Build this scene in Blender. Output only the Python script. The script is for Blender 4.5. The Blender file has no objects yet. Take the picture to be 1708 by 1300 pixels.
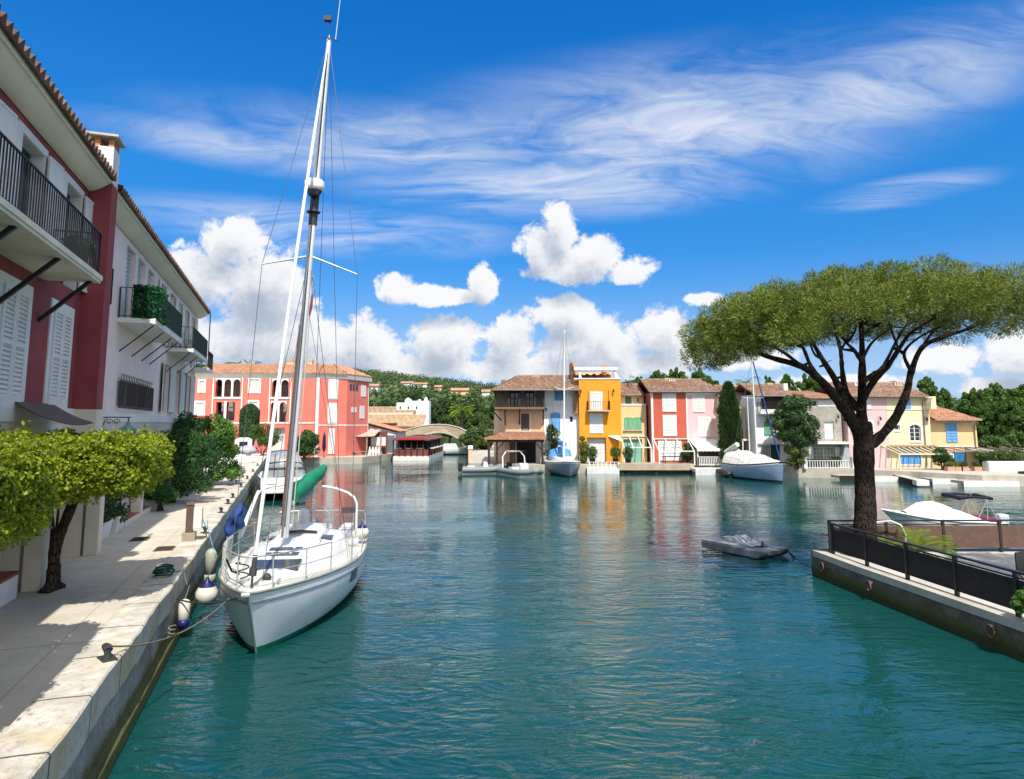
import bpy, math, random
import numpy as np
from mathutils import Vector, Matrix
random.seed(7); RNG = np.random.default_rng(7)
C = bpy.context.scene.collection
S = bpy.context.scene
R = math.radians
# ------------------------------------------------------------------ camera
F, CZ, TANP, HOR = 1100.0, 4.2, 0.116, 708.0          # focal (photo px), eye height, tan pitch, horizon row
PITCH = math.atan(TANP); VPP = HOR - F*TANP
cam = bpy.data.cameras.new('camera'); co = bpy.data.objects.new('camera', cam); C.objects.link(co)
co.location = (0, 0, CZ); co.rotation_euler = (R(90)+PITCH, 0, 0)
cam.sensor_fit = 'HORIZONTAL'; cam.sensor_width = 36; cam.lens = 36*F/1708
cam.shift_y = (VPP-650)/1708; cam.clip_start = .1; cam.clip_end = 9000
S.camera = co
CP, SP = math.cos(PITCH), math.sin(PITCH)
def ray(u, v):
    a = (u-854)/F; b = -(v-VPP)/F
    return Vector((a, CP-b*SP, SP+b*CP))
def at(u, v, Y):
    d = ray(u, v); return Vector((0, 0, CZ)) + d*(Y/d.y)
def gnd(u, v, z=0):
    d = ray(u, v); return Vector((0, 0, CZ)) + d*((z-CZ)/d.z)
QA = math.atan((486-854)/F)                              # bearing of the left quay
UX, UY = math.sin(QA), math.cos(QA)
def Q(s, p, z=0): return Vector((s*UX - p*UY, s*UY + p*UX, z))
QROT = math.atan2(UY, UX)
def sp(w): return (w.x*UX+w.y*UY, -w.x*UY+w.y*UX)
def qp(u, v, p):                                         # ray meets the plane p -> (s, z)
    d = ray(u, v); k = -d.x*UY + d.y*UX
    w = Vector((0, 0, CZ)) + d*(p/k); return sp(w)[0], w.z
# ------------------------------------------------------------------ light, sky
SUN_EL, SUN_AZ = 54.0, 13.0                              # sun behind the camera, 13 deg to the right
sd = Vector((math.sin(R(SUN_AZ))*math.cos(R(SUN_EL)), -math.cos(R(SUN_AZ))*math.cos(R(SUN_EL)), math.sin(R(SUN_EL))))
sl = bpy.data.lights.new('sun', 'SUN'); sl.energy = 4.9; sl.angle = R(.53); sl.color = (1, .95, .87)
so = bpy.data.objects.new('sun', sl); C.objects.link(so); so.rotation_euler = (-sd).to_track_quat('-Z', 'Y').to_euler(); so.location = (0, 0, 60)
S.view_settings.view_transform = 'Standard'; S.view_settings.look = 'None'; S.view_settings.exposure = 0.28; S.view_settings.gamma = 1
try:
    S.cycles.max_bounces = 8; S.cycles.transparent_max_bounces = 8; S.cycles.use_denoising = True
    S.cycles.sample_clamp_indirect = 6; S.cycles.caustics_reflective = False; S.cycles.caustics_refractive = False
except Exception: pass
W = bpy.data.worlds.new('World'); S.world = W; W.use_nodes = True
try: W.cycles.sampling_method = 'MANUAL'; W.cycles.sample_map_resolution = 256
except Exception: pass
class NT:
    def __init__(s, nt): s.nt = nt; s.n = nt.nodes; s.l = nt.links
    def new(s, t, **k):
        n = s.n.new(t)
        for a, b in k.items():
            if a == 'ins':
                for i, x in b.items():
                    if isinstance(x, bpy.types.NodeSocket): s.l.new(x, n.inputs[i])
                    else: n.inputs[i].default_value = x
            else: setattr(n, a, b)
        return n
    def math(s, op, a, b=0, c=None, clamp=False):
        i = {0: a, 1: b}
        if c is not None: i[2] = c
        n = s.new('ShaderNodeMath', operation=op, ins=i); n.use_clamp = clamp; return n.outputs[0]
    def vm(s, op, a, b=None, **k):
        n = s.new('ShaderNodeVectorMath', operation=op, ins={0: a} if b is None else {0: a, 1: b}); return n
    def mix(s, f, a, b, blend='MIX'):
        n = s.new('ShaderNodeMix', data_type='RGBA', blend_type=blend)
        for i, x in ((0, f), (6, a), (7, b)):
            if isinstance(x, bpy.types.NodeSocket): s.l.new(x, n.inputs[i])
            else: n.inputs[i].default_value = x if i == 0 else (*x[:3], 1)
        return n.outputs[2]
    def noise(s, vec, scale, detail=3, rough=.5, dist=0.0, typ='FBM'):
        return s.new('ShaderNodeTexNoise', noise_type=typ, ins={'Vector': vec, 'Scale': scale, 'Detail': detail, 'Roughness': rough, 'Distortion': dist}).outputs['Fac']
    def ss(s, x, a, b, c=0, d=1):
        return s.new('ShaderNodeMapRange', interpolation_type='SMOOTHSTEP', ins={0: x, 1: a, 2: b, 3: c, 4: d}).outputs[0]
def azel(u, v):
    d = ray(u, v).normalized(); return (math.atan2(d.x, d.y), math.asin(d.z))
def world():
    t = NT(W.node_tree); t.n.clear()
    sky = t.new('ShaderNodeTexSky', sky_type='NISHITA', sun_disc=False, sun_elevation=R(SUN_EL), sun_rotation=R(180-SUN_AZ),
                altitude=0, air_density=1.0, dust_density=0.0, ozone_density=4.0)
    tc = t.new('ShaderNodeTexCoord'); d = t.vm('NORMALIZE', tc.outputs['Generated']).outputs[0]
    xyz = t.new('ShaderNodeSeparateXYZ', ins={0: d})
    az = t.math('ARCTAN2', xyz.outputs[0], xyz.outputs[1]); el = t.math('ARCSINE', xyz.outputs[2])
    P = t.new('ShaderNodeCombineXYZ', ins={0: az, 1: el, 2: 0.0}).outputs[0]
    # deep polarised blue of a clear Mediterranean noon, paler but still blue at the horizon
    rp = t.new('ShaderNodeValToRGB', ins={0: t.math('MULTIPLY', el, 1.6)}); cr = rp.color_ramp
    for pos, c in ((.0, (.36, .64, 1.15)), (.16, (.38, .74, 1.12)), (.30, (.32, .88, 1.34)), (.58, (.20, 1.10, 1.76)), (.9, (.09, 1.05, 1.92))):
        e = cr.elements.new(pos); e.color = (c[0]/2, c[1]/2, c[2]/2, 1)
    cr.elements.remove(cr.elements[0]); cr.elements.remove(cr.elements[-1])
    hs = t.vm('SCALE', t.mix(1.0, sky.outputs[0], rp.outputs[0], 'MULTIPLY')); hs.inputs[3].default_value = 1.72
    # cumulus: a node group returning the field of a few puffs, called twice
    g = bpy.data.node_groups.new('cumulus', 'ShaderNodeTree')
    g.interface.new_socket('P', in_out='INPUT', socket_type='NodeSocketVector'); g.interface.new_socket('D', in_out='OUTPUT', socket_type='NodeSocketFloat')
    k = NT(g); gi = k.new('NodeGroupInput').outputs[0]; go = k.new('NodeGroupOutput')
    blobs = [(936, 388, 34, 56), (903, 412, 46, 40), (985, 432, 60, 42), (1052, 456, 50, 30), (935, 452, 74, 26),
             (392, 402, 56, 56), (345, 468, 74, 58), (440, 482, 84, 74), (290, 482, 52, 66), (515, 580, 108, 62), (612, 575, 66, 54), (420, 562, 110, 56), (320, 560, 70, 50),
             (660, 482, 36, 30), (722, 494, 74, 19), (806, 474, 28, 42), (768, 495, 40, 14),
             (745, 574, 80, 46), (850, 574, 56, 52), (935, 524, 64, 34), (1000, 580, 130, 56), (1105, 556, 72, 48), (720, 614, 120, 24), (880, 616, 140, 26), (1080, 606, 110, 26), (600, 626, 110, 18),
             (1180, 500, 40, 14), (1250, 596, 90, 26), (1560, 602, 90, 34), (1700, 588, 66, 52), (1830, 560, 120, 60), (150, 520, 160, 90), (1760, 648, 240, 28), (1400, 640, 160, 18), (-100, 480, 180, 90), (2050, 520, 180, 80)]
    wp = k.vm('ADD', gi, k.vm('MULTIPLY', k.new('ShaderNodeTexNoise', ins={'Vector': gi, 'Scale': 22, 'Detail': 1}).outputs['Color'], (.022, .022, .022)).outputs[0]).outputs[0]
    n1 = k.noise(k.vm('MULTIPLY', wp, (1, 1.3, 1)).outputs[0], 13, 6, .6)
    n2 = k.math('ABSOLUTE', k.math('SUBTRACT', k.noise(wp, 30, 5, .6), .5))
    f = None
    for (u, v, a, b) in blobs:
        c = azel(u, v); c2 = azel(u+a, v); c3 = azel(u, v-b)
        q = k.vm('MULTIPLY', k.vm('SUBTRACT', gi, (c[0], c[1], 0)).outputs[0], (1/max(.01, abs(c2[0]-c[0])), 1/max(.01, abs(c3[1]-c[1])), 0)).outputs[0]
        L = k.vm('LENGTH', q).outputs['Value']
        f = L if f is None else k.math('MINIMUM', f, L)
    fld = k.math('SUBTRACT', 1.04, f)
    fld = k.math('ADD', fld, k.math('MULTIPLY', k.math('SUBTRACT', n1, .5), 1.9))
    fld = k.math('ADD', fld, k.math('MULTIPLY', k.math('SUBTRACT', n2, .09), 1.5))
    k.l.new(fld, go.inputs[0])
    def cum(vec): return t.new('ShaderNodeGroup', node_tree=g, ins={0: vec}).outputs[0]
    D0 = cum(P); D1 = cum(t.vm('ADD', P, (.012, .035, 0)).outputs[0])
    a0 = t.math('MULTIPLY', t.ss(D0, -.04, .31), .97)
    shade = t.math('MULTIPLY', t.ss(D1, -.2, 1.15), .95)
    ccol = t.mix(shade, (1.0, 1.0, 1.01), (.42, .50, .63))
    # cirrus streaks on a plane high above, wind from the west
    iz = t.math('DIVIDE', 1.0, t.math('MAXIMUM', t.math('ADD', xyz.outputs[2], .12), .05))
    pl = t.new('ShaderNodeCombineXYZ', ins={0: t.math('MULTIPLY', xyz.outputs[0], iz), 1: t.math('MULTIPLY', xyz.outputs[1], iz), 2: 0.0}).outputs[0]
    rot = t.new('ShaderNodeMapping', vector_type='POINT', ins={0: pl, 2: (0, 0, R(-12)), 3: (.8, 1.55, 1)}).outputs[0]
    wob = t.vm('ADD', rot, t.vm('MULTIPLY', t.new('ShaderNodeTexNoise', ins={'Vector': rot, 'Scale': 1.3, 'Detail': 3}).outputs['Color'], (1.1, 1.0, 0)).outputs[0]).outputs[0]
    s1 = t.noise(wob, 1.6, 7, .68)
    s2 = t.noise(t.vm('MULTIPLY', wob, (.7, 1.7, 1)).outputs[0], 3.4, 4, .65)
    band = None
    for (u, v, a, b) in [(1120, 215, 560, 140), (720, 240, 420, 70), (1500, 130, 380, 100), (560, 385, 330, 45), (950, 310, 430, 60), (1500, 320, 170, 26), (430, 250, 260, 40)]:
        c = azel(u, v); c2 = azel(u+a, v); c3 = azel(u, v-b)
        L = t.vm('LENGTH', t.vm('MULTIPLY', t.vm('SUBTRACT', P, (c[0], c[1], 0)).outputs[0], (1/abs(c2[0]-c[0]), 1/abs(c3[1]-c[1]), 0)).outputs[0]).outputs['Value']
        e = t.ss(L, 1.25, .1)
        band = e if band is None else t.math('MAXIMUM', band, e)
    ci = t.math('ADD', t.math('MULTIPLY', s1, .6), t.math('MULTIPLY', s2, .4))
    ca = t.math('MULTIPLY', t.ss(ci, .33, .70), band)
    ca = t.math('MULTIPLY', ca, .95)
    base = t.mix(ca, hs.outputs[0], (7.0, 7.3, 7.9))
    cc = t.vm('SCALE', ccol); cc.inputs[3].default_value = 8.0
    base = t.mix(t.math('MULTIPLY', t.ss(el, .26, .0), .38), base, (7.0, 7.6, 8.4))       # thin bright veil low over the horizon
    col = t.mix(a0, base, cc.outputs[0])
    # broken white cloud added behind and above the view as unseen neutral fill light
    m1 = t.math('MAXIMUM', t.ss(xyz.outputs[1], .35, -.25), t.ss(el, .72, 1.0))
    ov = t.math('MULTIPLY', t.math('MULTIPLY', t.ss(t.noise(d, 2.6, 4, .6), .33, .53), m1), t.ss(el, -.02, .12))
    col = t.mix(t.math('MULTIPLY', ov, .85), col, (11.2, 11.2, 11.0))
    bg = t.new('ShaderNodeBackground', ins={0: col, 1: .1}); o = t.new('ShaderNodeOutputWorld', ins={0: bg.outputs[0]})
world()
# ------------------------------------------------------------------ materials
MATS = {}
def M(name, col, rough=.8, var=.12, scale=2.0, bump=0.0, bscale=30, metal=0, stain=0.0, col2=None, spec=.35, speck=0.0):
    if name in MATS: return MATS[name]
    m = bpy.data.materials.new(name); m.use_nodes = True; t = NT(m.node_tree); t.n.clear()
    tc = t.new('ShaderNodeTexCoord').outputs['Object']
    n = t.ss(t.noise(tc, scale, 5, .6), .28, .72)
    a = tuple(max(0, c*(1-var)) for c in col) if col2 is None else col
    b = tuple(c*(1+var) for c in col) if col2 is None else col2
    c = t.mix(n, a, b)
    if stain:
        mp = t.new('ShaderNodeMapping', ins={0: tc, 3: (1.6, 1.6, .22)}).outputs[0]
        c = t.mix(t.math('MULTIPLY', t.ss(t.noise(mp, 2.2, 6, .65), .5, .78), stain), c, tuple(x*.5 for x in col))
    if speck:
        c = t.mix(t.math('MULTIPLY', t.ss(t.noise(tc, 60, 2, .5), .45, .7), speck), c, tuple(x*.55 for x in col))
    bs = t.new('ShaderNodeBsdfPrincipled', ins={'Base Color': c, 'Roughness': rough, 'Metallic': metal, 'Specular IOR Level': spec})
    if bump:
        bn = t.new('ShaderNodeBump', ins={'Strength': bump, 'Distance': .02, 'Height': t.noise(tc, bscale, 5, .65)}); t.l.new(bn.outputs[0], bs.inputs['Normal'])
    t.new('ShaderNodeOutputMaterial', ins={0: bs.outputs[0]}); MATS[name] = m; return m
def leafmat(name, c1, c2, trans=.3, rough=.5, big=.6):
    if name in MATS: return MATS[name]
    m = bpy.data.materials.new(name); m.use_nodes = True; t = NT(m.node_tree); t.n.clear()
    r = t.new('ShaderNodeNewGeometry').outputs['Random Per Island']
    tc = t.new('ShaderNodeTexCoord').outputs['Object']
    f = t.math('ADD', t.math('MULTIPLY', r, .6), t.math('MULTIPLY', t.ss(t.noise(tc, big, 3, .6), .3, .7), .4))
    c = t.mix(f, c1, c2)
    bs = t.new('ShaderNodeBsdfPrincipled', ins={'Base Color': c, 'Roughness': rough, 'Specular IOR Level': .3})
    tr = t.new('ShaderNodeBsdfTranslucent', ins={0: t.mix(.25, c, (c2[0]*1.4, c2[1]*1.4, c2[2]*.5))})
    mx = t.new('ShaderNodeMixShader', ins={0: trans, 1: bs.outputs[0], 2: tr.outputs[0]})
    t.new('ShaderNodeOutputMaterial', ins={0: mx.outputs[0]}); MATS[name] = m; return m
def tilemat(name, c1, c2, c3, row=.34, colw=.22):
    if name in MATS: return MATS[name]
    m = bpy.data.materials.new(name); m.use_nodes = True; t = NT(m.node_tree); t.n.clear()
    tc = t.new('ShaderNodeTexCoord').outputs['Object']
    v = t.new('ShaderNodeTexVoronoi', feature='F1', ins={'Vector': tc, 'Scale': 3.4}).outputs['Color']
    vs = t.new('ShaderNodeSeparateXYZ', ins={0: v}).outputs
    c = t.mix(vs[0], c1, c2); c = t.mix(t.math('MULTIPLY', t.ss(vs[1], .62, .95), .55), c, c3)
    c = t.mix(t.math('MULTIPLY', t.ss(t.noise(tc, .9, 5, .7), .45, .75), .55), c, tuple(x*.55 for x in c1))
    bs = t.new('ShaderNodeBsdfPrincipled', ins={'Base Color': c, 'Roughness': .9, 'Specular IOR Level': .2})
    bn = t.new('ShaderNodeBump', ins={'Strength': .4, 'Distance': .02, 'Height': t.noise(tc, 25, 4, .6)}); t.l.new(bn.outputs[0], bs.inputs['Normal'])
    t.new('ShaderNodeOutputMaterial', ins={0: bs.outputs[0]}); MATS[name] = m; return m
def stonemat(name, c1, c2, mortar, scale=2.2, bump=.7, stretch=(1, 1, 1.7)):
    if name in MATS: return MATS[name]
    m = bpy.data.materials.new(name); m.use_nodes = True; t = NT(m.node_tree); t.n.clear()
    tc = t.new('ShaderNodeTexCoord').outputs['Object']
    mp = t.vm('ADD', t.new('ShaderNodeMapping', ins={0: tc, 3: stretch}).outputs[0], t.vm('MULTIPLY', t.new('ShaderNodeTexNoise', ins={'Vector': tc, 'Scale': 3, 'Detail': 2}).outputs['Color'], (.25, .25, .25)).outputs[0]).outputs[0]
    v = t.new('ShaderNodeTexVoronoi', feature='F1', ins={'Vector': mp, 'Scale': scale}).outputs['Color']
    e = t.new('ShaderNodeTexVoronoi', feature='DISTANCE_TO_EDGE', ins={'Vector': mp, 'Scale': scale}).outputs[0]
    vs = t.new('ShaderNodeSeparateXYZ', ins={0: v}).outputs
    c = t.mix(vs[0], c1, c2); c = t.mix(t.math('MULTIPLY', t.noise(tc, 9, 5, .7), .5), c, tuple(x*.6 for x in c1))
    ed = t.ss(e, .015, .06); c = t.mix(ed, mortar, c)
    bs = t.new('ShaderNodeBsdfPrincipled', ins={'Base Color': c, 'Roughness': .9, 'Specular IOR Level': .2})
    h = t.math('ADD', ed, t.math('MULTIPLY', t.noise(tc, 20, 5, .7), .6))
    bn = t.new('ShaderNodeBump', ins={'Strength': bump, 'Distance': .03, 'Height': h}); t.l.new(bn.outputs[0], bs.inputs['Normal'])
    t.new('ShaderNodeOutputMaterial', ins={0: bs.outputs[0]}); MATS[name] = m; return m
WHITE = M('white_paint', (.68, .67, .645), .6, .06, 1.5, stain=.12)
GREYW = M('grey_white_paint', (.62, .62, .60), .6, .08, 1.5, stain=.2)
GLASS = M('window_glass', (.018, .024, .028), .06, .3, .8, spec=.8)
PLEX = M('smoked_glass', (.05, .06, .075), .15, .2, 1, spec=.7)
BLACK = M('black_iron', (.018, .018, .02), .5, .2, 5)
DGREEN = M('dark_green_paint', (.012, .055, .045), .45, .2, 3)
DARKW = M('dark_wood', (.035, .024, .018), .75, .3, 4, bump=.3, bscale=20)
STEEL = M('stainless_steel', (.55, .56, .57), .3, .08, 3, metal=.5)
ALU = M('mast_aluminium', (.62, .63, .64), .45, .1, 1.2, metal=.2)
GEL = M('white_gelcoat', (.68, .68, .665), .25, .04, 1.2, spec=.5, stain=.1)
ROPE = M('mooring_rope', (.17, .15, .12), .95, .25, 30, bump=.5, bscale=80)
RUBBER = M('black_rubber', (.02, .02, .022), .6, .2, 4)
TERRA = M('terracotta', (.46, .20, .10), .85, .15, 5)
SOIL = M('soil', (.05, .035, .025), .95, .3, 6)
TILE = tilemat('roof_tiles', (.36, .16, .09), (.48, .27, .16), (.52, .40, .29))
TILED = tilemat('weathered_roof_tiles', (.24, .13, .085), (.34, .21, .14), (.42, .34, .26))
TILEO = tilemat('orange_roof_tiles', (.40, .18, .105), (.48, .27, .16), (.52, .39, .27))
# ------------------------------------------------------------------ mesh builder
class MB:
    def __init__(s): s.v = []; s.f = []; s.s = []
    def add(s, vs, fs, sm=False):
        o = len(s.v); s.v += [tuple(x) for x in vs]; s.f += [tuple(o+i for i in f) for f in fs]; s.s += [sm]*len(fs); return s
    def quad(s, a, b, c, d): return s.add([a, b, c, d], [(0, 1, 2, 3)])
    def box(s, x0, x1, y0, y1, z0, z1):
        if x1 < x0: x0, x1 = x1, x0
        if y1 < y0: y0, y1 = y1, y0
        if z1 < z0: z0, z1 = z1, z0
        return s.add([(x0, y0, z0), (x1, y0, z0), (x1, y1, z0), (x0, y1, z0), (x0, y0, z1), (x1, y0, z1), (x1, y1, z1), (x0, y1, z1)],
                     [(0, 3, 2, 1), (4, 5, 6, 7), (0, 1, 5, 4), (1, 2, 6, 5), (2, 3, 7, 6), (3, 0, 4, 7)])
    def prism(s, pts, z0, z1):
        n = len(pts); ar = sum(pts[i][0]*pts[(i+1) % n][1]-pts[(i+1) % n][0]*pts[i][1] for i in range(n))
        if ar < 0: pts = pts[::-1]
        return s.add([(x, y, z0) for x, y in pts]+[(x, y, z1) for x, y in pts],
                     [tuple(range(n))[::-1], tuple(range(n, 2*n))]+[(i, (i+1) % n, n+(i+1) % n, n+i) for i in range(n)])
    def ext(s, pts, d, axis='y'):       # polygon in (x,z) pushed along y (or in (y,z) along x) from d[0] to d[1]
        n = len(pts); mk = (lambda p, q: (p[0], q, p[1])) if axis == 'y' else (lambda p, q: (q, p[0], p[1]))
        return s.add([mk(p, d[0]) for p in pts]+[mk(p, d[1]) for p in pts],
                     [tuple(range(n)), tuple(range(n, 2*n))[::-1]]+[(i, n+i, n+(i+1) % n, (i+1) % n) for i in range(n)])
    def tube(s, path, r, n=8, caps=True, flat=1.0):
        P = [Vector(p) for p in path]; rs = r if isinstance(r, (list, tuple)) else [r]*len(P)
        if len(P) < 2: return s
        up = Vector((0, 0, 1)); vs = []; pa = None
        for i, p in enumerate(P):
            t = (P[min(i+1, len(P)-1)]-P[max(i-1, 0)])
            if t.length < 1e-9: t = Vector((0, 0, 1))
            t.normalize()
            if pa is None: a = t.cross(up if abs(t.z) < .9 else Vector((1, 0, 0)))
            else: a = pa - t*pa.dot(t)
            a.normalize(); pa = a; b = t.cross(a)
            for j in range(n):
                q = 2*math.pi*j/n; vs.append(p+(a*math.cos(q)+b*math.sin(q)*flat)*rs[i])
        m = len(P); s.add(vs, [(i*n+j, i*n+(j+1) % n, (i+1)*n+(j+1) % n, (i+1)*n+j) for i in range(m-1) for j in range(n)], n > 4)
        if caps:
            s.add(vs[:n], [tuple(range(n))[::-1]]); s.add(vs[-n:], [tuple(range(n))])
        return s
    def bar(s, a, b, w, h=None):
        a, b = Vector(a), Vector(b); t = (b-a).normalized(); h = h or w
        x = t.cross(Vector((0, 0, 1)) if abs(t.z) < .95 else Vector((0, 1, 0))).normalized(); y = x.cross(t)
        x *= w/2; y *= h/2
        return s.add([a-x-y, a+x-y, a+x+y, a-x+y, b-x-y, b+x-y, b+x+y, b-x+y],
                     [(0, 1, 2, 3), (7, 6, 5, 4), (0, 4, 5, 1), (1, 5, 6, 2), (2, 6, 7, 3), (3, 7, 4, 0)])
    def lathe(s, prof, c=(0, 0, 0), n=14):
        vs = [(c[0]+r*math.cos(2*math.pi*j/n), c[1]+r*math.sin(2*math.pi*j/n), c[2]+z) for r, z in prof for j in range(n)]
        m = len(prof); s.add(vs, [(i*n+j, i*n+(j+1) % n, (i+1)*n+(j+1) % n, (i+1)*n+j) for i in range(m-1) for j in range(n)], True)
        s.add(vs[:n], [tuple(range(n))[::-1]]); s.add(vs[-n:], [tuple(range(n))]); return s
    def grid(s, P, sm=True, close=False):
        m, n = len(P), len(P[0]); k = n if close else n-1
        return s.add([p for r in P for p in r], [(i*n+j, i*n+(j+1) % n, (i+1)*n+(j+1) % n, (i+1)*n+j) for i in range(m-1) for j in range(k)], sm)
    def ell(s, c, r, n=12, m=7):
        return s.lathe_e(c, r, n, m)
    def lathe_e(s, c, r, n, m):
        P = []
        for i in range(m+1):
            q = -math.pi/2+math.pi*i/m
            P.append([(c[0]+r[0]*math.cos(q)*math.cos(2*math.pi*j/n), c[1]+r[1]*math.cos(q)*math.sin(2*math.pi*j/n), c[2]+r[2]*math.sin(q)) for j in range(n)])
        return s.grid(P, True, True)
    def xf(s, mat):
        s.v = [tuple(mat @ Vector(v)) for v in s.v]; return s
    def build(s, name, mat, parent=None, bevel=0, label=None):
        me = bpy.data.meshes.new(name); me.from_pydata(s.v, [], s.f); me.materials.append(mat)
        me.polygons.foreach_set('use_smooth', s.s); me.validate(); me.update()
        o = bpy.data.objects.new(name, me); C.objects.link(o)
        if parent: o.parent = parent
        if bevel:
            b = o.modifiers.new('bevel', 'BEVEL'); b.width = bevel; b.segments = 2; b.limit_method = 'ANGLE'
        if label: o['label'] = label
        return o
def tag(o, label=None, cat=None, group=None, kind=None):
    if label: o['label'] = label
    if cat: o['category'] = cat
    if group: o['group'] = group
    if kind: o['kind'] = kind
    return o
def thing(name, label, cat, loc=(0, 0, 0), rz=0, group=None):
    o = bpy.data.objects.new(name, None); C.objects.link(o); o.empty_display_size = .2
    o.location = loc; o.rotation_euler = (0, 0, rz); return tag(o, label, cat, group)
def dup(root, loc, rz, label, group=None, scale=None):
    r = root.copy(); C.objects.link(r); r.location = loc; r.rotation_euler = (0, 0, rz); r['label'] = label
    if group: r['group'] = group
    if scale: r.scale = scale
    for ch in list(root.children):
        c = ch.copy(); C.objects.link(c); c.parent = r
        for gch in ch.children:
            d = gch.copy(); C.objects.link(d); d.parent = c
    return r
def cloud(name, pts, nrm, sx, sy, mat, parent=None, along=None, jit=.6, seed=1):
    """many leaf-sized quads: centres pts, outward directions nrm, half sizes sx (length) and sy"""
    r = np.random.default_rng(seed); n = len(pts); pts = np.asarray(pts, float)
    d = np.asarray(nrm, float)+r.normal(0, jit, (n, 3)); d /= np.linalg.norm(d, axis=1, keepdims=True)+1e-9
    q = r.normal(0, 1, (n, 3)); b = np.cross(d, q); b /= np.linalg.norm(b, axis=1, keepdims=True)+1e-9
    a = d if along else np.cross(d, b)
    s = r.uniform(.65, 1.25, (n, 1))
    a = a*sx*s; b = b*sy*s
    if along: V = np.stack([pts-b*.6, pts+b*.6, pts+a*2+b*.25, pts+a*2-b*.25], 1)
    else: V = np.stack([pts-a, pts-b, pts+a, pts+b], 1)
    me = bpy.data.meshes.new(name); me.vertices.add(4*n); me.vertices.foreach_set('co', V.reshape(-1))
    me.loops.add(4*n); me.loops.foreach_set('vertex_index', np.arange(4*n)); me.polygons.add(n)
    me.polygons.foreach_set('loop_start', np.arange(n)*4); me.polygons.foreach_set('loop_total', np.full(n, 4))
    me.materials.append(mat); me.update(); me.validate()
    o = bpy.data.objects.new(name, me); C.objects.link(o)
    if parent: o.parent = parent
    return o
def shell(c, r, n, rng, lo=.55):
    d = rng.normal(0, 1, (n, 3)); d /= np.linalg.norm(d, axis=1, keepdims=True)
    k = lo+(1-lo)*rng.random((n, 1))**.6
    return np.asarray(c)+d*np.asarray(r)*k, d
# ================================================================== setting: water, land, quays, hills
def water():
    m = bpy.data.materials.new('canal_water'); m.use_nodes = True; t = NT(m.node_tree); t.n.clear()
    tc = t.new('ShaderNodeTexCoord').outputs['Object']
    a = t.new('ShaderNodeMapping', ins={0: tc, 2: (0, 0, R(14)), 3: (.62, 1.45, 1)}).outputs[0]
    wv = t.vm('ADD', a, t.vm('MULTIPLY', t.new('ShaderNodeTexNoise', ins={'Vector': a, 'Scale': .7, 'Detail': 2}).outputs['Color'], (1.2, 1.2, 0)).outputs[0]).outputs[0]
    h1 = t.math('SUBTRACT', 1.0, t.math('MULTIPLY', t.math('ABSOLUTE', t.math('SUBTRACT', t.noise(wv, 1.9, 2.5, .5), .5)), 2.6))
    h2 = t.noise(wv, 7.0, 3, .55)
    h3 = t.noise(a, .55, 2, .5)
    gust = t.ss(t.noise(t.vm('MULTIPLY', tc, (.6, 1.3, 1)).outputs[0], .12, 4, .6), .38, .62, .40, 1.25)
    h = t.math('ADD', t.math('MULTIPLY', t.math('ADD', t.math('MULTIPLY', h1, 1.0), t.math('MULTIPLY', h2, .48)), gust), t.math('MULTIPLY', h3, 1.0))
    yy = t.new('ShaderNodeSeparateXYZ', ins={0: tc}).outputs[1]
    h = t.math('MULTIPLY', h, t.ss(yy, 13, 40, 1.0, .26))        # sheltered, calmer water towards the houses
    bn = t.new('ShaderNodeBump', ins={'Strength': 1.0, 'Distance': .037, 'Height': h})
    c = t.mix(t.ss(t.noise(tc, .06, 3, .5), .3, .7), (.003, .044, .041), (.005, .066, .064))
    bs = t.new('ShaderNodeBsdfPrincipled', ins={'Base Color': c, 'Roughness': .02, 'IOR': 1.42, 'Specular IOR Level': .5, 'Normal': bn.outputs[0]})
    t.new('ShaderNodeOutputMaterial', ins={0: bs.outputs[0]})
    mb = MB(); mb.quad((-900, -300, 0), (900, -300, 0), (900, 400, 0), (-900, 400, 0))
    tag(mb.build('water', m), kind='structure')
water()
def pavemat():                                      # pale concrete in big bays, patched and stained
    m = bpy.data.materials.new('pale_paving'); m.use_nodes = True; t = NT(m.node_tree); t.n.clear()
    tc = t.new('ShaderNodeTexCoord').outputs['Object']; xyz = t.new('ShaderNodeSeparateXYZ', ins={0: tc}).outputs
    c = t.mix(t.ss(t.noise(tc, .9, 6, .65), .3, .7), (.48, .425, .335), (.60, .545, .44)); c = t.mix(t.math('MULTIPLY', t.ss(t.noise(tc, 2.7, 6, .7), .52, .75), .45), c, (.33, .29, .23))
    c = t.mix(t.math('MULTIPLY', t.ss(t.noise(tc, 70, 2, .5), .48, .7), .3), c, (.34, .30, .24))
    f = lambda x, k: t.ss(t.math('ABSOLUTE', t.math('SUBTRACT', t.math('FRACT', t.math('MULTIPLY', x, k)), .5)), .0015, .006)
    j = t.math('MINIMUM', f(xyz[0], .31), f(xyz[1], .5)); c = t.mix(j, (.30, .265, .21), c)
    bs = t.new('ShaderNodeBsdfPrincipled', ins={'Base Color': c, 'Roughness': .92, 'Specular IOR Level': .2})
    t.l.new(t.new('ShaderNodeBump', ins={'Strength': .3, 'Distance': .02, 'Height': t.noise(tc, 18, 5, .7)}).outputs[0], bs.inputs['Normal']); t.new('ShaderNodeOutputMaterial', ins={0: bs.outputs[0]}); return m
PAVE = pavemat()
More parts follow.
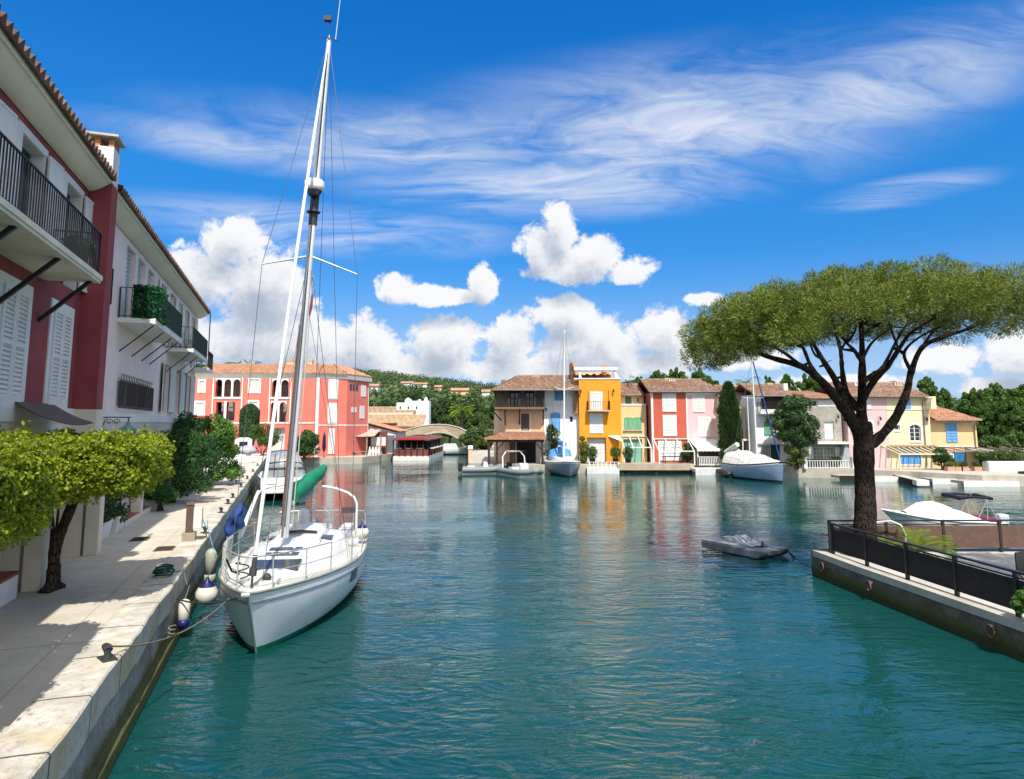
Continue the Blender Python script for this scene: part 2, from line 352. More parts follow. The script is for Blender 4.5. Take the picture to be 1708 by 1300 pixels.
def covermat():                                     # worn stone coping: big slabs, pits, yellow lichen
    m = bpy.data.materials.new('worn_coping_stone'); m.use_nodes = True; t = NT(m.node_tree); t.n.clear()
    tc = t.new('ShaderNodeTexCoord').outputs['Object']
    n = t.noise(tc, 1.7, 7, .68); n2 = t.noise(tc, 9, 6, .75); n3 = t.noise(tc, .8, 4, .6)
    c = t.mix(t.ss(n, .3, .7), (.42, .38, .31), (.66, .61, .53)); c = t.mix(t.math('MULTIPLY', t.ss(n2, .5, .72), .8), c, (.24, .215, .18))
    c = t.mix(t.math('MULTIPLY', t.ss(n3, .52, .66), .6), c, (.50, .41, .20))
    x = t.new('ShaderNodeSeparateXYZ', ins={0: tc}).outputs[0]
    j = t.math('ABSOLUTE', t.math('SUBTRACT', t.math('FRACT', t.math('MULTIPLY', x, .72)), .5))
    jn = t.ss(j, .008, .016); c = t.mix(jn, (.12, .11, .09), c)
    bs = t.new('ShaderNodeBsdfPrincipled', ins={'Base Color': c, 'Roughness': .95, 'Specular IOR Level': .15})
    h = t.math('ADD', t.math('ADD', n2, n), t.math('MULTIPLY', jn, .6))
    t.l.new(t.new('ShaderNodeBump', ins={'Strength': .8, 'Distance': .03, 'Height': h}).outputs[0], bs.inputs['Normal'])
    t.new('ShaderNodeOutputMaterial', ins={0: bs.outputs[0]}); return m
COPE = covermat()
def quaymat(name, c1, c2, algae=True):               # quay wall: blocks, damp, weed at the waterline
    m = bpy.data.materials.new(name); m.use_nodes = True; t = NT(m.node_tree); t.n.clear()
    tc = t.new('ShaderNodeTexCoord').outputs['Object']; xyz = t.new('ShaderNodeSeparateXYZ', ins={0: tc}).outputs
    n = t.noise(tc, 2.2, 6, .65); n2 = t.noise(tc, 11, 5, .7)
    c = t.mix(t.ss(n, .3, .7), c1, c2); c = t.mix(t.math('MULTIPLY', t.ss(n2, .5, .7), .6), c, tuple(x*.5 for x in c1))
    z = t.math('ADD', xyz[2], t.math('MULTIPLY', t.math('SUBTRACT', n, .5), .22))
    if algae:
        c = t.mix(t.ss(z, .42, .24), c, (.11, .105, .04)); c = t.mix(t.ss(z, .26, .1), c, (.045, .06, .02))
    bs = t.new('ShaderNodeBsdfPrincipled', ins={'Base Color': c, 'Roughness': .85, 'Specular IOR Level': .25})
    t.l.new(t.new('ShaderNodeBump', ins={'Strength': .9, 'Distance': .04, 'Height': t.math('ADD', n2, n)}).outputs[0], bs.inputs['Normal'])
    t.new('ShaderNodeOutputMaterial', ins={0: bs.outputs[0]}); return m
QWALL = quaymat('quay_wall_stone', (.22, .215, .20), (.38, .37, .34))
QWALL2 = quaymat('quay_wall_concrete', (.10, .095, .085), (.18, .17, .15))
QD = M('dock_stone', (.44, .40, .33), .9, .14, 1.2, bump=.3, stain=.3)
QZ, QP, CP_ = 1.1, 2.02, 2.60                       # quay height, edge, inner edge of the coping
S_END = 76.0
# left quay: paving behind, coping stones along the edge, wall down to the water in two courses
mb = MB(); mb.prism([(-14, CP_), (S_END, CP_), (S_END, 46), (-14, 46)], -1.5, QZ)
o = mb.build('quay_walkway', PAVE); o.location = (0, 0, 0); o.rotation_euler = (0, 0, QROT); tag(o, kind='structure')
def coping():
    r = np.random.default_rng(3); P = []
    xs = np.arange(-14, S_END, .35)
    for x in xs:
        e = QP+.012*math.sin(x*2.1)+r.uniform(-.012, .012); h = r.uniform(-.006, .006)
        P.append([(x, e+.01, QZ-.40), (x, e, QZ+.015+h), (x, e+.022, QZ+.04+h), (x, e+.25, QZ+.045+h*.7), (x, CP_-.05, QZ+.042), (x, CP_+.012, QZ+.03), (x, CP_+.012, QZ-.42)])
    mb = MB(); mb.grid(P, False); o = mb.build('quay_coping', COPE); o.rotation_euler = (0, 0, QROT); tag(o, kind='structure')
    P = []
    for x in xs:
        w = r.uniform(-.015, .015)
        P.append([(x, QP+.10, QZ-.38), (x, QP+.07, QZ-.42), (x, QP+.04+w, QZ-.45), (x, QP+.01+w, .2), (x, QP-.09, .16), (x, QP-.11, .03), (x, QP-.1, -1.4), (x, QP+.62, -1.4), (x, QP+.62, QZ-.38)])
    mb = MB(); mb.grid(P, False); o = mb.build('quay_wall', QWALL); o.rotation_euler = (0, 0, QROT); tag(o, kind='structure')
coping()
# far-left bank in front of the coral building and up the side canal
fl = [Vector((*Q(60, 2.3)[:2], 0)), Vector((*Q(69.5, 2.1)[:2], 0)), gnd(455, 777), gnd(500, 775.5), gnd(604, 774), gnd(662, 766), gnd(742, 750), Vector((-14, 118, 0)), Vector((-40, 260, 0)), Vector((-400, 260, 0)), Vector((-400, 50, 0))]
mb = MB(); mb.prism([(p.x, p.y) for p in fl]+[(-60, 50)], -1.5, .72); tag(mb.build('left_bank', QD), kind='structure')
# right bank in front of the row of houses
RB = [(gnd(781, 786).x, gnd(781, 786).y), (gnd(905, 790).x, gnd(905, 790).y), (gnd(1040, 789).x, gnd(1040, 789).y), (gnd(1150, 789).x, gnd(1150, 789).y), (gnd(1216, 790).x, gnd(1216, 790).y),
      (gnd(1238, 795).x, gnd(1238, 795).y), (gnd(1330, 797).x, gnd(1330, 797).y), (gnd(1425, 798.5).x, gnd(1425, 798.5).y), (gnd(1520, 803).x, gnd(1520, 803).y), (gnd(1640, 811).x, gnd(1640, 811).y),
      (60, 42), (400, 42), (400, 330), (-5, 330), (-7, 130), (gnd(786, 748).x+.6, gnd(786, 748).y), (gnd(784, 765).x, gnd(784, 765).y)]
mb = MB(); mb.prism(RB, -1.5, .72); tag(mb.build('right_bank', QD), kind='structure')
# near-right quay with its yard
RQ = [(8.48, 19.1), (8.62, 17), (9.18, 11.8), (9.75, 6), (10.6, -4), (60, -4), (60, 19.75), (8.7, 19.75)]
mb = MB(); mb.prism(RQ, -1.5, .60); tag(mb.build('right_quay', QWALL2), kind='structure')
mb = MB(); mb.prism([(9.0, 18.8), (9.14, 17), (9.7, 11.8), (10.3, 6), (11.2, -3.8), (59.8, -3.8), (59.8, 19.3), (9.0, 19.3)], .60, .612); tag(mb.build('yard_paving', M('yard_slabs', (.52, .50, .46), .9, .1, 1.0, bump=.2, speck=.2)), kind='structure')
# edge kerb of that quay
mb = MB(); mb.prism([(8.46, 19.12), (8.60, 17), (9.16, 11.8), (9.73, 6), (10.58, -4), (10.8, -4), (9.95, 6), (9.38, 11.8), (8.82, 17), (8.75, 18.9)], .52, .68)
tag(mb.build('quay_kerb', M('kerb_concrete', (.46, .43, .37), .9, .15, 1.5, bump=.4, stain=.3)), kind='structure')
# hills
def hills():
    m = bpy.data.materials.new('hill_scrub'); m.use_nodes = True; t = NT(m.node_tree); t.n.clear()
    tc = t.new('ShaderNodeTexCoord').outputs['Object']
    c = t.mix(t.ss(t.noise(tc, .03, 6, .7), .35, .65), (.018, .045, .016), (.05, .085, .028)); c = t.mix(t.ss(t.noise(tc, .012, 4, .6), .58, .7), c, (.16, .15, .09))
    bs = t.new('ShaderNodeBsdfPrincipled', ins={'Base Color': c, 'Roughness': .95, 'Specular IOR Level': .1})
    t.l.new(t.new('ShaderNodeBump', ins={'Strength': 1, 'Distance': 3, 'Height': t.noise(tc, .12, 6, .7)}).outputs[0], bs.inputs['Normal'])
    t.new('ShaderNodeOutputMaterial', ins={0: bs.outputs[0]})
    sky = [(-400, 640), (0, 640), (330, 611), (380, 606), (430, 607), (520, 616), (600, 622), (680, 632), (760, 641), (820, 649), (870, 655), (960, 655), (1030, 642), (1060, 634), (1110, 637), (1180, 655), (1300, 668), (1560, 668), (1620, 667), (1708, 675), (2100, 680)]
    us = [a for a, b in sky]; vs = [b for a, b in sky]
    def ridge(u): return float(np.interp(u, us, vs))
    P = []; r = np.random.default_rng(5); rough = r.normal(0, 1, 400)
    U = np.linspace(-380, 2080, 150)
    for i, u in enumerate(U):
        row = []
        for j, Y in enumerate([150, 190, 240, 300, 380, 470, 580, 700, 780, 900]):
            k = j/8.0
            v = 712 - (712-ridge(u))*min(1, k)**.8 + (0 if j < 9 else 12)
            w = at(u, v, Y); z = max(.4, w.z + (0 if j in (0,) else rough[(i*7+j*31) % 400]*.012*Y*.25)*(1 if j != 8 else .6))
            if j == 9: z = w.z-10
            row.append((w.x, Y, z))
        row.insert(0, (row[0][0], 145, -.5)); P.append(row)
    mb = MB(); mb.grid(P, True); mb.f = [f[::-1] for f in mb.f]
    o = mb.build('hills', m); tag(o, kind='structure')
    # woods on the slope, one mass
    pts = []; nr = []; rr = np.random.default_rng(11)
    for _ in range(5200):
        Y = 165+ (rr.random()**1.3)*600; u = rr.uniform(560, 880) if rr.random() < .8 else rr.uniform(300, 1700)
        k = np.interp(Y, [150, 190, 240, 300, 380, 470, 580, 700, 780], np.arange(9)/8)
        v = 712-(712-ridge(u))*k**.8; w = at(u, v, Y); rad = rr.uniform(1.3, 3.4)*(1+Y/700)
        n = 46; p, d = shell((w.x, Y, w.z+rad*.5), (rad, rad, rad*.95), n, rr, .7); pts.append(p); nr.append(d)
    o = cloud('hillside_woods', np.concatenate(pts), np.concatenate(nr), 1.0, .62, leafmat('hill_leaves', (.026, .058, .016), (.115, .165, .045), .2, big=.02), jit=.5, seed=4)
    tag(o, 'dense green woods covering the hillside behind the bridge', 'woods', kind='stuff')
hills()
# ================================================================== building helpers
def tile_roof(mb, e0, e1, r0, r1, pitch=.24, row=.38, amp=.045, sub=4, thick=.07):
    e0, e1, r0, r1 = map(Vector, (e0, e1, r0, r1)); U = (e1-e0).normalized(); a = r0-e0; Wv = a-U*a.dot(U); Ls = Wv.length; Wn = Wv.normalized()
    N = U.cross(Wn); N = N if N.z > 0 else -N
    xl0, xl1 = 0.0, (r0-e0).dot(U); xr0, xr1 = (e1-e0).length, (r1-e0).dot(U)
    nr = max(1, int(round(Ls/row))); lo, hi = min(xl0, xl1), max(xr0, xr1); nc = max(2, int((hi-lo)/pitch*sub))
    xs = [lo+(hi-lo)*i/nc for i in range(nc+1)]
    for j in range(nr):
        lines = []
        for k, lift in ((0, .03), (1, .0)):
            q = (j+k)/nr; q2 = q; l = xl0+(xl1-xl0)*q; h = xr0+(xr1-xr0)*q
            lines.append([tuple(e0+U*min(max(x, l), h)+Wn*(Ls*q2-(.05 if k == 0 and j else 0))+N*(lift+thick+amp*math.cos(2*math.pi*x/pitch)+.008*math.sin(j*5.1+int(x/pitch)*3.7))) for x in xs])
        mb.grid(lines, False)
    base = [e0, e1, r1, r0]; mb.add([p for p in base], [(0, 1, 2, 3)])
    # closed eave edge
    ed = [tuple(e0+U*x+N*(.03+thick+amp*math.cos(2*math.pi*x/pitch))-Wn*0) for x in xs if 0 <= x <= xr0+1e-6]; lo_ = [tuple(e0+U*x) for x in xs if 0 <= x <= xr0+1e-6]
    mb.grid([lo_, ed], False)
def wall_holes(mb, x0, x1, z0, z1, holes=(), y=0.0, rev=.22):
    xs = sorted({x0, x1, *[h[0] for h in holes], *[h[1] for h in holes]}); zs = sorted({z0, z1, *[h[2] for h in holes], *[h[3] for h in holes]})
    xs = [x for x in xs if x0 <= x <= x1]; zs = [z for z in zs if z0 <= z <= z1]
    for i in range(len(xs)-1):
        for j in range(len(zs)-1):
            cx, cz = (xs[i]+xs[i+1])/2, (zs[j]+zs[j+1])/2
            if any(h[0] < cx < h[1] and h[2] < cz < h[3] for h in holes): continue
            mb.quad((xs[i], y, zs[j]), (xs[i+1], y, zs[j]), (xs[i+1], y, zs[j+1]), (xs[i], y, zs[j+1]))
    for a, b, c, d in holes:
        mb.quad((a, y, c), (a, y+rev, c), (a, y+rev, d), (a, y, d)); mb.quad((b, y, c), (b, y, d), (b, y+rev, d), (b, y+rev, c))
        mb.quad((a, y, d), (a, y+rev, d), (b, y+rev, d), (b, y, d)); mb.quad((a, y, c), (b, y, c), (b, y+rev, c), (a, y+rev, c))
def railing(mb, a, b, h, gap=.12, r=.009, top=.02, ends=True):
    a, b = Vector(a), Vector(b); n = max(1, int((b-a).length/gap)); up = Vector((0, 0, h))
    mb.bar(a+up, b+up, top*2, top); mb.bar(a+Vector((0, 0, .07)), b+Vector((0, 0, .07)), top*1.4, top)
    for i in range(n+1):
        p = a+(b-a)*i/n; w = r*2*(2 if i in (0, n) else 1); mb.bar(p, p+up, w)
class House:
    """front faces -y, x to the right, z up; coordinates in metres or taken from photo columns/rows on the facade plane"""
    def __init__(s, name, label, u0=None, u1=None, Y=None, D=6.5, zb=.72, cat='house', group=None, frame=None):
        s.Y, s.D, s.zb = Y, D, zb
        if frame is None:
            s.X0 = at(u0, 700, Y).x; s.w = at(u1, 700, Y).x-s.X0; s.root = thing(name, label, cat, (s.X0, Y, zb), 0, group); s.q = None
        else:
            s.s0, s.p, s.w = frame; s.q = True; s.root = thing(name, label, cat, Q(s.s0, s.p, zb), QROT, group)
    def x(s, u, v=700, y=0): return (qp(u, v, s.p+y)[0]-s.s0) if s.q else at(u, v, s.Y+y).x-s.X0
    def z(s, v, u=854, y=0): return (qp(u, v, s.p+y)[1]-s.zb) if s.q else at(u, v, s.Y+y).z-s.zb
    def bx(s, b):  # photo box -> local box
        u0, v0, u1, v1 = b
        if s.q: return s.x(u0, (v0+v1)/2), s.x(u1, (v0+v1)/2), s.z(v1, (u0+u1)/2), s.z(v0, (u0+u1)/2)
        return s.x(u0), s.x(u1), s.z(v1), s.z(v0)
    def wall(s, mat, z1, holes=(), x0=0, x1=None, z0=-.3, y=0, D=None, name='wall', rev=.22):
        x1 = s.w if x1 is None else x1; D = D or s.D; mb = MB(); wall_holes(mb, x0, x1, z0, z1, holes, y, rev); Y1 = y+D
        mb.quad((x0, Y1, z0), (x0, y, z0), (x0, y, z1), (x0, Y1, z1)); mb.quad((x1, y, z0), (x1, Y1, z0), (x1, Y1, z1), (x1, y, z1))
        mb.quad((x1, Y1, z0), (x0, Y1, z0), (x0, Y1, z1), (x1, Y1, z1)); mb.quad((x0, y, z1), (x1, y, z1), (x1, Y1, z1), (x0, Y1, z1))
        return mb.build(name, mat, s.root)
    def gable(s, mat, x, z0, y0, y1, yr, zr, t=.2):   # triangular gable end under a roof
        MB().ext([(y0, z0), (y1, z0), (yr, zr)], (x, x+t), 'x').build('gable_wall', mat, s.root)
    def roof(s, mat, z, rise, over=.35, x0=None, x1=None, y0=0, D=None, hipl=0, hipr=0, pitch=.24, back=True, chim=True):
        x0 = -.12 if x0 is None else x0; x1 = s.w+.12 if x1 is None else x1; D = D or s.D; ym = y0+D/2
        zl = z-rise*over/(D/2); mb = MB()
        tile_roof(mb, (x0, y0-over, zl), (x1, y0-over, zl), (x0+hipl, ym, z+rise), (x1-hipr, ym, z+rise), pitch)
        yb = y0+D+over; tile_roof(mb, (x1, yb, zl), (x0, yb, zl), (x1-hipr, ym, z+rise), (x0+hipl, ym, z+rise), pitch, sub=2)
        if hipl: tile_roof(mb, (x0, yb, zl), (x0, y0-over, zl), (x0+hipl, ym+.001, z+rise), (x0+hipl, ym, z+rise), pitch)
        if hipr: tile_roof(mb, (x1, y0-over, zl), (x1, yb, zl), (x1-hipr, ym, z+rise), (x1-hipr, ym+.001, z+rise), pitch)
        mb.tube([(x0+hipl, ym, z+rise+.07), (x1-hipr, ym, z+rise+.07)], .11, 8)
        MB().tube([(x0+.1, y0-over-.05, zl+.02), (x1-.1, y0-over-.05, zl+.02)], .06, 6).build('gutter', M('gutter_zinc', (.22, .19, .17), .6, .2, 3), s.root)
        xp = x1-.35; MB().tube([(xp, y0-over-.03, zl), (xp, y0-.09, zl-.35), (xp, y0-.09, .1)], .04, 6).build('downpipe', M('gutter_zinc', (.22, .19, .17), .6, .2, 3), s.root) if y0 == 0 else None
        return mb.build('roof', mat, s.root)
    def cornice(s, mat, z, x0=None, x1=None, out=.18, h=.22, y=0):
        x0 = -.05 if x0 is None else x0; x1 = s.w+.05 if x1 is None else x1
        MB().ext([(y, z-h), (y-out*.35, z-h), (y-out*.6, z-h*.5), (y-out, z-h*.25), (y-out, z), (y, z)], (x0, x1), 'x').build('cornice', mat, s.root)
    def chimney(s, x, y, z0, z1, mat, roof, w=.7, d=.5, pots=True):
        c = MB(); c.box(x-w/2, x+w/2, y-d/2, y+d/2, z0, z1); c.box(x-w/2-.06, x+w/2+.06, y-d/2-.06, y+d/2+.06, z1, z1+.07)
        for k in (-1, 0, 1): c.box(x+k*w*.36-.06, x+k*w*.36+.06, y-d*.4, y+d*.4, z1+.07, z1+.3)
        o = c.build('chimney', mat, roof)
        MB().box(x-w/2-.05, x+w/2+.05, y-d/2-.05, y+d/2+.05, z1+.3, z1+.37).build('chimney_cap', M('chimney_slab', (.45, .36, .28), .9), o) if False else None
        return o
    def surround(s, b, mat, w=.13, y=0, out=.03, sill=True, name='window_surround'):
        x0, x1, z0, z1 = b; m = MB(); m.box(x0-w, x0, y-out, y+.01, z0-(w if sill else 0), z1+w); m.box(x1, x1+w, y-out, y+.01, z0-(w if sill else 0), z1+w); m.box(x0, x1, y-out, y+.01, z1, z1+w)
        if sill: m.box(x0, x1, y-out-.03, y+.01, z0-w, z0)
        return m.build(name, mat, s.root)
    def shutters(s, b, mat, n=2, y=0, sur=None, slats=True, t=.045, arch=0, sw=.12, maxs=22):
        x0, x1, z0, z1 = b
        if sur: s.surround(b, sur, sw, y)
        for i in range(n):
            a = x0+(x1-x0)*i/n+.008; c = x0+(x1-x0)*(i+1)/n-.008; m = MB(); y1 = y-.012; y0 = y1-t
            st = min(.09, (c-a)*.16)
            top = lambda x: z1 + (arch*(1-((x-(x0+x1)/2)/((x1-x0)/2))**2) if arch else 0)
            if arch: m.ext([(a, z0), (c, z0)]+[(c+(a-c)*k/6, top(c+(a-c)*k/6)) for k in range(7)], (y1, y1-.02))
            else: m.box(a, c, y1-.012, y1, z0, z1)
            m.box(a, a+st, y0, y1-.013, z0, z1); m.box(c-st, c, y0, y1-.013, z0, z1)
            nz = 1 if z1-z0 < 1.3 else 2
            for k in range(nz+1):
                zz = z0+(z1-z0-st)*k/nz; m.box(a+st, c-st, y0, y1-.013, zz, zz+st)
            if slats:
                ns = min(maxs, max(4, int((z1-z0)/.085))); dz = (z1-z0)/ns
                for k in range(ns):
                    zz = z0+dz*(k+.1); m.add([(a+st, y0+.004, zz), (c-st, y0+.004, zz), (c-st, y1-.014, zz+dz*.62), (a+st, y1-.014, zz+dz*.62), (a+st, y0+.016, zz), (c-st, y0+.016, zz), (c-st, y1-.002, zz+dz*.62), (a+st, y1-.002, zz+dz*.62)],
                          [(0, 1, 2, 3), (4, 7, 6, 5), (0, 4, 5, 1), (2, 6, 7, 3)])
            m.build('shutter', mat, s.root)
    def window(s, b, mat, nx=2, nz=2, y=.12, fr=.06, glass=None, name='window', curtain=False):
        x0, x1, z0, z1 = b; m = MB(); y1 = y+.05
        m.box(x0, x0+fr, y, y1, z0, z1); m.box(x1-fr, x1, y, y1, z0, z1); m.box(x0+fr, x1-fr, y, y1, z0, z0+fr); m.box(x0+fr, x1-fr, y, y1, z1-fr, z1)
        for i in range(1, nx):
            c = x0+(x1-x0)*i/nx; w = fr*.75 if nx % 2 == 0 and i == nx//2 else fr*.3; m.box(c-w, c+w, y+.005, y1-.002, z0+fr, z1-fr)
        for k in range(1, nz):
            c = z0+(z1-z0)*k/nz; m.box(x0+fr, x1-fr, y+.008, y1-.004, c-fr*.28, c+fr*.28)
        o = m.build(name, mat, s.root); MB().quad((x0, y+.03, z0), (x1, y+.03, z0), (x1, y+.03, z1), (x0, y+.03, z1)).build('pane', glass or GLASS, o)
        if curtain:
            P = [[(x0+(x1-x0)*i/24, y+.12+.03*math.sin(i*1.9), z) for i in range(25)] for z in (z0, z1)]
        return o
    def open_shutter(s, x, z0, z1, w, side, mat, ang=8, y=0):
        m = MB(); st = .06; m.box(0, w, -.03, 0, z0, z1)
        for zz in (z0, (z0+z1)/2, z1-st): m.box(st, w-st, -.042, -.031, zz, zz+st)
        m.box(0, st, -.042, -.031, z0, z1); m.box(w-st, w, -.042, -.031, z0, z1)
        o = m.build('shutter', mat, s.root); o.location = (x, y-.035, 0); o.rotation_euler = (0, 0, R(-ang) if side > 0 else R(180+ang)); return o
    def slab(s, x0, x1, z, proj, mat, t=.16, y=0, name='balcony'):
        return MB().box(x0, x1, y-proj, y-.001, z-t, z).build(name, mat, s.root)
    def rails(s, slab, x0, x1, z, proj, h, mat, gap=.12, y=0, sides=True, front=True, r=.009):
        m = MB(); 
        if front: railing(m, (x0+.04, y-proj+.05, z), (x1-.04, y-proj+.05, z), h, gap, r)
        if sides:
            railing(m, (x0+.04, y-proj+.05, z), (x0+.04, y-.03, z), h, gap, r); railing(m, (x1-.04, y-proj+.05, z), (x1-.04, y-.03, z), h, gap, r)
        return m.build('railing', mat, slab)
def pergola(s, x0, x1, zt, zb_, proj, drop, mat, n=4, y=0, w=.09, name='pergola', post=True, slope=None):
    """frame leaning out from the wall: wall beam at zt, front beam lower, rafters, posts"""
    m = MB(); yf = y-proj; zf = zt-drop
    m.box(x0, x1, y-w, y-.002, zt-w, zt); m.box(x0, x1, yf-w/2, yf+w/2, zf-w, zf)
    for i in range(n+1):
        x = x0+w/2+(x1-x0-w)*i/n; m.bar((x, y-w, zt-w/2), (x, yf+w/2, zf-w/2), w*.8, w*.9)
    if post:
        for x in (x0+w/2, x1-w/2): m.box(x-w/2, x+w/2, yf-w/2-.002, yf+w/2+.002, zb_, zf-w)
    return m.build(name, mat, s.root)
# ================================================================== left terrace beside the quay
CRIM = M('crimson_render', (.26, .052, .058), .85, .13, .8, bump=.25, bscale=22, stain=.5)
PINK = M('pale_pink_render', (.80, .66, .63), .85, .06, .8, bump=.2, bscale=22, stain=.35)
CREAM = M('cream_plaster', (.62, .57, .47), .85, .08, .8, bump=.2, bscale=22, stain=.25)
SOFF = M('cream_soffit', (.78, .71, .57), .85, .05, .8)
BRICK = M('orange_brick', (.50, .22, .10), .85, .2, 8)
TILEN = tilemat('eave_tiles', (.10, .055, .04), (.16, .09, .06), (.22, .16, .12))
BRN = M('brown_canvas', (.11, .085, .07), .9, .12, 4, bump=.2, bscale=60)
h = House('townhouse', 'crimson townhouse with white louvred shutters and long iron balcony at the left edge', zb=1.1, cat='house', frame=(0, 5.12, 19.5))
ZL = lambda z: z-1.1
ops = [(11.85, 13.15), (14.47, 15.80), (17.18, 18.43)]
holes = [(a, b, ZL(7.44), ZL(9.82)) for a, b in ops]
h.wall(CRIM, ZL(10.35), holes, x0=-6, x1=19.0, z0=ZL(4.58), D=7, rev=.3)
mb = MB(); mb.box(-6, 19.55, -.03, 1, ZL(.6), ZL(4.25)); o = mb.build('ground_wall', CREAM, h.root)
mb = MB(); mb.box(-6, 19.58, -.055, .9, ZL(4.25), ZL(4.58)); mb.build('plinth_band', WHITE, h.root)
# protruding pier at the party wall, carrying the chimney
mb = MB(); mb.box(18.95, 19.55, -.52, 1.2, ZL(4.58), ZL(10.42)); mb.build('pier', CRIM, h.root)
mb = MB(); mb.box(18.93, 19.57, -.54, .9, ZL(.6), ZL(4.57)); mb.build('pier_base', CREAM, h.root)
# eaves: curved soffit, fascia and tiles
mb = MB(); P = []
for k in range(7):
    q = k/6; P.append([(x, -.02-.46*q, ZL(10.14+.26*(q**1.6))) for x in (-6, 18.93)])
mb.grid(P, True); mb.box(-6, 18.93, -.50, -.47, ZL(10.38), ZL(10.5)); mb.box(-6, 18.93, -.49, 1, ZL(10.40), ZL(10.47)); mb.build('soffit', SOFF, h.root)
mb = MB(); tile_roof(mb, (-6, -.6, ZL(10.46)), (18.95, -.6, ZL(10.46)), (-6, 4, ZL(11.9)), (18.95, 4, ZL(11.9)), pitch=.25, row=.4, amp=.075, sub=8, thick=.08)
roof = mb.build('roof', TILEN, h.root)
c = MB(); c.box(18.97, 19.6, -.50, .30, ZL(10.42), ZL(11.40)); ch = c.build('chimney', WHITE, h.root)
c = MB()
for x in (19.02, 19.28, 19.48):
    for y in (-.46, -.14, .18): c.box(x, x+.1, y-.02, y+.1, ZL(11.40), ZL(11.66))
c.box(19.05, 19.52, -.4, .2, ZL(11.401), ZL(11.42)); c.build('brick_vent', BRICK, ch)
c = MB(); c.box(18.88, 19.68, -.60, .40, ZL(11.66), ZL(11.72)); c.build('chimney_cap', M('cap_slab', (.5, .46, .4), .9), ch)
for i, (a, b) in enumerate(ops):
    z0, z1 = ZL(7.44), ZL(9.82)
    m = MB(); m.box(a-.14, a, -.025, .01, z0, z1+.16); m.box(b, b+.14, -.025, .01, z0, z1+.16); m.box(a, b, -.025, .01, z1, z1+.16)
    m.box(a+.001, a+.012, .0, .28, z0, z1); m.box(b-.012, b-.001, .0, .28, z0, z1); m.box(a+.012, b-.012, .0, .28, z1-.012, z1-.001); m.build('window_surround', WHITE, h.root)
    d = h.window((a+.013, b-.013, z0+.03, z1-.013), DGREEN, 2, 1, y=.24, fr=.08, name='balcony_door')
    h.open_shutter(b+.02, z0+.05, z1+.03, .72, 1, WHITE, 4, y=-.03); h.open_shutter(a-.02, z0+.05, z1+.03, .72, -1, WHITE, 4, y=-.03)
for a, b in ((11.3, 12.5), (14.28, 15.55), (17.06, 18.30)):
    h.shutters((a, b, ZL(4.68), ZL(6.80)), WHITE, 2, 0, WHITE, sw=.19, maxs=24, t=.05)
sl = MB(); sl.box(-6, 16.4, -1.05, -.001, ZL(7.28), ZL(7.43)); sl.box(-6.001, 16.43, -1.08, -1.0, ZL(7.34), ZL(7.445)); sl = sl.build('balcony', M('balcony_plaster', (.72, .67, .55), .85, .1, 1, stain=.4), h.root)
m = MB(); railing(m, (2, -1.0, ZL(7.43)), (16.34, -1.0, ZL(7.43)), .95, .115, .010, .022); railing(m, (16.34, -1.0, ZL(7.43)), (16.34, -.04, ZL(7.43)), .95, .115, .010, .022)
m.build('railing', BLACK, sl)
for x in (9.9, 12.0, 14.1, 16.2): MB().bar((x, .0, ZL(6.36)), (x, -.92, ZL(7.29)), .075, .075).build('brace', BLACK, h.root)
# brown canopy over the garden door
mb = MB(); N = 12
P = [[(14.6+2.3*i/N + .6*j/6, -.02-.98*(1-j/6), ZL(4.24+.42*(j/6)-.05*math.sin(math.pi*i/N)*(1-j/6)-.05*math.sin(math.pi*j/6))) for i in range(N+1)] for j in range(7)]
mb.grid(P); P2 = [[(a, b, c-.012) for a, b, c in r] for r in P]; mb.grid(P2); mb.build('canopy', BRN, h.root)
# wall-mounted pale meter box
MB().box(18.2, 18.6, -.08, -.03, ZL(3.3), ZL(4.0)).build('meter_box', WHITE, h.root)
# ---- pink house
s0 = 19.6
g = House('townhouse', 'pale pink townhouse with green iron balconies beyond the crimson one on the left quay', zb=1.1, frame=(s0, 5.12, 20.9))
ups = [(23.36, 24.6), (25.0, 26.2), (26.65, 27.9), (29.2, 30.1), (31.3, 32.5), (33.4, 34.5), (35.6, 36.7), (38.0, 39.0)]
holes = [(a-s0, b-s0, ZL(7.46), ZL(9.9)) for a, b in ups]+[(23.3-s0, 28.3-s0, ZL(4.72), ZL(5.66)), (30.7-s0, 32.3-s0, ZL(4.7), ZL(6.75)), (33.6-s0, 35.2-s0, ZL(4.7), ZL(6.75)), (37.3-s0, 38.6-s0, ZL(4.9), ZL(6.7))]
g.wall(PINK, ZL(10.3), holes, x0=0, x1=20.8, z0=ZL(4.55), D=7, rev=.25)
mb = MB(); mb.box(0, 20.8, -.03, 1, ZL(.6), ZL(4.28)); mb.build('ground_wall', M('grey_plaster', (.50, .47, .43), .85, .08, .8, stain=.3), g.root)
mb = MB(); mb.box(0, 20.83, -.05, .9, ZL(4.28), ZL(4.55)); mb.build('plinth_band', WHITE, g.root)
mb = MB(); P = []
for k in range(7):
    q = k/6; P.append([(x, -.02-.46*q, ZL(10.1+.26*(q**1.6))) for x in (0, 20.9)])
mb.grid(P, True); mb.box(0, 20.9, -.50, -.47, ZL(10.34), ZL(10.46)); mb.box(0, 20.9, -.49, 1, ZL(10.36), ZL(10.43)); mb.build('soffit', SOFF, g.root)
mb = MB(); tile_roof(mb, (0, -.58, ZL(10.42)), (21.1, -.58, ZL(10.42)), (0, 4, ZL(11.8)), (21.1, 4, ZL(11.8)), pitch=.25, row=.4, amp=.07, sub=6, thick=.08); mb.build('roof', TILEN, g.root)
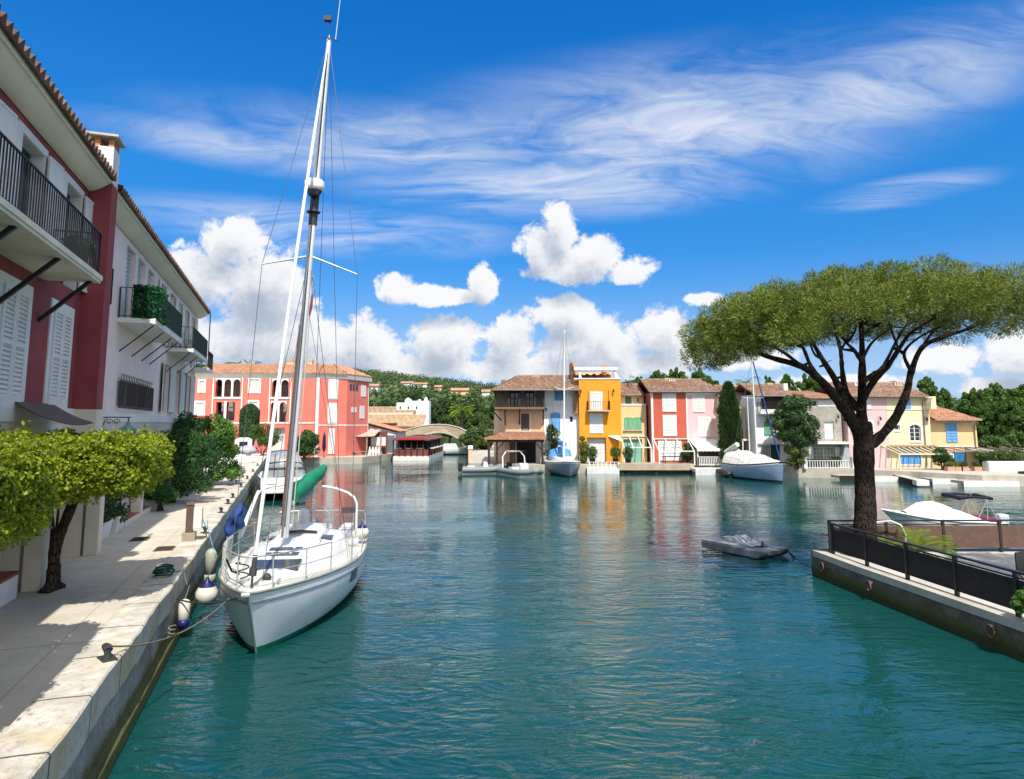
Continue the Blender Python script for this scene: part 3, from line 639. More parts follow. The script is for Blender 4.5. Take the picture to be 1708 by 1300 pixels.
for i, (a, b) in enumerate(ups):
    if i < 3: g.shutters((a-s0+.02, b-s0-.02, ZL(7.48), ZL(9.88)), M('pale_blue_shutter', (.45, .55, .58), .6, .05), 2, .2, None, maxs=18)
    else:
        g.window((a-s0+.02, b-s0-.02, ZL(7.48), ZL(9.88)), WHITE, 2, 1, .16, name='balcony_door')
        g.open_shutter(b-s0+.02, ZL(7.5), ZL(9.9), .55, 1, WHITE, 5); g.open_shutter(a-s0-.02, ZL(7.5), ZL(9.9), .55, -1, WHITE, 5)
def balc(a, b, near_green):
    sl = MB(); sl.box(a-s0, b-s0, -1.04, -.001, ZL(7.30), ZL(7.44)); sl.box(a-s0-.01, b-s0+.01, -1.06, -.98, ZL(7.28), ZL(7.455))
    sl = sl.build('balcony', WHITE, g.root); m = MB(); railing(m, (a-s0+.05, -1.0, ZL(7.44)), (b-s0-.05, -1.0, ZL(7.44)), .95, .14, .010, .022)
    railing(m, (a-s0+.05, -1.0, ZL(7.44)), (a-s0+.05, -.04, ZL(7.44)), .95, .14, .010, .022); railing(m, (b-s0-.05, -1.0, ZL(7.44)), (b-s0-.05, -.04, ZL(7.44)), .95, .14, .010, .022)
    m.build('railing', DGREEN, sl)
    m = MB(); m.box(a-s0+(1.1 if near_green else .1), b-s0-.1, -.985, -.975, ZL(7.5), ZL(8.3)); m.build('screen_panel', M('dark_green_panel', (.015, .06, .05), .25, .1), sl)
balc(22.65, 28.05, True); balc(31.2, 36.4, False); 
sl = g.slab(38.4-s0, 40.6-s0, ZL(7.2), .9, WHITE); g.rails(sl, 38.4-s0, 40.6-s0, ZL(7.2), .9, .9, BLACK, .16)
for x in (23.2, 24.9, 26.5, 27.9, 31.5, 33.6, 35.7): MB().bar((x-s0, .0, ZL(6.45)), (x-s0, -.92, ZL(7.31)), .035, .035).build('brace', BLACK, g.root)
m = MB(); railing(m, (20.0-s0, -.22, ZL(7.55)), (20.9-s0, -.22, ZL(7.55)), 1.0, .1, .009, .02); railing(m, (20.0-s0, -.22, ZL(7.55)), (20.0-s0, -.02, ZL(7.55)), 1.0, .1, .009, .02); m.build('window_guard', BLACK, g.root)
for k in range(3):
    a = 23.32-s0+k*1.67; g.window((a, a+1.6, ZL(4.74), ZL(5.64)), WHITE, 1, 1, .1, fr=.05, glass=M('dull_glass', (.12, .13, .13), .45, .2, spec=.2))
m = MB(); railing(m, (23.2-s0, -.1, ZL(4.7)), (28.4-s0, -.1, ZL(4.7)), .86, .11, .008, .02)
for k in range(14):
    cx = 23.4-s0+.36*k; m.tube([(cx+.14*math.cos(q*.6), -.1, ZL(5.68)+.1*math.sin(q*.6)) for q in range(9)], .009, 5)
m.build('window_grille', BLACK, g.root)
for a, b in ((30.72, 32.28), (33.62, 35.18), (37.32, 38.58)):
    g.window((a-s0, b-s0, ZL(4.72 if a < 37 else 4.92), ZL(6.73 if a < 37 else 6.68)), WHITE, 2, 1, .12)
    g.open_shutter(b-s0+.02, ZL(4.72), ZL(6.75), .6, 1, GREYW, 12); g.open_shutter(a-s0-.02, ZL(4.72), ZL(6.75), .6, -1, GREYW, 12)
MB().tube([(20.85, -.62, ZL(8.0)), (20.85, -.62, ZL(10.4))], .03, 6).build('downpipe', DGREEN, g.root)
# ivy screen on the first green balcony
iv = thing('ivy_screen', 'artificial ivy screen wrapped round the near end of the green balcony', 'screen', Q(22.72, 4.08, 7.44), QROT)
n = 2600; r = np.random.default_rng(2); a = np.stack([np.where(r.random(n) < .5, r.uniform(0, 1.25, n), r.normal(0, .04, n)), np.zeros(n), r.uniform(0, 1.05, n)], 1)
e = np.abs(a[:, 0]) < .12; a[:, 1] = np.where(e, r.uniform(-.03, .65, n), r.normal(-.03, .04, n))
cloud('leaves', a, np.tile((-.3, -1, .3), (n, 1)), .05, .04, leafmat('ivy_leaves', (.008, .05, .012), (.03, .16, .04), .15, big=4), iv, seed=3)
MB().box(0.03, 1.22, -.02, .0, 0, 1.02).box(-.01, .01, .0, .65, 0, 1.02).build('backing', M('ivy_backing', (.006, .03, .01), .9), iv)
# plant and chair on balconies
pl = thing('potted_plant', 'leafy potted plant at the far end of the crimson house balcony', 'plant', Q(15.85, 4.4, 7.44), QROT)
MB().lathe([(.13, 0), (.18, .3), (.2, .3), (.2, .34), (.17, .34)]).build('pot', DGREEN, pl)
p, d = shell((0, 0, .5), (.32, .32, .25), 500, RNG, .2); cloud('leaves', p, d, .07, .035, leafmat('pot_leaves', (.03, .10, .02), (.09, .22, .05), .3, big=3), pl)
def chair(loc, rz, label, mat):
    c = thing('balcony_chair', label, 'chair', loc, rz, 'white chairs on the green balcony'); m = MB()
    m.box(-.22, .22, -.22, .22, .42, .46); m.build('seat', mat, c)
    m = MB(); [m.box(-.2, .2, .2, .23, .5+.1*k, .56+.1*k) for k in range(4)]; m.box(-.22, -.19, .2, .235, .46, .9); m.box(.19, .22, .2, .235, .46, .9); m.build('backrest', mat, c)
    for sx in (-1, 1):
        for sy in (-1, 1): MB().bar((sx*.2, sy*.2, 0), (sx*.19, sy*.19, .42), .03).build('leg', mat, c)
chair(Q(31.9, 4.55, 7.44), QROT+1.4, 'white slatted chair nearest the open end of the second green balcony', WHITE)
chair(Q(32.8, 4.6, 7.44), QROT-1.5, 'white slatted chair behind the first one on the second green balcony', WHITE)
# wall lantern
la = thing('wall_lantern', 'green glazed lantern on a scrolled iron bracket on the pink house wall', 'lantern', Q(21.7, 5.09, 4.40), QROT)
m = MB(); m.bar((0, 0, 0), (0, -.72, 0), .03); m.tube([(0, -.02-.1*k/4, -.25+.22*math.sin(k*.4)) for k in range(5)], .012, 6)
for c in (.18, .36): m.tube([(0, -c-.09*math.cos(k*.55)*(1-k*.06), -.13+.09*math.sin(k*.55)*(1-k*.06)) for k in range(14)], .011, 6)
m.tube([(0, -.66, -.02), (0, -.66, -.12)], .02, 6); m.build('bracket', BLACK, la)
m = MB(); m.lathe([(.02, -.12), (.06, -.15), (.05, -.2), (.1, -.24), (.24, -.33), (.24, -.36)], (0, -.66, 0), 6); m.build('lantern_roof', M('verdigris', (.10, .30, .25), .6, .2, 5), la)
m = MB(); m.lathe([(.2, -.361), (.13, -.72)], (0, -.66, 0), 6); m.build('glass', M('lantern_glass', (.55, .58, .55), .1, .05), la)
m = MB()
for k in range(6):
    q = math.pi/3*k; m.bar((.205*math.cos(q), -.66+.205*math.sin(q), -.36), (.135*math.cos(q), -.66+.135*math.sin(q), -.73), .018)
m.lathe([(.14, -.74), (.15, -.72), (.1, -.78)], (0, -.66, 0), 6); m.build('frame', BLACK, la)
# ---- garden walls running from the houses towards the quay
def gwall(s, p0, hgt, label, t=.28):
    w = thing('garden_wall', label, 'wall', Q(s, 5.12, QZ), QROT, 'garden walls of the left terrace')
    MB().box(0, t*.7, -(5.05-p0)+.30, .0, 0, hgt-.12).build('panel', CREAM, w)
    MB().box(-.04, t+.05, -(5.12-p0), -(5.12-p0)+.30, 0, hgt).build('pillar', CREAM, w, .012)
gwall(14.95, 4.33, 1.75, 'cream garden wall and pillar just left of the leaning hedge trunk')
gwall(18.5, 4.24, 1.8, 'cream garden wall and pillar under the flat clipped hedge crown'); gwall(25.3, 4.62, 1.7, 'cream garden pillar beside the pale blue gate'); gwall(10.6, 4.4, 1.7, 'cream garden wall at the left picture edge')
b = thing('low_wall', 'low white wall with a red tiled top at the left edge of the walkway', 'wall', Q(13.0, 5.1, QZ), QROT)
MB().box(0, 1.5, -.55, 0, 0, .42).build('body', WHITE, b, .01); MB().box(-.03, 1.53, -.58, 0, .421, .47).build('tiled_top', M('red_tile', (.28, .07, .05), .6, .15, 4), b, .01)
gt = thing('garden_gate', 'pale blue panelled garden gate in the terrace wall', 'gate', Q(26.1, 5.0, QZ), QROT)
m = MB(); m.box(0, 1.1, -.04, 0, .1, 1.45); m.build('gate_panel', M('pale_blue_paint', (.52, .64, .70), .5, .06), gt)
m = MB(); [m.box(.04+.175*k, .1+.175*k, -.07, -.041, .15, 1.4) for k in range(6)]; m.build('slats', M('pale_blue_paint', (.5, .6, .66)), gt)
st = thing('garden_step', 'low stone step with dark red paving in front of the garden gate', 'step', Q(23.0, 5.1, QZ), QROT)
MB().box(0, 4.0, -.50, 0, 0, .17).build('body', CREAM, st, .01); MB().box(.05, 3.95, -.45, 0, .171, .19).build('paving', M('red_tile', (.28, .07, .05)), st)
def planter(s, p, L, label, seed, flower=None):
    w = thing('planter', label, 'planter', Q(s, p, QZ), QROT, 'planters on the left walkway'); m = MB()
    m.ext([(-.18, 0), (.18, 0), (.23, .42), (-.23, .42)], (0, L), 'x'); m.box(-.02, L+.02, -.25, .25, .40, .46); m.build('pot', WHITE, w); MB().box(.03, L-.03, -.2, .2, .461, .475).build('soil', SOIL, w)
    r = np.random.default_rng(seed); pts = []; nn = []
    for k in range(16):
        p_, d_ = shell((r.uniform(0, L), r.uniform(-.25, .2), r.uniform(.4, 1.5)), (.24, .24, .22), 110, r, .3); pts.append(p_); nn.append(d_)
    cloud('leaves', np.concatenate(pts), np.concatenate(nn), .06, .03, leafmat('shrub_dark', (.012, .045, .012), (.05, .13, .03), .25, big=2), w, seed=seed)
planter(21.9, 4.8, 1.0, 'white trough planter with tall climbing plant next to the pillar', 1); planter(20.6, 4.85, .9, 'white trough planter with trailing plant in the shaded garden', 2); planter(27.4, 4.62, .8, 'white trough planter with dark shrub past the blue gate', 5)
# ================================================================== plants
def taper(mb, pts, r0, r1, n=9, wob=.0, rng=random):
    P = [Vector(p) for p in pts]; out = []; m = 5
    # Catmull-Rom through the points
    for i in range(len(P)-1):
        a = P[max(i-1, 0)]; b = P[i]; c = P[i+1]; d = P[min(i+2, len(P)-1)]
        for k in range(m):
            t = k/m; out.append(.5*((2*b)+(c-a)*t+(2*a-5*b+4*c-d)*t*t+(3*b-a-3*c+d)*t**3))
    out.append(P[-1]); L = len(out)
    rs = [(r0+(r1-r0)*(i/(L-1))**.8)*(1+rng.uniform(-wob, wob)) for i in range(L)]
    return mb.tube(out, rs, n)
def barkmat(name, c1, c2, sc=9):
    if name in MATS: return MATS[name]
    m = bpy.data.materials.new(name); m.use_nodes = True; t = NT(m.node_tree); t.n.clear()
    tc = t.new('ShaderNodeTexCoord').outputs['Object']; mp = t.new('ShaderNodeMapping', ins={0: tc, 3: (1, 1, .28)}).outputs[0]
    n = t.noise(mp, sc, 6, .7, 1.0); v = t.new('ShaderNodeTexVoronoi', feature='DISTANCE_TO_EDGE', ins={'Vector': mp, 'Scale': sc*1.1}).outputs[0]
    c = t.mix(t.ss(n, .3, .7), c1, c2); c = t.mix(t.ss(v, .0, .10), tuple(x*.75 for x in c1), c)
    bs = t.new('ShaderNodeBsdfPrincipled', ins={'Base Color': c, 'Roughness': .95, 'Specular IOR Level': .15})
    t.l.new(t.new('ShaderNodeBump', ins={'Strength': 1, 'Distance': .05, 'Height': t.math('ADD', n, t.ss(v, 0, .12))}).outputs[0], bs.inputs['Normal'])
    t.new('ShaderNodeOutputMaterial', ins={0: bs.outputs[0]}); MATS[name] = m; return m
BARK = barkmat('tree_bark', (.055, .042, .032), (.13, .10, .075))
HBARK = barkmat('hedge_bark', (.05, .035, .022), (.12, .085, .05), 14)
def crown(name, clumps, per, sx, sy, mat, parent, seed, lo=.5, along=None, jit=.6):
    r = np.random.default_rng(seed); P = []; N = []
    for c, rad in clumps:
        n = max(20, int(per)); p, d = shell(c, rad, n, r, lo); P.append(p); N.append(d)
    return cloud(name, np.concatenate(P), np.concatenate(N), sx, sy, mat, parent, along, jit, seed)
YEL = leafmat('golden_hedge_leaves', (.045, .105, .010), (.40, .45, .022), .35, big=2.2)
def hedge_tree(s, p, label, seed, s0, s1, p0, p1, z0, z1):
    t = thing('hedge_tree', label, 'tree', Q(s, p, QZ), QROT, 'flat clipped hedge trees on the left walkway'); r = np.random.default_rng(seed)
    m = MB(); cx, cy = (s0+s1)/2-s, (p0+p1)/2-p; h = z0-QZ
    rr = random.Random(seed)
    taper(m, [(0, 0, -.05), (.03, -.03, .25), (-.05, -.02, .7), (.02, -.12, 1.2), (.12, -.3, h-.25), (.3, -.5, h+.15)], .125, .075, 10, .09, rr)
    for q in range(5):
        a = q*1.3+seed; taper(m, [(.1, -.25, h-.35), (.15+.4*math.cos(a), -.3+.35*math.sin(a), h+.05), (cx+.9*math.cos(a), cy+.75*math.sin(a), h+.4)], .065, .02, 7, .1, rr)
    taper(m, [(-.2, .05, -.03), (-.05, 0, .1), (0, 0, .4)], .12, .10, 8, .1, rr); taper(m, [(.2, -.1, -.03), (.06, -.03, .1), (0, 0, .4)], .11, .10, 8, .1, rr)
    m.build('trunk', HBARK, t)
    # tufts of leaves all over a clipped box, gaps between them
    H2 = z1-z0; L, D = s1-s0, p1-p0; c = np.array((L, D, H2))/2; nt = 1250; per = 52
    u = r.random((nt, 3)); tc = u*np.array((L, D, H2)); face = r.choice(6, nt, p=[.12, .12, .22, .12, .30, .12]); out = np.zeros((nt, 3)); dpt = np.abs(r.normal(.05, .07, nt))-.03
    for k, (ax, sgn) in enumerate(((0, -1), (0, 1), (1, -1), (1, 1), (2, 1), (2, -1))):
        q = face == k; ext = (L, D, H2)[ax]; tc[q, ax] = (ext-dpt[q]) if sgn > 0 else dpt[q]; out[q, ax] = sgn
    w = (tc-c)/c; w[:, :2] /= np.maximum(1, (np.abs(w[:, 0])**6+np.abs(w[:, 1])**6)**(1/6))[:, None]; w /= np.maximum(1, (np.abs(w)**8).sum(1)**(1/8))[:, None]; tc = c+w*c
    tc += out*(r.random((nt, 1))**5)*.16*np.array((.6, .6, 1)); low = face == 5; tc[low, 2] -= r.random(low.sum())**2*.16
    pos = np.repeat(tc, per, 0)+r.normal(0, .052, (nt*per, 3)); nr = np.repeat(out, per, 0)+np.array((0, 0, .4)); pos += np.repeat(out, per, 0)*r.random((nt*per, 1))*.05
    pos += np.array((s0-s, p0-p, z0-QZ))
    cloud('crown', pos, nr, .036, .022, YEL, t, jit=1.2, seed=seed)
    # dark twig core inside, the shade behind the gaps put into its colour
    b = MB(); P = []
    q = MB(); q.ell((c[0]+s0-s, c[1]+p0-p, c[2]+z0-QZ), (L*.46, D*.46, H2*.42), 18, 8); q.build('shaded_twig_core', M('shaded_inner_twigs', (.018, .022, .008), .95, .4, 12), t)
hedge_tree(14.92, 4.14, 'flat clipped golden hedge tree on a leaning trunk beside the walkway', 3, 12.3, 15.5, 2.38, 4.75, 3.14, 3.86)
hedge_tree(8.4, 4.1, 'nearest clipped golden hedge tree, cut by the left picture edge', 8, 6.3, 10.4, 2.92, 4.9, 2.90, 3.95)
def shrub(name, label, loc, clumps, per, sx, sy, mat, seed, group=None, stem=True, cat='shrub'):
    t = thing(name, label, cat, loc, 0, group); rr = random.Random(seed); m = MB()
    if stem:
        for c, rad in clumps[:7]:
            taper(m, [(rr.uniform(-.12, .12), rr.uniform(-.12, .12), -.03), (c[0]*.35, c[1]*.35, c[2]*.45), tuple(c)], .045, .012, 6, .1, rr)
        m.build('stems', HBARK, t)
    crown('foliage', clumps, per, sx, sy, mat, t, seed); return t
OLE = leafmat('oleander_leaves', (.012, .05, .012), (.06, .16, .03), .25, big=.8); OLEB = leafmat('bright_shrub_leaves', (.03, .10, .012), (.13, .27, .04), .3, big=.8)
def blob(L, D, H, n, seed, r=(.35, .6), z0=.2):
    q = random.Random(seed); out = []
    for _ in range(n):
        a = q.uniform(0, 6.283); k = q.random()**.5; z = q.random(); wd = math.sin(math.pi*min(1, .18+z*.8))**.6
        rad = q.uniform(*r); out.append(((L*.5*k*math.cos(a)*wd, D*.5*k*math.sin(a)*wd, z0+rad*.6+(H-z0-rad*1.4)*z), (rad, rad, rad*.9)))
    return out
shrub('oleander_bush', 'big dark oleander bush against the pink house by the walkway', Q(29.6, 4.35, QZ), blob(3.2, 2.5, 3.0, 34, 1), 330, .09, .022, OLE, 21, 'bushes along the pink house')
shrub('oleander_bush', 'bright green bush at the far end of the left walkway', Q(37.5, 3.95, QZ), blob(4.0, 3.0, 3.75, 40, 2), 330, .10, .028, OLEB, 22, 'bushes along the pink house')
shrub('oleander_bush', 'dark shaded bush at the foot of the pink house wall', Q(34.0, 4.6, QZ), blob(3.4, 1.6, 3.7, 30, 3), 260, .10, .024, OLE, 23, 'bushes along the pink house')
shrub('oleander_bush', 'low trailing bush at the edge of the walkway before the oleanders', Q(27.0, 4.35, QZ), blob(1.3, .9, 1.0, 12, 4, (.2, .35)), 220, .06, .022, OLE, 24, 'bushes along the pink house')
shrub('garden_shrub', 'dark clipped shrub behind the flat golden hedge crown', Q(17.2, 4.75, QZ), blob(2.6, .7, 3.0, 26, 5, (.22, .34), 1.75), 260, .05, .028, OLE, 25)
# ---- the stone pine
def pine():
    b = at(1443, 893, 18.4); bx, by = b.x, 18.4; Z0 = .6
    t = thing('stone_pine', 'umbrella shaped stone pine with a dark forked trunk on the right quay', 'tree', (bx, by, Z0)); rr = random.Random(4)
    def A(u, v, dy=0.0): w = at(u, v, by+dy); return (w.x-bx, w.y-by, w.z-Z0)
    m = MB()
    taper(m, [(0.02, 0, -.1), A(1444, 870), A(1443, 820), A(1441, 770), A(1440, 735), A(1437, 705, -.05)], .275, .25, 16, .06, rr)
    taper(m, [(.05, -.1, -.05), A(1443, 890, -.05), A(1443, 850)], .34, .25, 14, .06, rr)
    L = [  # (points, r0, r1): limbs read off the photograph, spread in depth
     ([A(1440, 735), A(1424, 706, -.1), A(1400, 672, -.2), A(1372, 638, -.35), A(1338, 612, -.5), A(1290, 598, -.5), A(1255, 585, -.5), A(1205, 560, -.6)], .24, .035),
     ([A(1446, 740), A(1461, 735, .1), A(1492, 700, .2), A(1512, 655, .3), A(1520, 620, .35), A(1538, 580, .4), A(1572, 563, .5), A(1625, 545, .6), A(1660, 520, .7)], .20, .035),
     ([A(1438, 735), A(1437, 690, .1), A(1438, 640, .2), A(1438, 590, .3), A(1436, 540, .4), A(1430, 500, .4)], .21, .05),
     ([A(1424, 708), A(1410, 668, .3), A(1392, 632, .6), A(1372, 600, .8), A(1352, 565, 1.0), A(1335, 530, 1.2)], .17, .04),
     ([A(1437, 690), A(1412, 655, .5), A(1405, 620, .8), A(1402, 585, 1.1), A(1392, 545, 1.4), A(1385, 510, 1.5)], .13, .03),
     ([A(1439, 665), A(1460, 632, -.4), A(1480, 612, -.7), A(1499, 583, -1.0), A(1520, 555, -1.2), A(1560, 530, -1.4)], .14, .03),
     ([A(1438, 640), A(1455, 625, .5), A(1474, 610, .9), A(1500, 560, 1.4), A(1520, 530, 1.7)], .10, .03),
     ([A(1372, 638, -.35), A(1352, 610, .1), A(1338, 578, .4), A(1318, 560, .6), A(1290, 540, .8)], .09, .025),
     ([A(1338, 612, -.5), A(1310, 590, -1.0), A(1285, 575, -1.4), A(1250, 548, -1.8)], .07, .022),
     ([A(1438, 605), A(1425, 585, -.5), A(1412, 572, -.9), A(1395, 548, -1.3), A(1380, 520, -1.6)], .08, .022),
     ([A(1438, 600), A(1452, 575, .2), A(1468, 560, .2), A(1490, 545, .1)], .06, .02),
     ([A(1402, 585, 1.1), A(1415, 560, 1.6), A(1420, 530, 2.1)], .05, .02), ([A(1437, 560, .3), A(1455, 545, 1.3), A(1470, 515, 2.0)], .06, .02),
     ([A(1499, 583, -1.0), A(1490, 560, -1.7), A(1480, 530, -2.4)], .05, .02), ([A(1412, 572, -.9), A(1425, 555, -1.8), A(1430, 530, -2.6)], .05, .02),
     ([A(1538, 580, .4), A(1555, 555, 1.0), A(1580, 530, 1.6)], .06, .02), ([A(1520, 620, .35), A(1508, 590, -.5), A(1530, 565, -1.2), A(1570, 545, -1.8)], .07, .02),
     ([A(1392, 632, .6), A(1375, 610, 1.4), A(1355, 575, 2.2)], .06, .02), ([A(1290, 598, -.5), A(1265, 590, .2), A(1235, 570, .8)], .05, .018), ([A(1372, 600, .8), A(1358, 590, .2), A(1345, 560, -.4), A(1320, 540, -1.0)], .05, .018),
     ([A(1436, 540, .4), A(1450, 520, -.4), A(1470, 500, -1.0)], .05, .02)]
    for p, r0, r1 in L: taper(m, p, r0*.84, r1*.8, 10, .12, rr)
    for q in range(46):                       # thinner twigs leading up into the crown
        i = rr.choice(L)[0]; p = Vector(i[-1 - rr.randrange(2)]); d = Vector((rr.uniform(-1, 1), rr.uniform(-1, 1), rr.uniform(.1, .6))).normalized()*rr.uniform(.4, .85); b_ = Vector((rr.uniform(-.2, .2), rr.uniform(-.2, .2), -.1)); taper(m, [tuple(p), tuple(p+d*.5+b_), tuple(p+d)], .032, .010, 6, .1, rr)
    for q in range(16):                       # stubs of cut branches
        i = rr.choice(L)[0]; p = Vector(rr.choice(i[:5])); d = Vector((rr.uniform(-1, 1), rr.uniform(-1, 1), rr.uniform(.1, .8))).normalized(); m.tube([p, p+d*rr.uniform(.15, .32)], [.06, .03], 6)
    m.build('trunk', barkmat('pine_bark', (.022, .016, .013), (.066, .046, .036), 16), t)
    r = np.random.default_rng(9); cl = []
    cx = A(1440, 500)[0]
    # outline of the umbrella in metres from the trunk, low on the left
    top = [(-4.7, 5.9), (-4.3, 6.5), (-3.5, 7.05), (-2.4, 7.45), (-1.1, 7.75), (0.3, 7.9), (1.8, 7.9), (3.2, 7.8), (4.2, 7.5), (4.8, 6.9)]; bot = [(-4.7, 5.3), (-4.2, 5.2), (-3.3, 5.4), (-2, 5.95), (0, 6.4), (2, 6.5), (3.2, 6.4), (4.2, 6.1), (4.8, 6.1)]
    tx, tz = zip(*top); bx_, bz = zip(*bot); lobes = []; tries = 0
    while tries < 6000 and len(lobes) < 120:      # rounded lobes of foliage, an upper layer and a drooping rim
        tries += 1; x = r.uniform(-4.1, 4.6); y = r.uniform(-3.4, 3.7); k = ((x-.15)/4.35)**2+(y/3.65)**2
        if k > 1: continue
        zt = np.interp(x, tx, tz)-.95*(y/3.65)**2; zb = np.interp(x, bx_, bz)-.35*(y/3.65)**2; th = max(.5, zt-zb); rad = r.uniform(.50, .86); up = r.random() < .62
        z = zt-rad*.70+r.normal(0, .07) if up else zb+rad*.55+(th-rad)*.35*r.random()
        if not up and k < .25: continue
        if any((x-a[0])**2+(y-a[1])**2+1.6*(z-a[2])**2 < (.665*(rad+b_))**2 for a, b_ in lobes): continue
        lobes.append(((x, y, z), rad))
    P = []; N = []
    for c, rad in lobes:
        sq = np.array((1, 1, .74)); nt = int(72*(rad/.7)**2); d = r.normal(0, 1, (nt, 3)); d /= np.linalg.norm(d, axis=1, keepdims=True); d = d[d[:, 2] > -.92]
        tc = np.array(c)+d*rad*sq*np.where(r.random((len(d), 1)) < .22, r.uniform(.25, .7, (len(d), 1)), r.uniform(.84, 1.06, (len(d), 1)))
        for q, dd in zip(tc, d): p2, d2 = shell(q, (.15, .15, .13), 62, r, .35); P.append(p2); N.append(d2*.7+dd*.8+np.array((0, 0, .3)))
    cloud('crown', np.concatenate(P), np.concatenate(N), .038, .013, leafmat('pine_needles', (.035, .075, .010), (.25, .295, .042), .10, .55, big=.9), t, along=True, jit=.55, seed=5)
pine()
def conifer_column(name, label, loc, H, rw, seed, mat, per=9000, group=None, cat='tree'):
    t = thing(name, label, cat, loc, 0, group); r = np.random.default_rng(seed); z = r.random(per)**.9; a = r.uniform(0, 6.283, per)
    prof = np.minimum(1, (z/.10+.25))*np.clip((1-z)/.35, 0, 1)**.55; lump = 1+.10*np.sin(a*5+z*14+seed)+.07*np.sin(a*3-z*31)
    k = rw*prof*lump*(1-.25*np.abs(r.normal(0, .4, per)).clip(0, 1)); pts = np.stack([k*np.cos(a), k*np.sin(a), .1+z*H], 1); nr = np.stack([np.cos(a), np.sin(a), np.full(per, 1.6)], 1)
    cloud('crown', pts, nr, .15, .05, mat, t, along=True, jit=.45, seed=seed)
    m = MB(); m.lathe([(.14, -.05), (.11, .5), (.09, H*.9)], n=8); m.build('trunk', BARK, t)
    m = MB(); m.lathe([(rw*.3, .15), (rw*.78, H*.12), (rw*.82, H*.5), (rw*.55, H*.8), (.05, H*.97)], n=14); m.build('shaded_inner_growth', M('shaded_inner_twigs', (.018, .022, .008)), t); return t  # dark core, shade within the crown put into its colour
CYP = leafmat('cypress_leaves', (.014, .042, .012), (.065, .115, .028), .1, big=1)
def poplar(label, u, vt, Y, wpx, seed, zb=.7, mat=None, group='trees behind the houses'):
    w = at(u, vt, Y); H = w.z-zb; wd = wpx/F*Y; t = thing('broadleaf_tree', label, 'tree', (w.x, Y, zb), 0, group); rr = random.Random(seed); cl = []
    for k in range(120):
        z = rr.random(); a = rr.uniform(0, 6.283); prof = (.6+.55*z if z < .6 else .93*((1.2-z)/.6)**.6)*wd*.56; q = rr.random()**.5*prof; rad = rr.uniform(.05, .115)*wd
        cl.append(((q*math.cos(a), q*math.sin(a), H*(.30+.62*z)), (rad, rad, rad*1.15)))
    for k in range(8):                          # pointed shoots breaking the outline
        a = rr.uniform(0, 6.283); q = rr.random()*wd*.22; cl.append(((q*math.cos(a), q*math.sin(a), H*rr.uniform(.86, .97)), (wd*.06, wd*.06, wd*.12)))
    crown('crown', cl, 150, .15, .085, mat or leafmat('poplar_leaves', (.028, .085, .014), (.12, .22, .04), .3, big=.3), t, seed, .45)
    m = MB(); taper(m, [(0, 0, -.2), (.1, 0, H*.3), (0, .1, H*.6), (0, 0, H*.85)], .22, .05, 8, .05, rr)
    for k in range(5): a = k*1.26; taper(m, [(0, 0, H*.25), (.3*wd*math.cos(a)*.5, .3*wd*math.sin(a)*.5, H*.45), (.36*wd*math.cos(a), .36*wd*math.sin(a), H*.7)], .1, .03, 6, .05, rr)
    m.build('trunk', BARK, t); return t
def palm(label, loc, H, L, nf, seed, mat, group=None, droop=1.0, cat='palm tree', name='palm_tree', trunk=.16):
    t = thing(name, label, cat, loc, 0, group); rr = random.Random(seed); m = MB()
    if H > .3: taper(m, [(0, 0, -.1), (.05, 0, H*.5), (0, 0, H)], trunk, trunk*.8, 10, .08, rr); m.build('trunk', BARK, t)
    m = MB()
    for k in range(nf):
        a = rr.uniform(0, 6.283); e = rr.uniform(.1, 1.25); pts = []; N = 9; x = z = 0; ang = e
        for i in range(N+1): pts.append((x, z)); x += math.cos(ang)*L/N; z += math.sin(ang)*L/N; ang -= rr.uniform(.10, .2)*droop
        ca, sa = math.cos(a), math.sin(a); W3 = lambda x_, s_, z_: (x_*ca-s_*sa, x_*sa+s_*ca, H+z_)
        for i in range(N):
            (x0, z0), (x1, z1) = pts[i], pts[i+1]; m.add([W3(x0, -.012, z0), W3(x0, .012, z0), W3(x1, .01, z1), W3(x1, -.01, z1)], [(0, 1, 2, 3)])
            for h_ in (0, .5):
                xa, za = x0+(x1-x0)*h_, z0+(z1-z0)*h_; ll = L*.30*math.sin(math.pi*min(.98, (i+h_+.9)/(N+1)))+.03
                for sg in (-1, 1):
                    tx, tz = xa+(x1-x0)/(L/N)*ll*.75, za+(z1-z0)/(L/N)*ll*.75-.18*ll
                    m.add([W3(xa, 0, za), W3(xa+.03*L, 0, za+.01), W3(tx, sg*ll*.62, tz)], [(0, 1, 2)])
    m.build('fronds', mat, t); return t
PALM = leafmat('palm_fronds', (.05, .11, .018), (.15, .24, .05), .35, big=1); PALMY = leafmat('yellow_fronds', (.13, .22, .015), (.30, .40, .05), .4, big=2)
# ================================================================== the row of houses across the water
ST = lambda n, c, **k: M(n, c, .85, .07, .9, bump=.15, bscale=20, stain=k.get('stain', .38))
PEACH = ST('peach_render', (.66, .46, .29)); WHT = ST('white_render', (.76, .77, .80)); YELO = ST('ochre_yellow_render', (.76, .30, .022)); CRM = ST('cream_yellow_render', (.72, .54, .27))
BRICKR = ST('brick_red_render', (.52, .105, .062)); ROSE = ST('rose_render', (.70, .46, .47)); SAND = ST('sand_render', (.72, .60, .38)); MAUV = ST('mauve_render', (.66, .45, .44)); STRAW = ST('straw_render', (.72, .62, .40)); APR = ST('apricot_render', (.74, .50, .26))
BLUES = M('sky_blue_paint', (.13, .34, .66), .55, .05); BLUED = M('deep_blue_paint', (.04, .17, .36), .5, .08); GREENS = M('sage_green_paint', (.14, .38, .22), .55, .06); TEAL = M('pale_teal_paint', (.22, .47, .38), .55, .06)
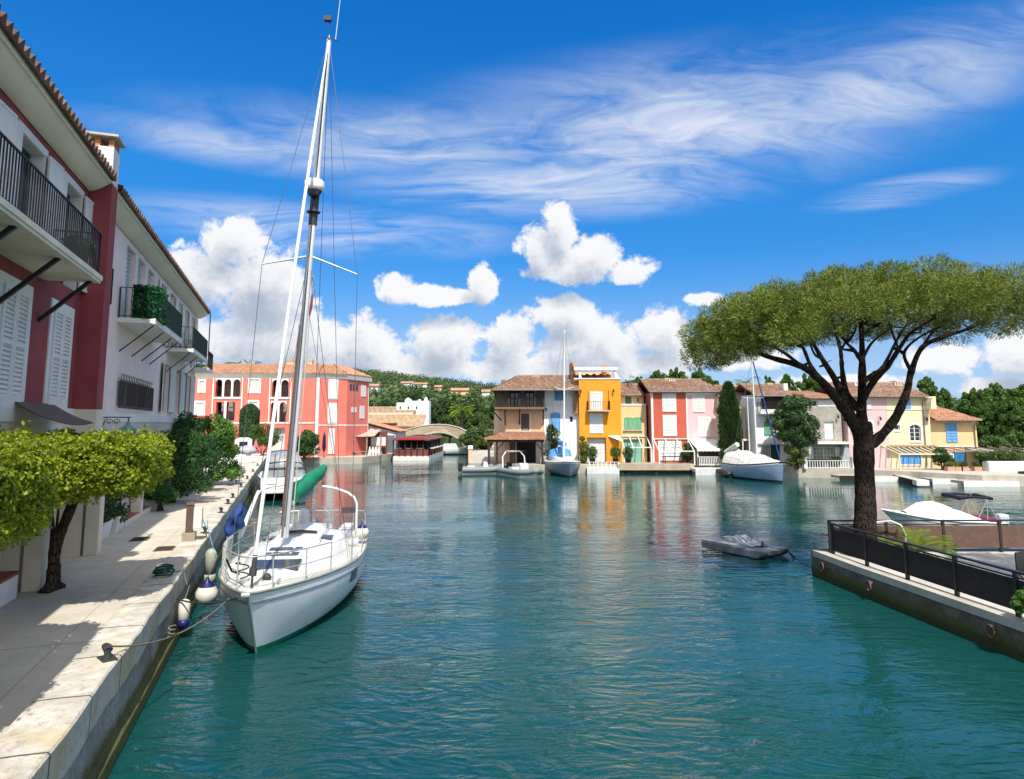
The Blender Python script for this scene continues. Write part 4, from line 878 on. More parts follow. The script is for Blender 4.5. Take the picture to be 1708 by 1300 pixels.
LOGG = M('loggia_render', (.25, .20, .16), .9, .12); DK = M('dark_interior', (.02, .018, .016), .9, .2); CANV = M('white_canvas', (.80, .79, .74), .8, .04); CHIM = M('chimney_render', (.55, .42, .30), .9, .15)
GRYF = M('grey_canvas', (.34, .34, .36), .85, .1, 3)
def foot(hs, y):  # feet of porch posts
    return -.02
# --- 1 peach corner house with timber loggia and tiled porch
h = House('corner_house', 'peach corner house with a dark timber loggia above and a tiled porch below', 825.7, 907, 61.0, 6.5)
xl, xr = h.x(843.4), h.x(907); ztop = h.z(650); zf = h.z(681); zp = h.z(724)
b = h.bx((869, 690, 883, 718.5)); mb = MB()
mb.prism([(xl, 0), (xr, 0), (xr, 6.4), (xl-1.25, 6.4)], -.1, zf-.12); mb.build('wall', PEACH, h.root)
h.shutters(b, M('bronze_blind', (.10, .075, .06), .4, .2), 1, 0, WHITE, slats=True, sw=.11)
MB().box(-1.0+xl, xr, -1.3, 5.5, zf-.12, zf+.06).build('loggia_floor', M('loggia_timber', (.20, .12, .075), .8, .2, 3), h.root)
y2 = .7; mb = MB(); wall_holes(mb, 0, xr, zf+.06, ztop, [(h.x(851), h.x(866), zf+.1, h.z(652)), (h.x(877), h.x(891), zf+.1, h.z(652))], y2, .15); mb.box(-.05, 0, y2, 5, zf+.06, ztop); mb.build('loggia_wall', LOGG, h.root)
for u0, u1 in ((851, 866), (877, 891)):
    h.window((h.x(u0), h.x(u1), zf+.1, h.z(652)), DARKW, 2, 1, y2+.08); MB().box(h.x(u1)+.05, h.x(u1)+.14, y2-.03, y2, zf+.1, h.z(651)).build('window_surround', GREYW, h.root)
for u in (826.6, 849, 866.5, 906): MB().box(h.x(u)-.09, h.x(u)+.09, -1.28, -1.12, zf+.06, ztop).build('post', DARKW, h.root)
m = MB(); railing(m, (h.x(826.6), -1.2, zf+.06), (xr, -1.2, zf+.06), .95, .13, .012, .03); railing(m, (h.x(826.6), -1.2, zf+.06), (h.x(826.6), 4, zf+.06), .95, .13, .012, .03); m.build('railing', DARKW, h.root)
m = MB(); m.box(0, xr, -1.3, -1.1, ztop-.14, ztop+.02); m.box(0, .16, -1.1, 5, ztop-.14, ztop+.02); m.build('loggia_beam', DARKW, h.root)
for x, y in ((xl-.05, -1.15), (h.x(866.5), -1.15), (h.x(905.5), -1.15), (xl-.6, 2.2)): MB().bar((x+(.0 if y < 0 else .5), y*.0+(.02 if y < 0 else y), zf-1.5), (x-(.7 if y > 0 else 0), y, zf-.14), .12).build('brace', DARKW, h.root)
ro = h.roof(TILED, ztop+.02, 1.35, .5, x0=-.25, x1=h.x(966), y0=-1.2, D=7.5, hipl=2.3)
h.chimney(h.x(895.5), 2.2, ztop+.8, h.z(630), CHIM, ro, .75); h.chimney(h.x(839), 1.9, ztop+.4, h.z(637), M('dark_chimney', (.2, .13, .09)), ro, .4, .4)
# porch
pz = h.z(733.5, y=-2.6); px0, px1 = h.x(809, y=-2.6), h.x(911, y=-2.6); mb = MB()
tile_roof(mb, (px0, -2.9, pz), (px1, -2.9, pz), (h.x(840), -.02, zp+.15), (px1-.1, -.02, zp+.15), .24); tile_roof(mb, (px0, 3.5, pz), (px0, -2.9, pz), (h.x(840), 3.5, zp+.15), (h.x(840), -.02, zp+.15), .24); p = mb.build('porch_roof', TILEO, h.root)
for x in (px0+.35, h.x(829, y=-2.6), px1-.35): MB().box(x-.1, x+.1, -2.7, -2.5, -.02, pz).build('porch_post', DARKW, h.root)
m = MB(); m.box(px0+.2, px1-.2, -2.72, -2.5, pz-.2, pz); m.bar((h.x(829, y=-2.6), -2.6, pz-.9), (h.x(829, y=-2.6)+.7, -2.6, pz-.1), .1); m.bar((px1-.4, -2.6, pz-.9), (px1-1.1, -2.6, pz-.1), .1); m.build('porch_beam', DARKW, h.root)
m = MB(); m.box(h.x(862), h.x(893), -.05, -.002, 0, 2.1); m.build('door', DK, h.root); h.shutters((h.x(850), h.x(860), 0.02, 2.1), M('brown_shutter', (.16, .11, .08)), 1); MB().box(h.x(894), h.x(903), -.06, -.003, 0, 2.1).build('shutter', GREYW, h.root)
m = MB(); railing(m, (px0+.35, -2.55, 0), (h.x(858, y=-2.6), -2.55, 0), .9, .14, .012, .03); m.build('railing', DARKW, h.root)
# --- 2 white house with blue shutters
h = House('white_house', 'narrow white house with sky blue shutters behind the blue covered yacht', 907.4, 966, 61.0, 6.3)
h.wall(WHT, h.z(649), [h.bx((950.7, 695, 955.3, 704))]); h.window(h.bx((950.7, 695, 955.3, 704)), DARKW, 1, 1)
h.shutters(h.bx((925, 651, 941, 668.5)), BLUES, 2, 0); h.shutters(h.bx((918, 690.5, 934.5, 720)), BLUES, 2, 0, arch=.14); h.shutters(h.bx((958, 653, 961.5, 669.5)), GREYW, 1, 0)
MB().box(0, h.w, -.04, .01, h.z(677.5), h.z(675.5)).build('string_course', WHITE, h.root); h.cornice(WHITE, h.z(648.2), out=.15)
MB().box(h.x(921), h.x(947), -.04, 0, .02, h.z(735)).build('door', GREYW, h.root)
def lamp(hs, u, v, y=0):
    x, z = hs.x(u), hs.z(v); m = MB(); m.bar((x, y, z+.1), (x, y-.25, z+.1), .03); m.lathe([(.03, .06), (.1, 0), (.06, -.22)], (x, y-.25, z), 6); m.build('wall_lamp', BLACK, hs.root)
lamp(h, 910.5, 682); lamp(h, 960, 684)
# --- 3 ochre yellow tower house with roof terrace
h = House('tower_house', 'tall ochre yellow house with white roof terrace beam and shuttered balcony', 966.3, 1035, 60.2, 6.0)
zt = h.z(633); gx = h.x(1036)
ap = h.bx((978.5, 730, 1010.5, 767)); ap = (ap[0], ap[1], 0.0, ap[3])
h.wall(YELO, zt, [ap], x1=gx, rev=.5); MB().box(h.x(957.5), -.002, .4, 5.8, h.z(690), zt).build('side_wall', M('shaded_brown_render', (.34, .19, .09), .9, .12, 1), h.root)  # left wall browned darker than the front, its shade put into the colour
m = MB(); m.ext([(h.x(957), zt), (h.x(963), zt), (h.x(960.5), h.z(606)), (h.x(957.5), h.z(601))], (1.5, 4.5)); m.build('gable_wall', M('shaded_brown_render', (.34, .19, .09)), h.root)
MB().tube([(h.x(966), 1.3, zt+.35), (h.x(961), 1.3, h.z(610)), (h.x(957.5), 1.3, h.z(602))], .16, 7).build('gable_coping', TILEO, h.root)
m = MB(); m.box(h.x(958), h.x(1036), -.06, .25, zt, zt+.12); m.box(h.x(1032), h.x(1036), 0, 5, zt, zt+.12); m.build('parapet', WHITE, h.root)
m = MB(); m.box(h.x(958.5), h.x(1032), -.1, .4, h.z(618), h.z(612.5)); m.build('terrace_beam', WHITE, h.root)
m = MB(); m.ext([(h.x(1027), zt+.1), (h.x(1034.5), zt+.1), (h.x(1028), h.z(618)), (h.x(1025), h.z(618))], (0, .25)); m.ext([(h.x(950)+.9, zt+.1), (h.x(955)+.9, zt+.1), (h.x(952)+.9, h.z(618)), (h.x(949.5)+.9, h.z(618))], (0, .25)); m.build('terrace_post', WHITE, h.root)
m = MB(); P = [[(h.x(958+70*i/40), y, h.z(622)-.18*abs(math.sin(i*.47))*(1 if y < 1 else 0)) for i in range(41)] for y in (.5, 3)]; m.grid(P); m.build('terrace_awning', M('peach_canvas', (.6, .42, .28), .9, .1), h.root)
MB().box(h.x(958), h.x(1030), 2.6, 2.8, zt+.02, h.z(618)).build('terrace_wall', PEACH, h.root)
c = MB(); c.box(h.x(1012), h.x(1020), 2, 2.8, h.z(618), h.z(606.5)); c.ext([(h.x(1013), h.z(606.5)), (h.x(1019), h.z(606.5)), (h.x(1016), h.z(603))], (2.1, 2.7)); c.build('chimney', M('terracotta_render', (.5, .26, .15), .9), h.root)
h.shutters(h.bx((985.5, 654.5, 1004.5, 684)), WHITE, 1, 0, WHITE, sw=.06, maxs=10); h.shutters(h.bx((984.5, 690.5, 1004.5, 722)), M('shaded_grey_paint', (.62, .63, .68), .6, .05), 1, 0, WHITE, sw=.06, maxs=12)  # lower shutter greyed, the balcony's shade put into its colour
sl = h.slab(h.x(979), h.x(1016), h.z(684.5), .85, CHIM, .12); h.rails(sl, h.x(979), h.x(1016), h.z(684.5), .85, .8, BLACK, .16, r=.012)
m = MB(); m.box(h.x(981.5), h.x(982.2), -.12, -.02, h.z(684), h.z(651)); m.box(h.x(1015.6), h.x(1016.4), -.12, -.02, h.z(684), h.z(651)); m.build('balcony_frame', M('ochre_iron', (.35, .16, .03)), h.root)
lamp(h, 968.5, 652); lamp(h, 1023.5, 651)
h.shutters((ap[0]+.02, h.x(1010), .02, h.z(737)), WHITE, 4, .45, None, maxs=16); MB().box(ap[0], ap[1], .4, .46, h.z(737), ap[3]).build('door_lintel', GREYW, h.root)
m = MB(); m.add([(h.x(1013), -.02, h.z(727)), (h.x(1034), -.02, h.z(727)), (h.x(1034), -1.0, h.z(736)), (h.x(1013), -.02, h.z(727.4)), (h.x(1034), -.02, h.z(727.4)), (h.x(1034), -1.0, h.z(736.4))], [(0, 1, 2), (5, 4, 3), (0, 3, 4, 1), (1, 4, 5, 2), (2, 5, 3, 0)]); m.build('awning', CANV, h.root)
# --- 4 cream house with green shutters
h = House('cream_house', 'cream house with sage green shutters and white pergola beside the ochre house', 1035.2, 1078, 61.0, 6.0)
h.wall(CRM, h.z(675), [(h.x(1039), h.x(1070), 0.0, h.z(733))], rev=.3); MB().box(0, h.w+.02, -.05, .3, h.z(677), h.z(674)).build('parapet', WHITE, h.root)
h.wall(CRM, h.z(656), [h.bx((1046, 660, 1057.5, 675)), h.bx((1066, 662, 1071.5, 671))], z0=h.z(674)-.3, y=1.0, D=5, name='upper_wall')
h.surround(h.bx((1046, 660, 1057.5, 675)), WHITE, .1, 1.0, sill=False); h.window(h.bx((1046, 660, 1057.5, 675)), TEAL, 1, 1, 1.08, .05, M('green_blind', (.10, .16, .12), .5, .2)); h.window(h.bx((1066, 662, 1071.5, 671)), WHITE, 1, 1, 1.08)
ro = h.roof(TILED, h.z(656.3), .95, .45, y0=1.0, D=5, x0=.15, x1=h.x(1077)); m = MB(); m.box(h.x(1057), h.x(1064), 2.5, 3.2, h.z(650), h.z(636)); m.build('chimney', M('dark_chimney', (.2, .13, .09)), ro)
h.shutters(h.bx((1041, 697.5, 1055, 716)), GREENS, 2, 0, None, arch=.08); h.shutters(h.bx((1055.5, 697.5, 1069.5, 716)), GREENS, 2, 0, None, arch=.08); MB().box(h.x(1039), h.x(1071), -.2, 0, h.z(718.4), h.z(717.6)).build('window_ledge', GREYW, h.root)
d = (h.x(1039)+.02, h.x(1070)-.02, .02, h.z(733)-.02); h.window((d[0], d[1], d[2], d[3]), TEAL, 2, 1, .2, .1, M('teal_pane', (.20, .42, .36), .3, .1), name='sliding_door')
pergola(h, h.x(1033), h.x(1078), h.z(727), 0, 2.0, .95, WHITE, 3)
# --- 5 red house, 6 rose house under one long roof
h = House('red_house', 'brick red house with white blinds between the cream and the rose house', 1087.5, 1146, 59.5, 6.8)
h.wall(BRICKR, h.z(655)); MB().prism([(-.02, 0), (-.02, 6.7), (h.x(1064.5, y=6.7), 6.7)], 0, h.z(655)).build('side_wall', M('shaded_red_render', (.30, .075, .055), .85, .1), h.root)  # side wall in a darker copy of the front's red, shade put into colour
m = MB(); m.box(-.05, .13, -.05, .2, 0, h.z(652)); m.box(h.w-.07, h.w+.07, -.05, 0, 0, h.z(652)); m.box(.13, h.w-.07, -.05, 0, h.z(655.5), h.z(652)); m.build('trim', WHITE, h.root)
h.shutters(h.bx((1107, 657.5, 1127, 685.5)), WHITE, 2, 0, WHITE, sw=.09, maxs=8); h.shutters(h.bx((1107, 694, 1127, 726)), WHITE, 2, 0, WHITE, sw=.09, maxs=8)
for u in (1099, 1133.5):
    for v in (670, 709): MB().ell((h.x(u), -.01, h.z(v)), (.07, .03, .07), 8, 4).build('wall_anchor', TERRA, h.root)
h.shutters((h.x(1098), h.x(1134), .35, h.z(737)), WHITE, 4, 0, WHITE, sw=.08, maxs=6)
pergola(h, h.x(1088), h.x(1146), h.z(731.5), 0, 2.2, 1.0, WHITE, 3, name='terrace_frame')
ro = h.roof(TILED, h.z(652), 1.15, .35, x0=-.35, x1=h.x(1208), D=6.8, hipr=1.0); h.chimney(h.x(1135), 3.0, h.z(646), h.z(633), CHIM, ro, .55); h.chimney(h.x(1128), 3.3, h.z(646), h.z(632), CHIM, ro, .4, .4)
h = House('rose_house', 'pale rose house with white awning and balustraded porch left of the cypress', 1146.3, 1206, 59.5, 6.7)
h.wall(ROSE, h.z(655.5)); h.cornice(GREYW, h.z(654.5), out=.2, h=.3); MB().box(h.w-.12, h.w+.05, -.05, .2, 0, h.z(656)).build('trim', WHITE, h.root)
h.shutters(h.bx((1157.5, 662, 1175, 686)), WHITE, 2, 0, WHITE, sw=.1, maxs=10); h.shutters(h.bx((1165.5, 697, 1183, 726.5)), WHITE, 2, 0, WHITE, sw=.1, maxs=10)
yf = -2.3; m = MB(); x0, x1 = h.x(1150), h.x(1207); P = []
for j in range(5): P.append([(x0-.1+(x1-x0+.35)*i/30, -.03+(yf-.2)*j/4, h.z(733)-.75*(j/4)-.05*math.sin(math.pi*j/4)) for i in range(31)])
P.append([(p[0], p[1]-.01, p[2]-.17-.05*abs(math.sin(i*1.05))) for i, p in enumerate(P[-1])]); m.grid(P); m.build('awning', CANV, h.root)
for x in (x0, x1+.2): MB().box(x-.05, x+.05, yf-.05, yf+.05, -.02, h.z(733)-.75).build('porch_post', WHITE, h.root)
MB().box(h.x(1160), h.x(1196), -.06, -.003, 0, h.z(748)).build('roller_blind', M('taupe_blind', (.20, .16, .12), .8, .08), h.root); MB().box(h.x(1196), h.x(1203), -.06, -.003, 0, h.z(748)).build('door', M('brown_door', (.2, .09, .06)), h.root)
m = MB(); railing(m, (x0, yf+.01, -.02), (x1+.25, yf+.01, -.02), .72, .14, .03, .05); m.build('balustrade', WHITE, h.root)
# --- 7 sand house (half hidden by the cypress), 8 white house with dark loggia
h = House('sand_house', 'narrow sand coloured house with an arched white balcony door right of the cypress', 1206.5, 1258.5, 57.8, 6.0)
h.wall(SAND, h.z(680), [(h.x(1232), h.x(1256), 0, h.z(737))], rev=.9); MB().box(0, h.w, -.05, .3, h.z(682), h.z(679)).build('parapet', WHITE, h.root)
h.wall(SAND, h.z(661), (), z0=h.z(679)-.3, y=1.2, D=4.8, name='upper_wall'); ro = h.roof(TILED, h.z(661), 1.0, .45, y0=1.2, D=4.8)
h.shutters((h.x(1232), h.x(1247), h.z(680), h.z(664)), WHITE, 2, 1.2, None); h.shutters(h.bx((1233, 699, 1243, 730)), WHITE, 2, 0, None, arch=.2)
sl = h.slab(h.x(1231), h.x(1256), h.z(732), .9, WHITE); h.rails(sl, h.x(1231), h.x(1256), h.z(732), .9, .85, M('ochre_iron', (.35, .16, .03)), .15, r=.012); lamp(h, 1247, 694)
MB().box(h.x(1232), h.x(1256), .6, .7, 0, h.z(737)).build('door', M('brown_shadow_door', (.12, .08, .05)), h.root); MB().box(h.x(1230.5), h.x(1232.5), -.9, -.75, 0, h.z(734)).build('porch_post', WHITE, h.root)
h = House('loggia_house', 'white house with a dark upper loggia and one green shutter behind the moored white yacht', 1258.8, 1326, 55.6, 6.0)
lo = h.bx((1270.5, 660, 1317.5, 683)); h.wall(WHT, h.z(658.5), [lo, (h.x(1283), h.x(1300), 0, h.z(742))], rev=.35); ro = h.roof(TILED, h.z(658.5), .95, .5); m = MB(); m.box(h.x(1318), h.x(1325), 1, 1.7, h.z(655), h.z(638.5)); m.build('chimney', WHITE, ro)
h.chimney(h.x(1309), 3.0, h.z(650), h.z(641), CHIM, ro, .4, .4)
o = h.window(lo, DARKW, 8, 1, .25, .06, M('dark_shutter', (.045, .04, .04), .6, .4, 6)); sl = h.slab(h.x(1263), h.x(1326), h.z(687), .8, WHITE, .2); h.rails(sl, h.x(1263), h.x(1326), h.z(687), .8, .8, DARKW, .13)
h.shutters(h.bx((1273.5, 704, 1286.5, 726)), GREENS, 2, 0, None, arch=.1); m = MB(); m.box(h.x(1258.8), h.w, -.2, 0, h.z(741), h.z(738)); m.build('lintel', GREYW, h.root); MB().box(h.x(1283), h.x(1300), .2, .3, 0, h.z(742)).build('garage_door', DGREEN, h.root)
MB().box(h.x(1267), h.x(1282), -.03, -.002, 0, h.z(744)).build('door', M('grey_door', (.24, .25, .25)), h.root)
# --- 9 stone house
h = House('stone_house', 'grey rubble stone house with white shutters and french doors', 1326.3, 1413, 53.8, 6.0)
STN = stonemat('rubble_stone', (.34, .32, .28), (.50, .46, .40), (.40, .37, .32), 3.0)
fr = h.bx((1354.5, 746, 1388.5, 774)); fr = (fr[0], fr[1], .03, fr[3]); hl = [h.bx((1374.5, 703.5, 1390, 732.5)), h.bx((1357, 703.5, 1365.5, 732.5)), fr]
h.wall(STN, h.z(679), hl, x1=h.x(1403)); h.wall(CREAM, h.z(665.5), [h.bx((1349.5, 669.5, 1363, 677))], z0=h.z(679)-.2, y=.05, D=5.5, name='upper_wall', x1=h.x(1400)); h.window(h.bx((1349.5, 669.5, 1363, 677)), DARKW, 2, 1, .15)
MB().box(h.x(1365), h.x(1398), -.02, .04, h.z(678.4), h.z(668)).build('blind', WHITE, h.root)
mb = MB(); tile_roof(mb, (-.1, -.4, h.z(665)), (h.x(1402), -.4, h.z(665)), (-.1, 5.5, h.z(654, y=5.5)), (h.x(1402), 5.5, h.z(654, y=5.5))); mb.build('roof', TILEO, h.root)
for q in hl[:2]: h.shutters(q, WHITE, 1, .16, None, maxs=14)
h.window(fr, WHITE, 6, 5, .1, .05, M('curtained_glass', (.24, .24, .20), .15, .5, 2)); h.open_shutter(fr[0]-.05, .03, fr[3], 1.0, -1, WHITE, 2); h.open_shutter(fr[1]+.05, .03, fr[3], 1.0, 1, WHITE, 2)
MB().box(h.x(1352), h.x(1410), -1.0, -.001, h.z(740.5), h.z(737)).build('canopy', WHITE, h.root); lamp(h, 1396, 694)
# --- 10 mauve house, 11 straw house, shared roof
h = House('mauve_house', 'mauve pink house half hidden by the pine trunk', 1413.5, 1480, 53.4, 6.3)
h.wall(MAUV, h.z(660)); h.shutters(h.bx((1447, 664, 1454, 683)), WHITE, 1, 0, None); h.shutters(h.bx((1446, 700.5, 1457, 721)), WHITE, 1, 0, None); h.shutters(h.bx((1418, 700, 1428, 724)), WHITE, 1, 0, None); MB().box(0, h.w, -.03, 0, h.z(683.6), h.z(682.4)).build('string_course', MAUV, h.root)
ro = h.roof(TILED, h.z(659.5), 1.1, .4, x1=h.x(1547)); h.chimney(h.x(1531), 2.6, h.z(652), h.z(641), CHIM, ro, .6); h.chimney(h.x(1462), 2.6, h.z(652), h.z(641), WHITE, ro, .7); lamp(h, 1466, 697); m = MB(); m.box(h.x(1404), h.x(1413), 0, .6, h.z(668), h.z(645)); m.build('chimney', WHITE, ro)
h = House('straw_house', 'straw yellow house with an arched white window and striped pergola shadows', 1480.3, 1551, 53.4, 6.3)
aw = h.bx((1516, 708, 1534, 736)); sw = h.bx((1491, 709.5, 1500, 718)); h.wall(STRAW, h.z(661), [aw, sw]); h.surround(sw, WHITE, .12); h.window(sw, WHITE, 1, 1); h.surround(aw, WHITE, .12); h.window(aw, WHITE, 2, 4, .1, .05)
m = MB(); m.ext([(aw[0], aw[3]-.14)]+[(aw[0]+(aw[1]-aw[0])*k/10, aw[3]-.2+.17*math.sin(math.pi*k/10)) for k in range(11)]+[(aw[1], aw[3]-.14), (aw[1], aw[3]), (aw[0], aw[3])], (-.02, .09)); m.build('window_arch', WHITE, h.root)
h.shutters(h.bx((1503.5, 665, 1520, 682.5)), BLUES, 2, 0, None, slats=False); MB().box(0, h.w, -.05, 0, h.z(684), h.z(682.8)).build('string_course', WHITE, h.root)
h.shutters((h.x(1497), h.x(1531), .3, h.z(748)), BLUES, 6, 0, WHITE, sw=.1, slats=False); MB().ext([(h.x(1542), h.z(683)), (h.x(1551.5), h.z(683)), (h.x(1551.5), h.z(662)), (h.x(1546), h.z(664)), (h.x(1543.5), h.z(672))], (-.9, -.001)).build('wing_wall', STRAW, h.root); lamp(h, 1543, 698)
pergola(h, h.x(1466), h.x(1553), h.z(743), 0, 2.4, .55, STRAW, 9, name='pergola')
mb = MB(); P = []
for j in range(2): P.append([(h.x(1478)+(h.x(1556)-h.x(1478))*i/60, -.05-.6*j, h.z(742.5)-.12*j+.03*math.cos(i*1.3)) for i in range(61)])
mb.grid(P); mb.build('bamboo_edge', M('bamboo', (.25, .19, .12), .9, .2), h.root)
# --- 12 apricot end house
h = House('apricot_house', 'low apricot end house with a single blue shutter and canvas porch', 1551.3, 1627.5, 53.6, 5.5)
h.wall(APR, h.z(698)); h.roof(TILEO, h.z(698), .95, .55, x0=0.0, hipr=1.4); h.shutters(h.bx((1576, 706.5, 1594.5, 738)), BLUES, 2, 0, None, maxs=6); MB().box(0, h.w, -.05, 0, h.z(745.5), h.z(744)).build('string_course', WHITE, h.root)
h.shutters((h.x(1568), h.x(1606), .02, h.z(754)), BLUED, 4, 0, None, slats=False)
m = MB(); x0, x1 = h.x(1606), h.x(1655); P = []
for j in range(4): P.append([(x0+(x1-x0)*i/10, .5-3.0*j/3, h.z(745)-.55*(j/3)-.25*(i/10)) for i in range(11)])
m.grid(P); m.grid([[(a, b_, c-.04) for a, b_, c in r] for r in P]); m.build('awning', GRYF, h.root)
for x in (h.x(1614), h.x(1633), h.x(1651)): MB().box(x-.05, x+.05, -2.4, -2.3, -.02, h.z(752)-.12).build('porch_post', DARKW, h.root)
m = MB(); [m.bar((h.x(1551)+k*.9, 0, h.z(746)), (h.x(1551)+k*.9, -2.3, h.z(750)), .07) for k in range(8)]; m.box(h.x(1551), h.x(1612), -2.35, -2.25, h.z(751.5), h.z(749.5)); m.build('pergola', M('weathered_timber', (.30, .22, .16), .9, .2), h.root)
MB().box(h.x(1628), h.x(1650), .5, .6, 0, h.z(748)).build('rear_wall', DK, h.root)
# far coral apartment building on the left bank
h = House('apartment_building', 'long coral red apartment building with white arched loggias on the far left bank', 326, 531, 72.0, 12, zb=.72)
COR = ST('coral_render', (.66, .175, .130)); zt = h.z(625.5)
arches = []
def arcade(u0, u1, n, vt, vb):
    out = []; w = (u1-u0)/n
    for k in range(n): out.append(h.bx((u0+w*k+w*.12, vt, u0+w*(k+1)-w*.12, vb)))
    return out
A1 = arcade(355, 400, 3, 633, 662); A2 = arcade(450, 481, 2, 634, 663); A3 = arcade(357, 393, 2, 671, 702); A4 = arcade(449, 479, 2, 671, 704); Wn = [h.bx((414.5, 633, 429.5, 653)), h.bx((330, 636, 337, 652)), h.bx((325, 672, 338, 690)), h.bx((414, 671, 428, 700))]
G = [(h.x(367), h.x(392), 0, h.z(718)), (h.x(446), h.x(476), 0, h.z(714))]
h.wall(COR, zt, A1+A2+A3+A4+Wn+G, x0=h.x(318), rev=.5)
P = MB(); d = 4; q0 = (h.w, 0); q1 = (h.x(578, y=1.5), 1.5); q2 = (h.x(614, y=6.0), 6.0)
P.prism([q0, q1, q2, (q2[0]-4.2, 14), (h.w-2, 12)], -.1, zt); P.build('wing_wall', COR, h.root)
def facet(a, b, u0, u1, v0, v1, kind, mat):
    a, b = Vector((a[0], a[1], 0)), Vector((b[0], b[1], 0)); L = (b-a).length; t = (b-a)/L; n = Vector((t.y, -t.x, 0)); z1, z0 = h.z(v0, y=a.y), h.z(v1, y=a.y)
    m = MB(); c = lambda f, o, z: tuple(a+t*(L*f)+n*o+Vector((0, 0, z)))
    for o, w in ((.05, 0),) if kind != 'door' else ((.05, 0),):
        m.add([c(u0, 0, z0), c(u1, 0, z0), c(u1, 0, z1), c(u0, 0, z1), c(u0, o, z0), c(u1, o, z0), c(u1, o, z1), c(u0, o, z1)], [(4, 5, 6, 7), (0, 1, 5, 4), (1, 2, 6, 5), (2, 3, 7, 6), (3, 0, 4, 7)])
    return m.build(kind, mat, h.root)
facet(q0, q1, .31, .66, 632, 666, 'window_surround', WHITE); facet(q0, q1, .31, .66, 672, 707, 'window_surround', WHITE)
for v0, v1 in ((634, 664), (674, 705), (715, 758)):
    o = facet(q0, q1, .37, .60, v0, v1, 'shutter', GREYW); 
    for vv in o.data.vertices: vv.co.y -= .03
facet(q1, q2, .62, .85, 640, 660, 'window_surround', WHITE); facet(q1, q2, .58, .80, 676, 698, 'window_surround', WHITE)
for a, b_, v0, v1 in ((.66, .81, 641, 659), (.63, .75, 678, 696)):
    o = facet(q1, q2, a, b_, v0, v1, 'shutter', GREYW)
    for vv in o.data.vertices: vv.co.y -= .06; vv.co.x -= .03
for a in (.10, .24, .38): 
    o = facet(q1, q2, a, a+.09, 640, 650, 'window', GLASS)
for a in (.2, .34): facet(q1, q2, a, a+.08, 679, 688, 'window', WHITE)
m = MB()
for a, b_ in ((q0, q1), (q1, q2)):
    m.add([(a[0], a[1]-.04, h.z(710.5)), (b_[0], b_[1]-.04, h.z(710.5)), (b_[0], b_[1]-.04, h.z(708.5)), (a[0], a[1]-.04, h.z(708.5))], [(0, 1, 2, 3)])
m.box(h.x(352), h.w, -.05, .0, h.z(707), h.z(704.5)); m.build('string_course', WHITE, h.root)
m = MB(); m.box(h.w-.35, h.w+.02, -.06, .02, 0, zt-.02); m.box(q2[0]-.15, q2[0]+.02, q2[1]-.05, q2[1]+.1, 0, zt-.02); m.build('corner_pilaster', WHITE, h.root)
for a, b_ in ((354, 401), (449, 482.5)):
    m = MB(); x0, x1 = h.x(a), h.x(b_); m.box(x0-.12, x0, -.06, .02, h.z(705), zt-.05); m.box(x1, x1+.12, -.06, .02, h.z(705), zt-.05); m.box(x0, x1, -.09, .02, h.z(666), h.z(662.5)); m.build('loggia_frame', WHITE, h.root)
for AA in (A1, A2, A3, A4):
    m = MB(); arch = AA is not A3
    for i, q in enumerate(AA):
        w = (q[1]-q[0])/2; cx = (q[0]+q[1])/2
        if arch:
            pr = [(cx+w*math.cos(math.pi*k/10), q[3]-w+w*math.sin(math.pi*k/10)) for k in range(11)]
            m.ext(pr[:6]+[(cx, q[3]+.12), (q[1], q[3]+.12)], (-.05, .2)); m.ext(pr[5:]+[(q[0], q[3]+.12), (cx, q[3]+.12)], (-.05, .2))
        if i: m.box(AA[i-1][1], q[0], -.055, .25, q[2], q[3]+.1)
    m.build('loggia_arch', WHITE, h.root)
    x0, x1 = AA[0][0], AA[-1][1]; m = MB(); railing(m, (x0, .1, AA[0][2]), (x1, .1, AA[0][2]), 1.0, .15, .012, .03); m.build('railing', BLACK, h.root)
    MB().box(x0-.1, x1+.1, 1.6, 1.7, AA[0][2]-.1, AA[0][3]+.1).build('loggia_wall', M('loggia_beige', (.34, .31, .26), .9, .1), h.root); 
    for q in AA: h.window((q[0]+.1, q[1]-.1, q[2], q[3]-.5), GREYW, 2, 1, 1.52)
for q in Wn: h.surround(q, WHITE, .22); h.shutters(q, GREYW, 2, .1, None)
for q in G: MB().box(q[0], q[1], .45, .5, q[2], q[3]).build('garage_door', GREYW if q is G[1] else DK, h.root)
m = MB(); A_ = [(h.x(316), -.35), (h.w, -.35), (q1[0]+.1, q1[1]-.4), (q2[0]+.35, q2[1]-.2)]; B_ = [(h.x(316), 5), (h.w-1.0, 5), (q1[0]-3, 6.0), (q2[0]-4.5, 9)]
zr = h.z(608, y=5)
for i in range(3): tile_roof(m, (*A_[i], zt+.1), (*A_[i+1], zt+.1), (*B_[i], zr), (*B_[i+1], zr), .32, .5, .06)
tile_roof(m, (*A_[3], zt+.1), (q2[0]-3.8, 14, zt+.1), (*B_[3], zr), (B_[3][0]-1, 12, zr), .32, .5, .06); ro = m.build('roof', TILEO, h.root)
m = MB(); mm = [(a[0], a[1], zt) for a in A_]
for i in range(3):
    a, b_ = A_[i], A_[i+1]; m.add([(a[0], a[1]+.05, zt+.12), (b_[0], b_[1]+.05, zt+.12), (b_[0], b_[1]+.35, zt-.4), (a[0], a[1]+.35, zt-.4)], [(0, 1, 2, 3)])
m.build('cornice', GREYW, h.root)
for u in (459, 478, 494): h.chimney(h.x(u), 4.6, zr-.4, zr+.35, CHIM, ro, .9 if u == 459 else .4)
for q in (A2, A4):
    pass
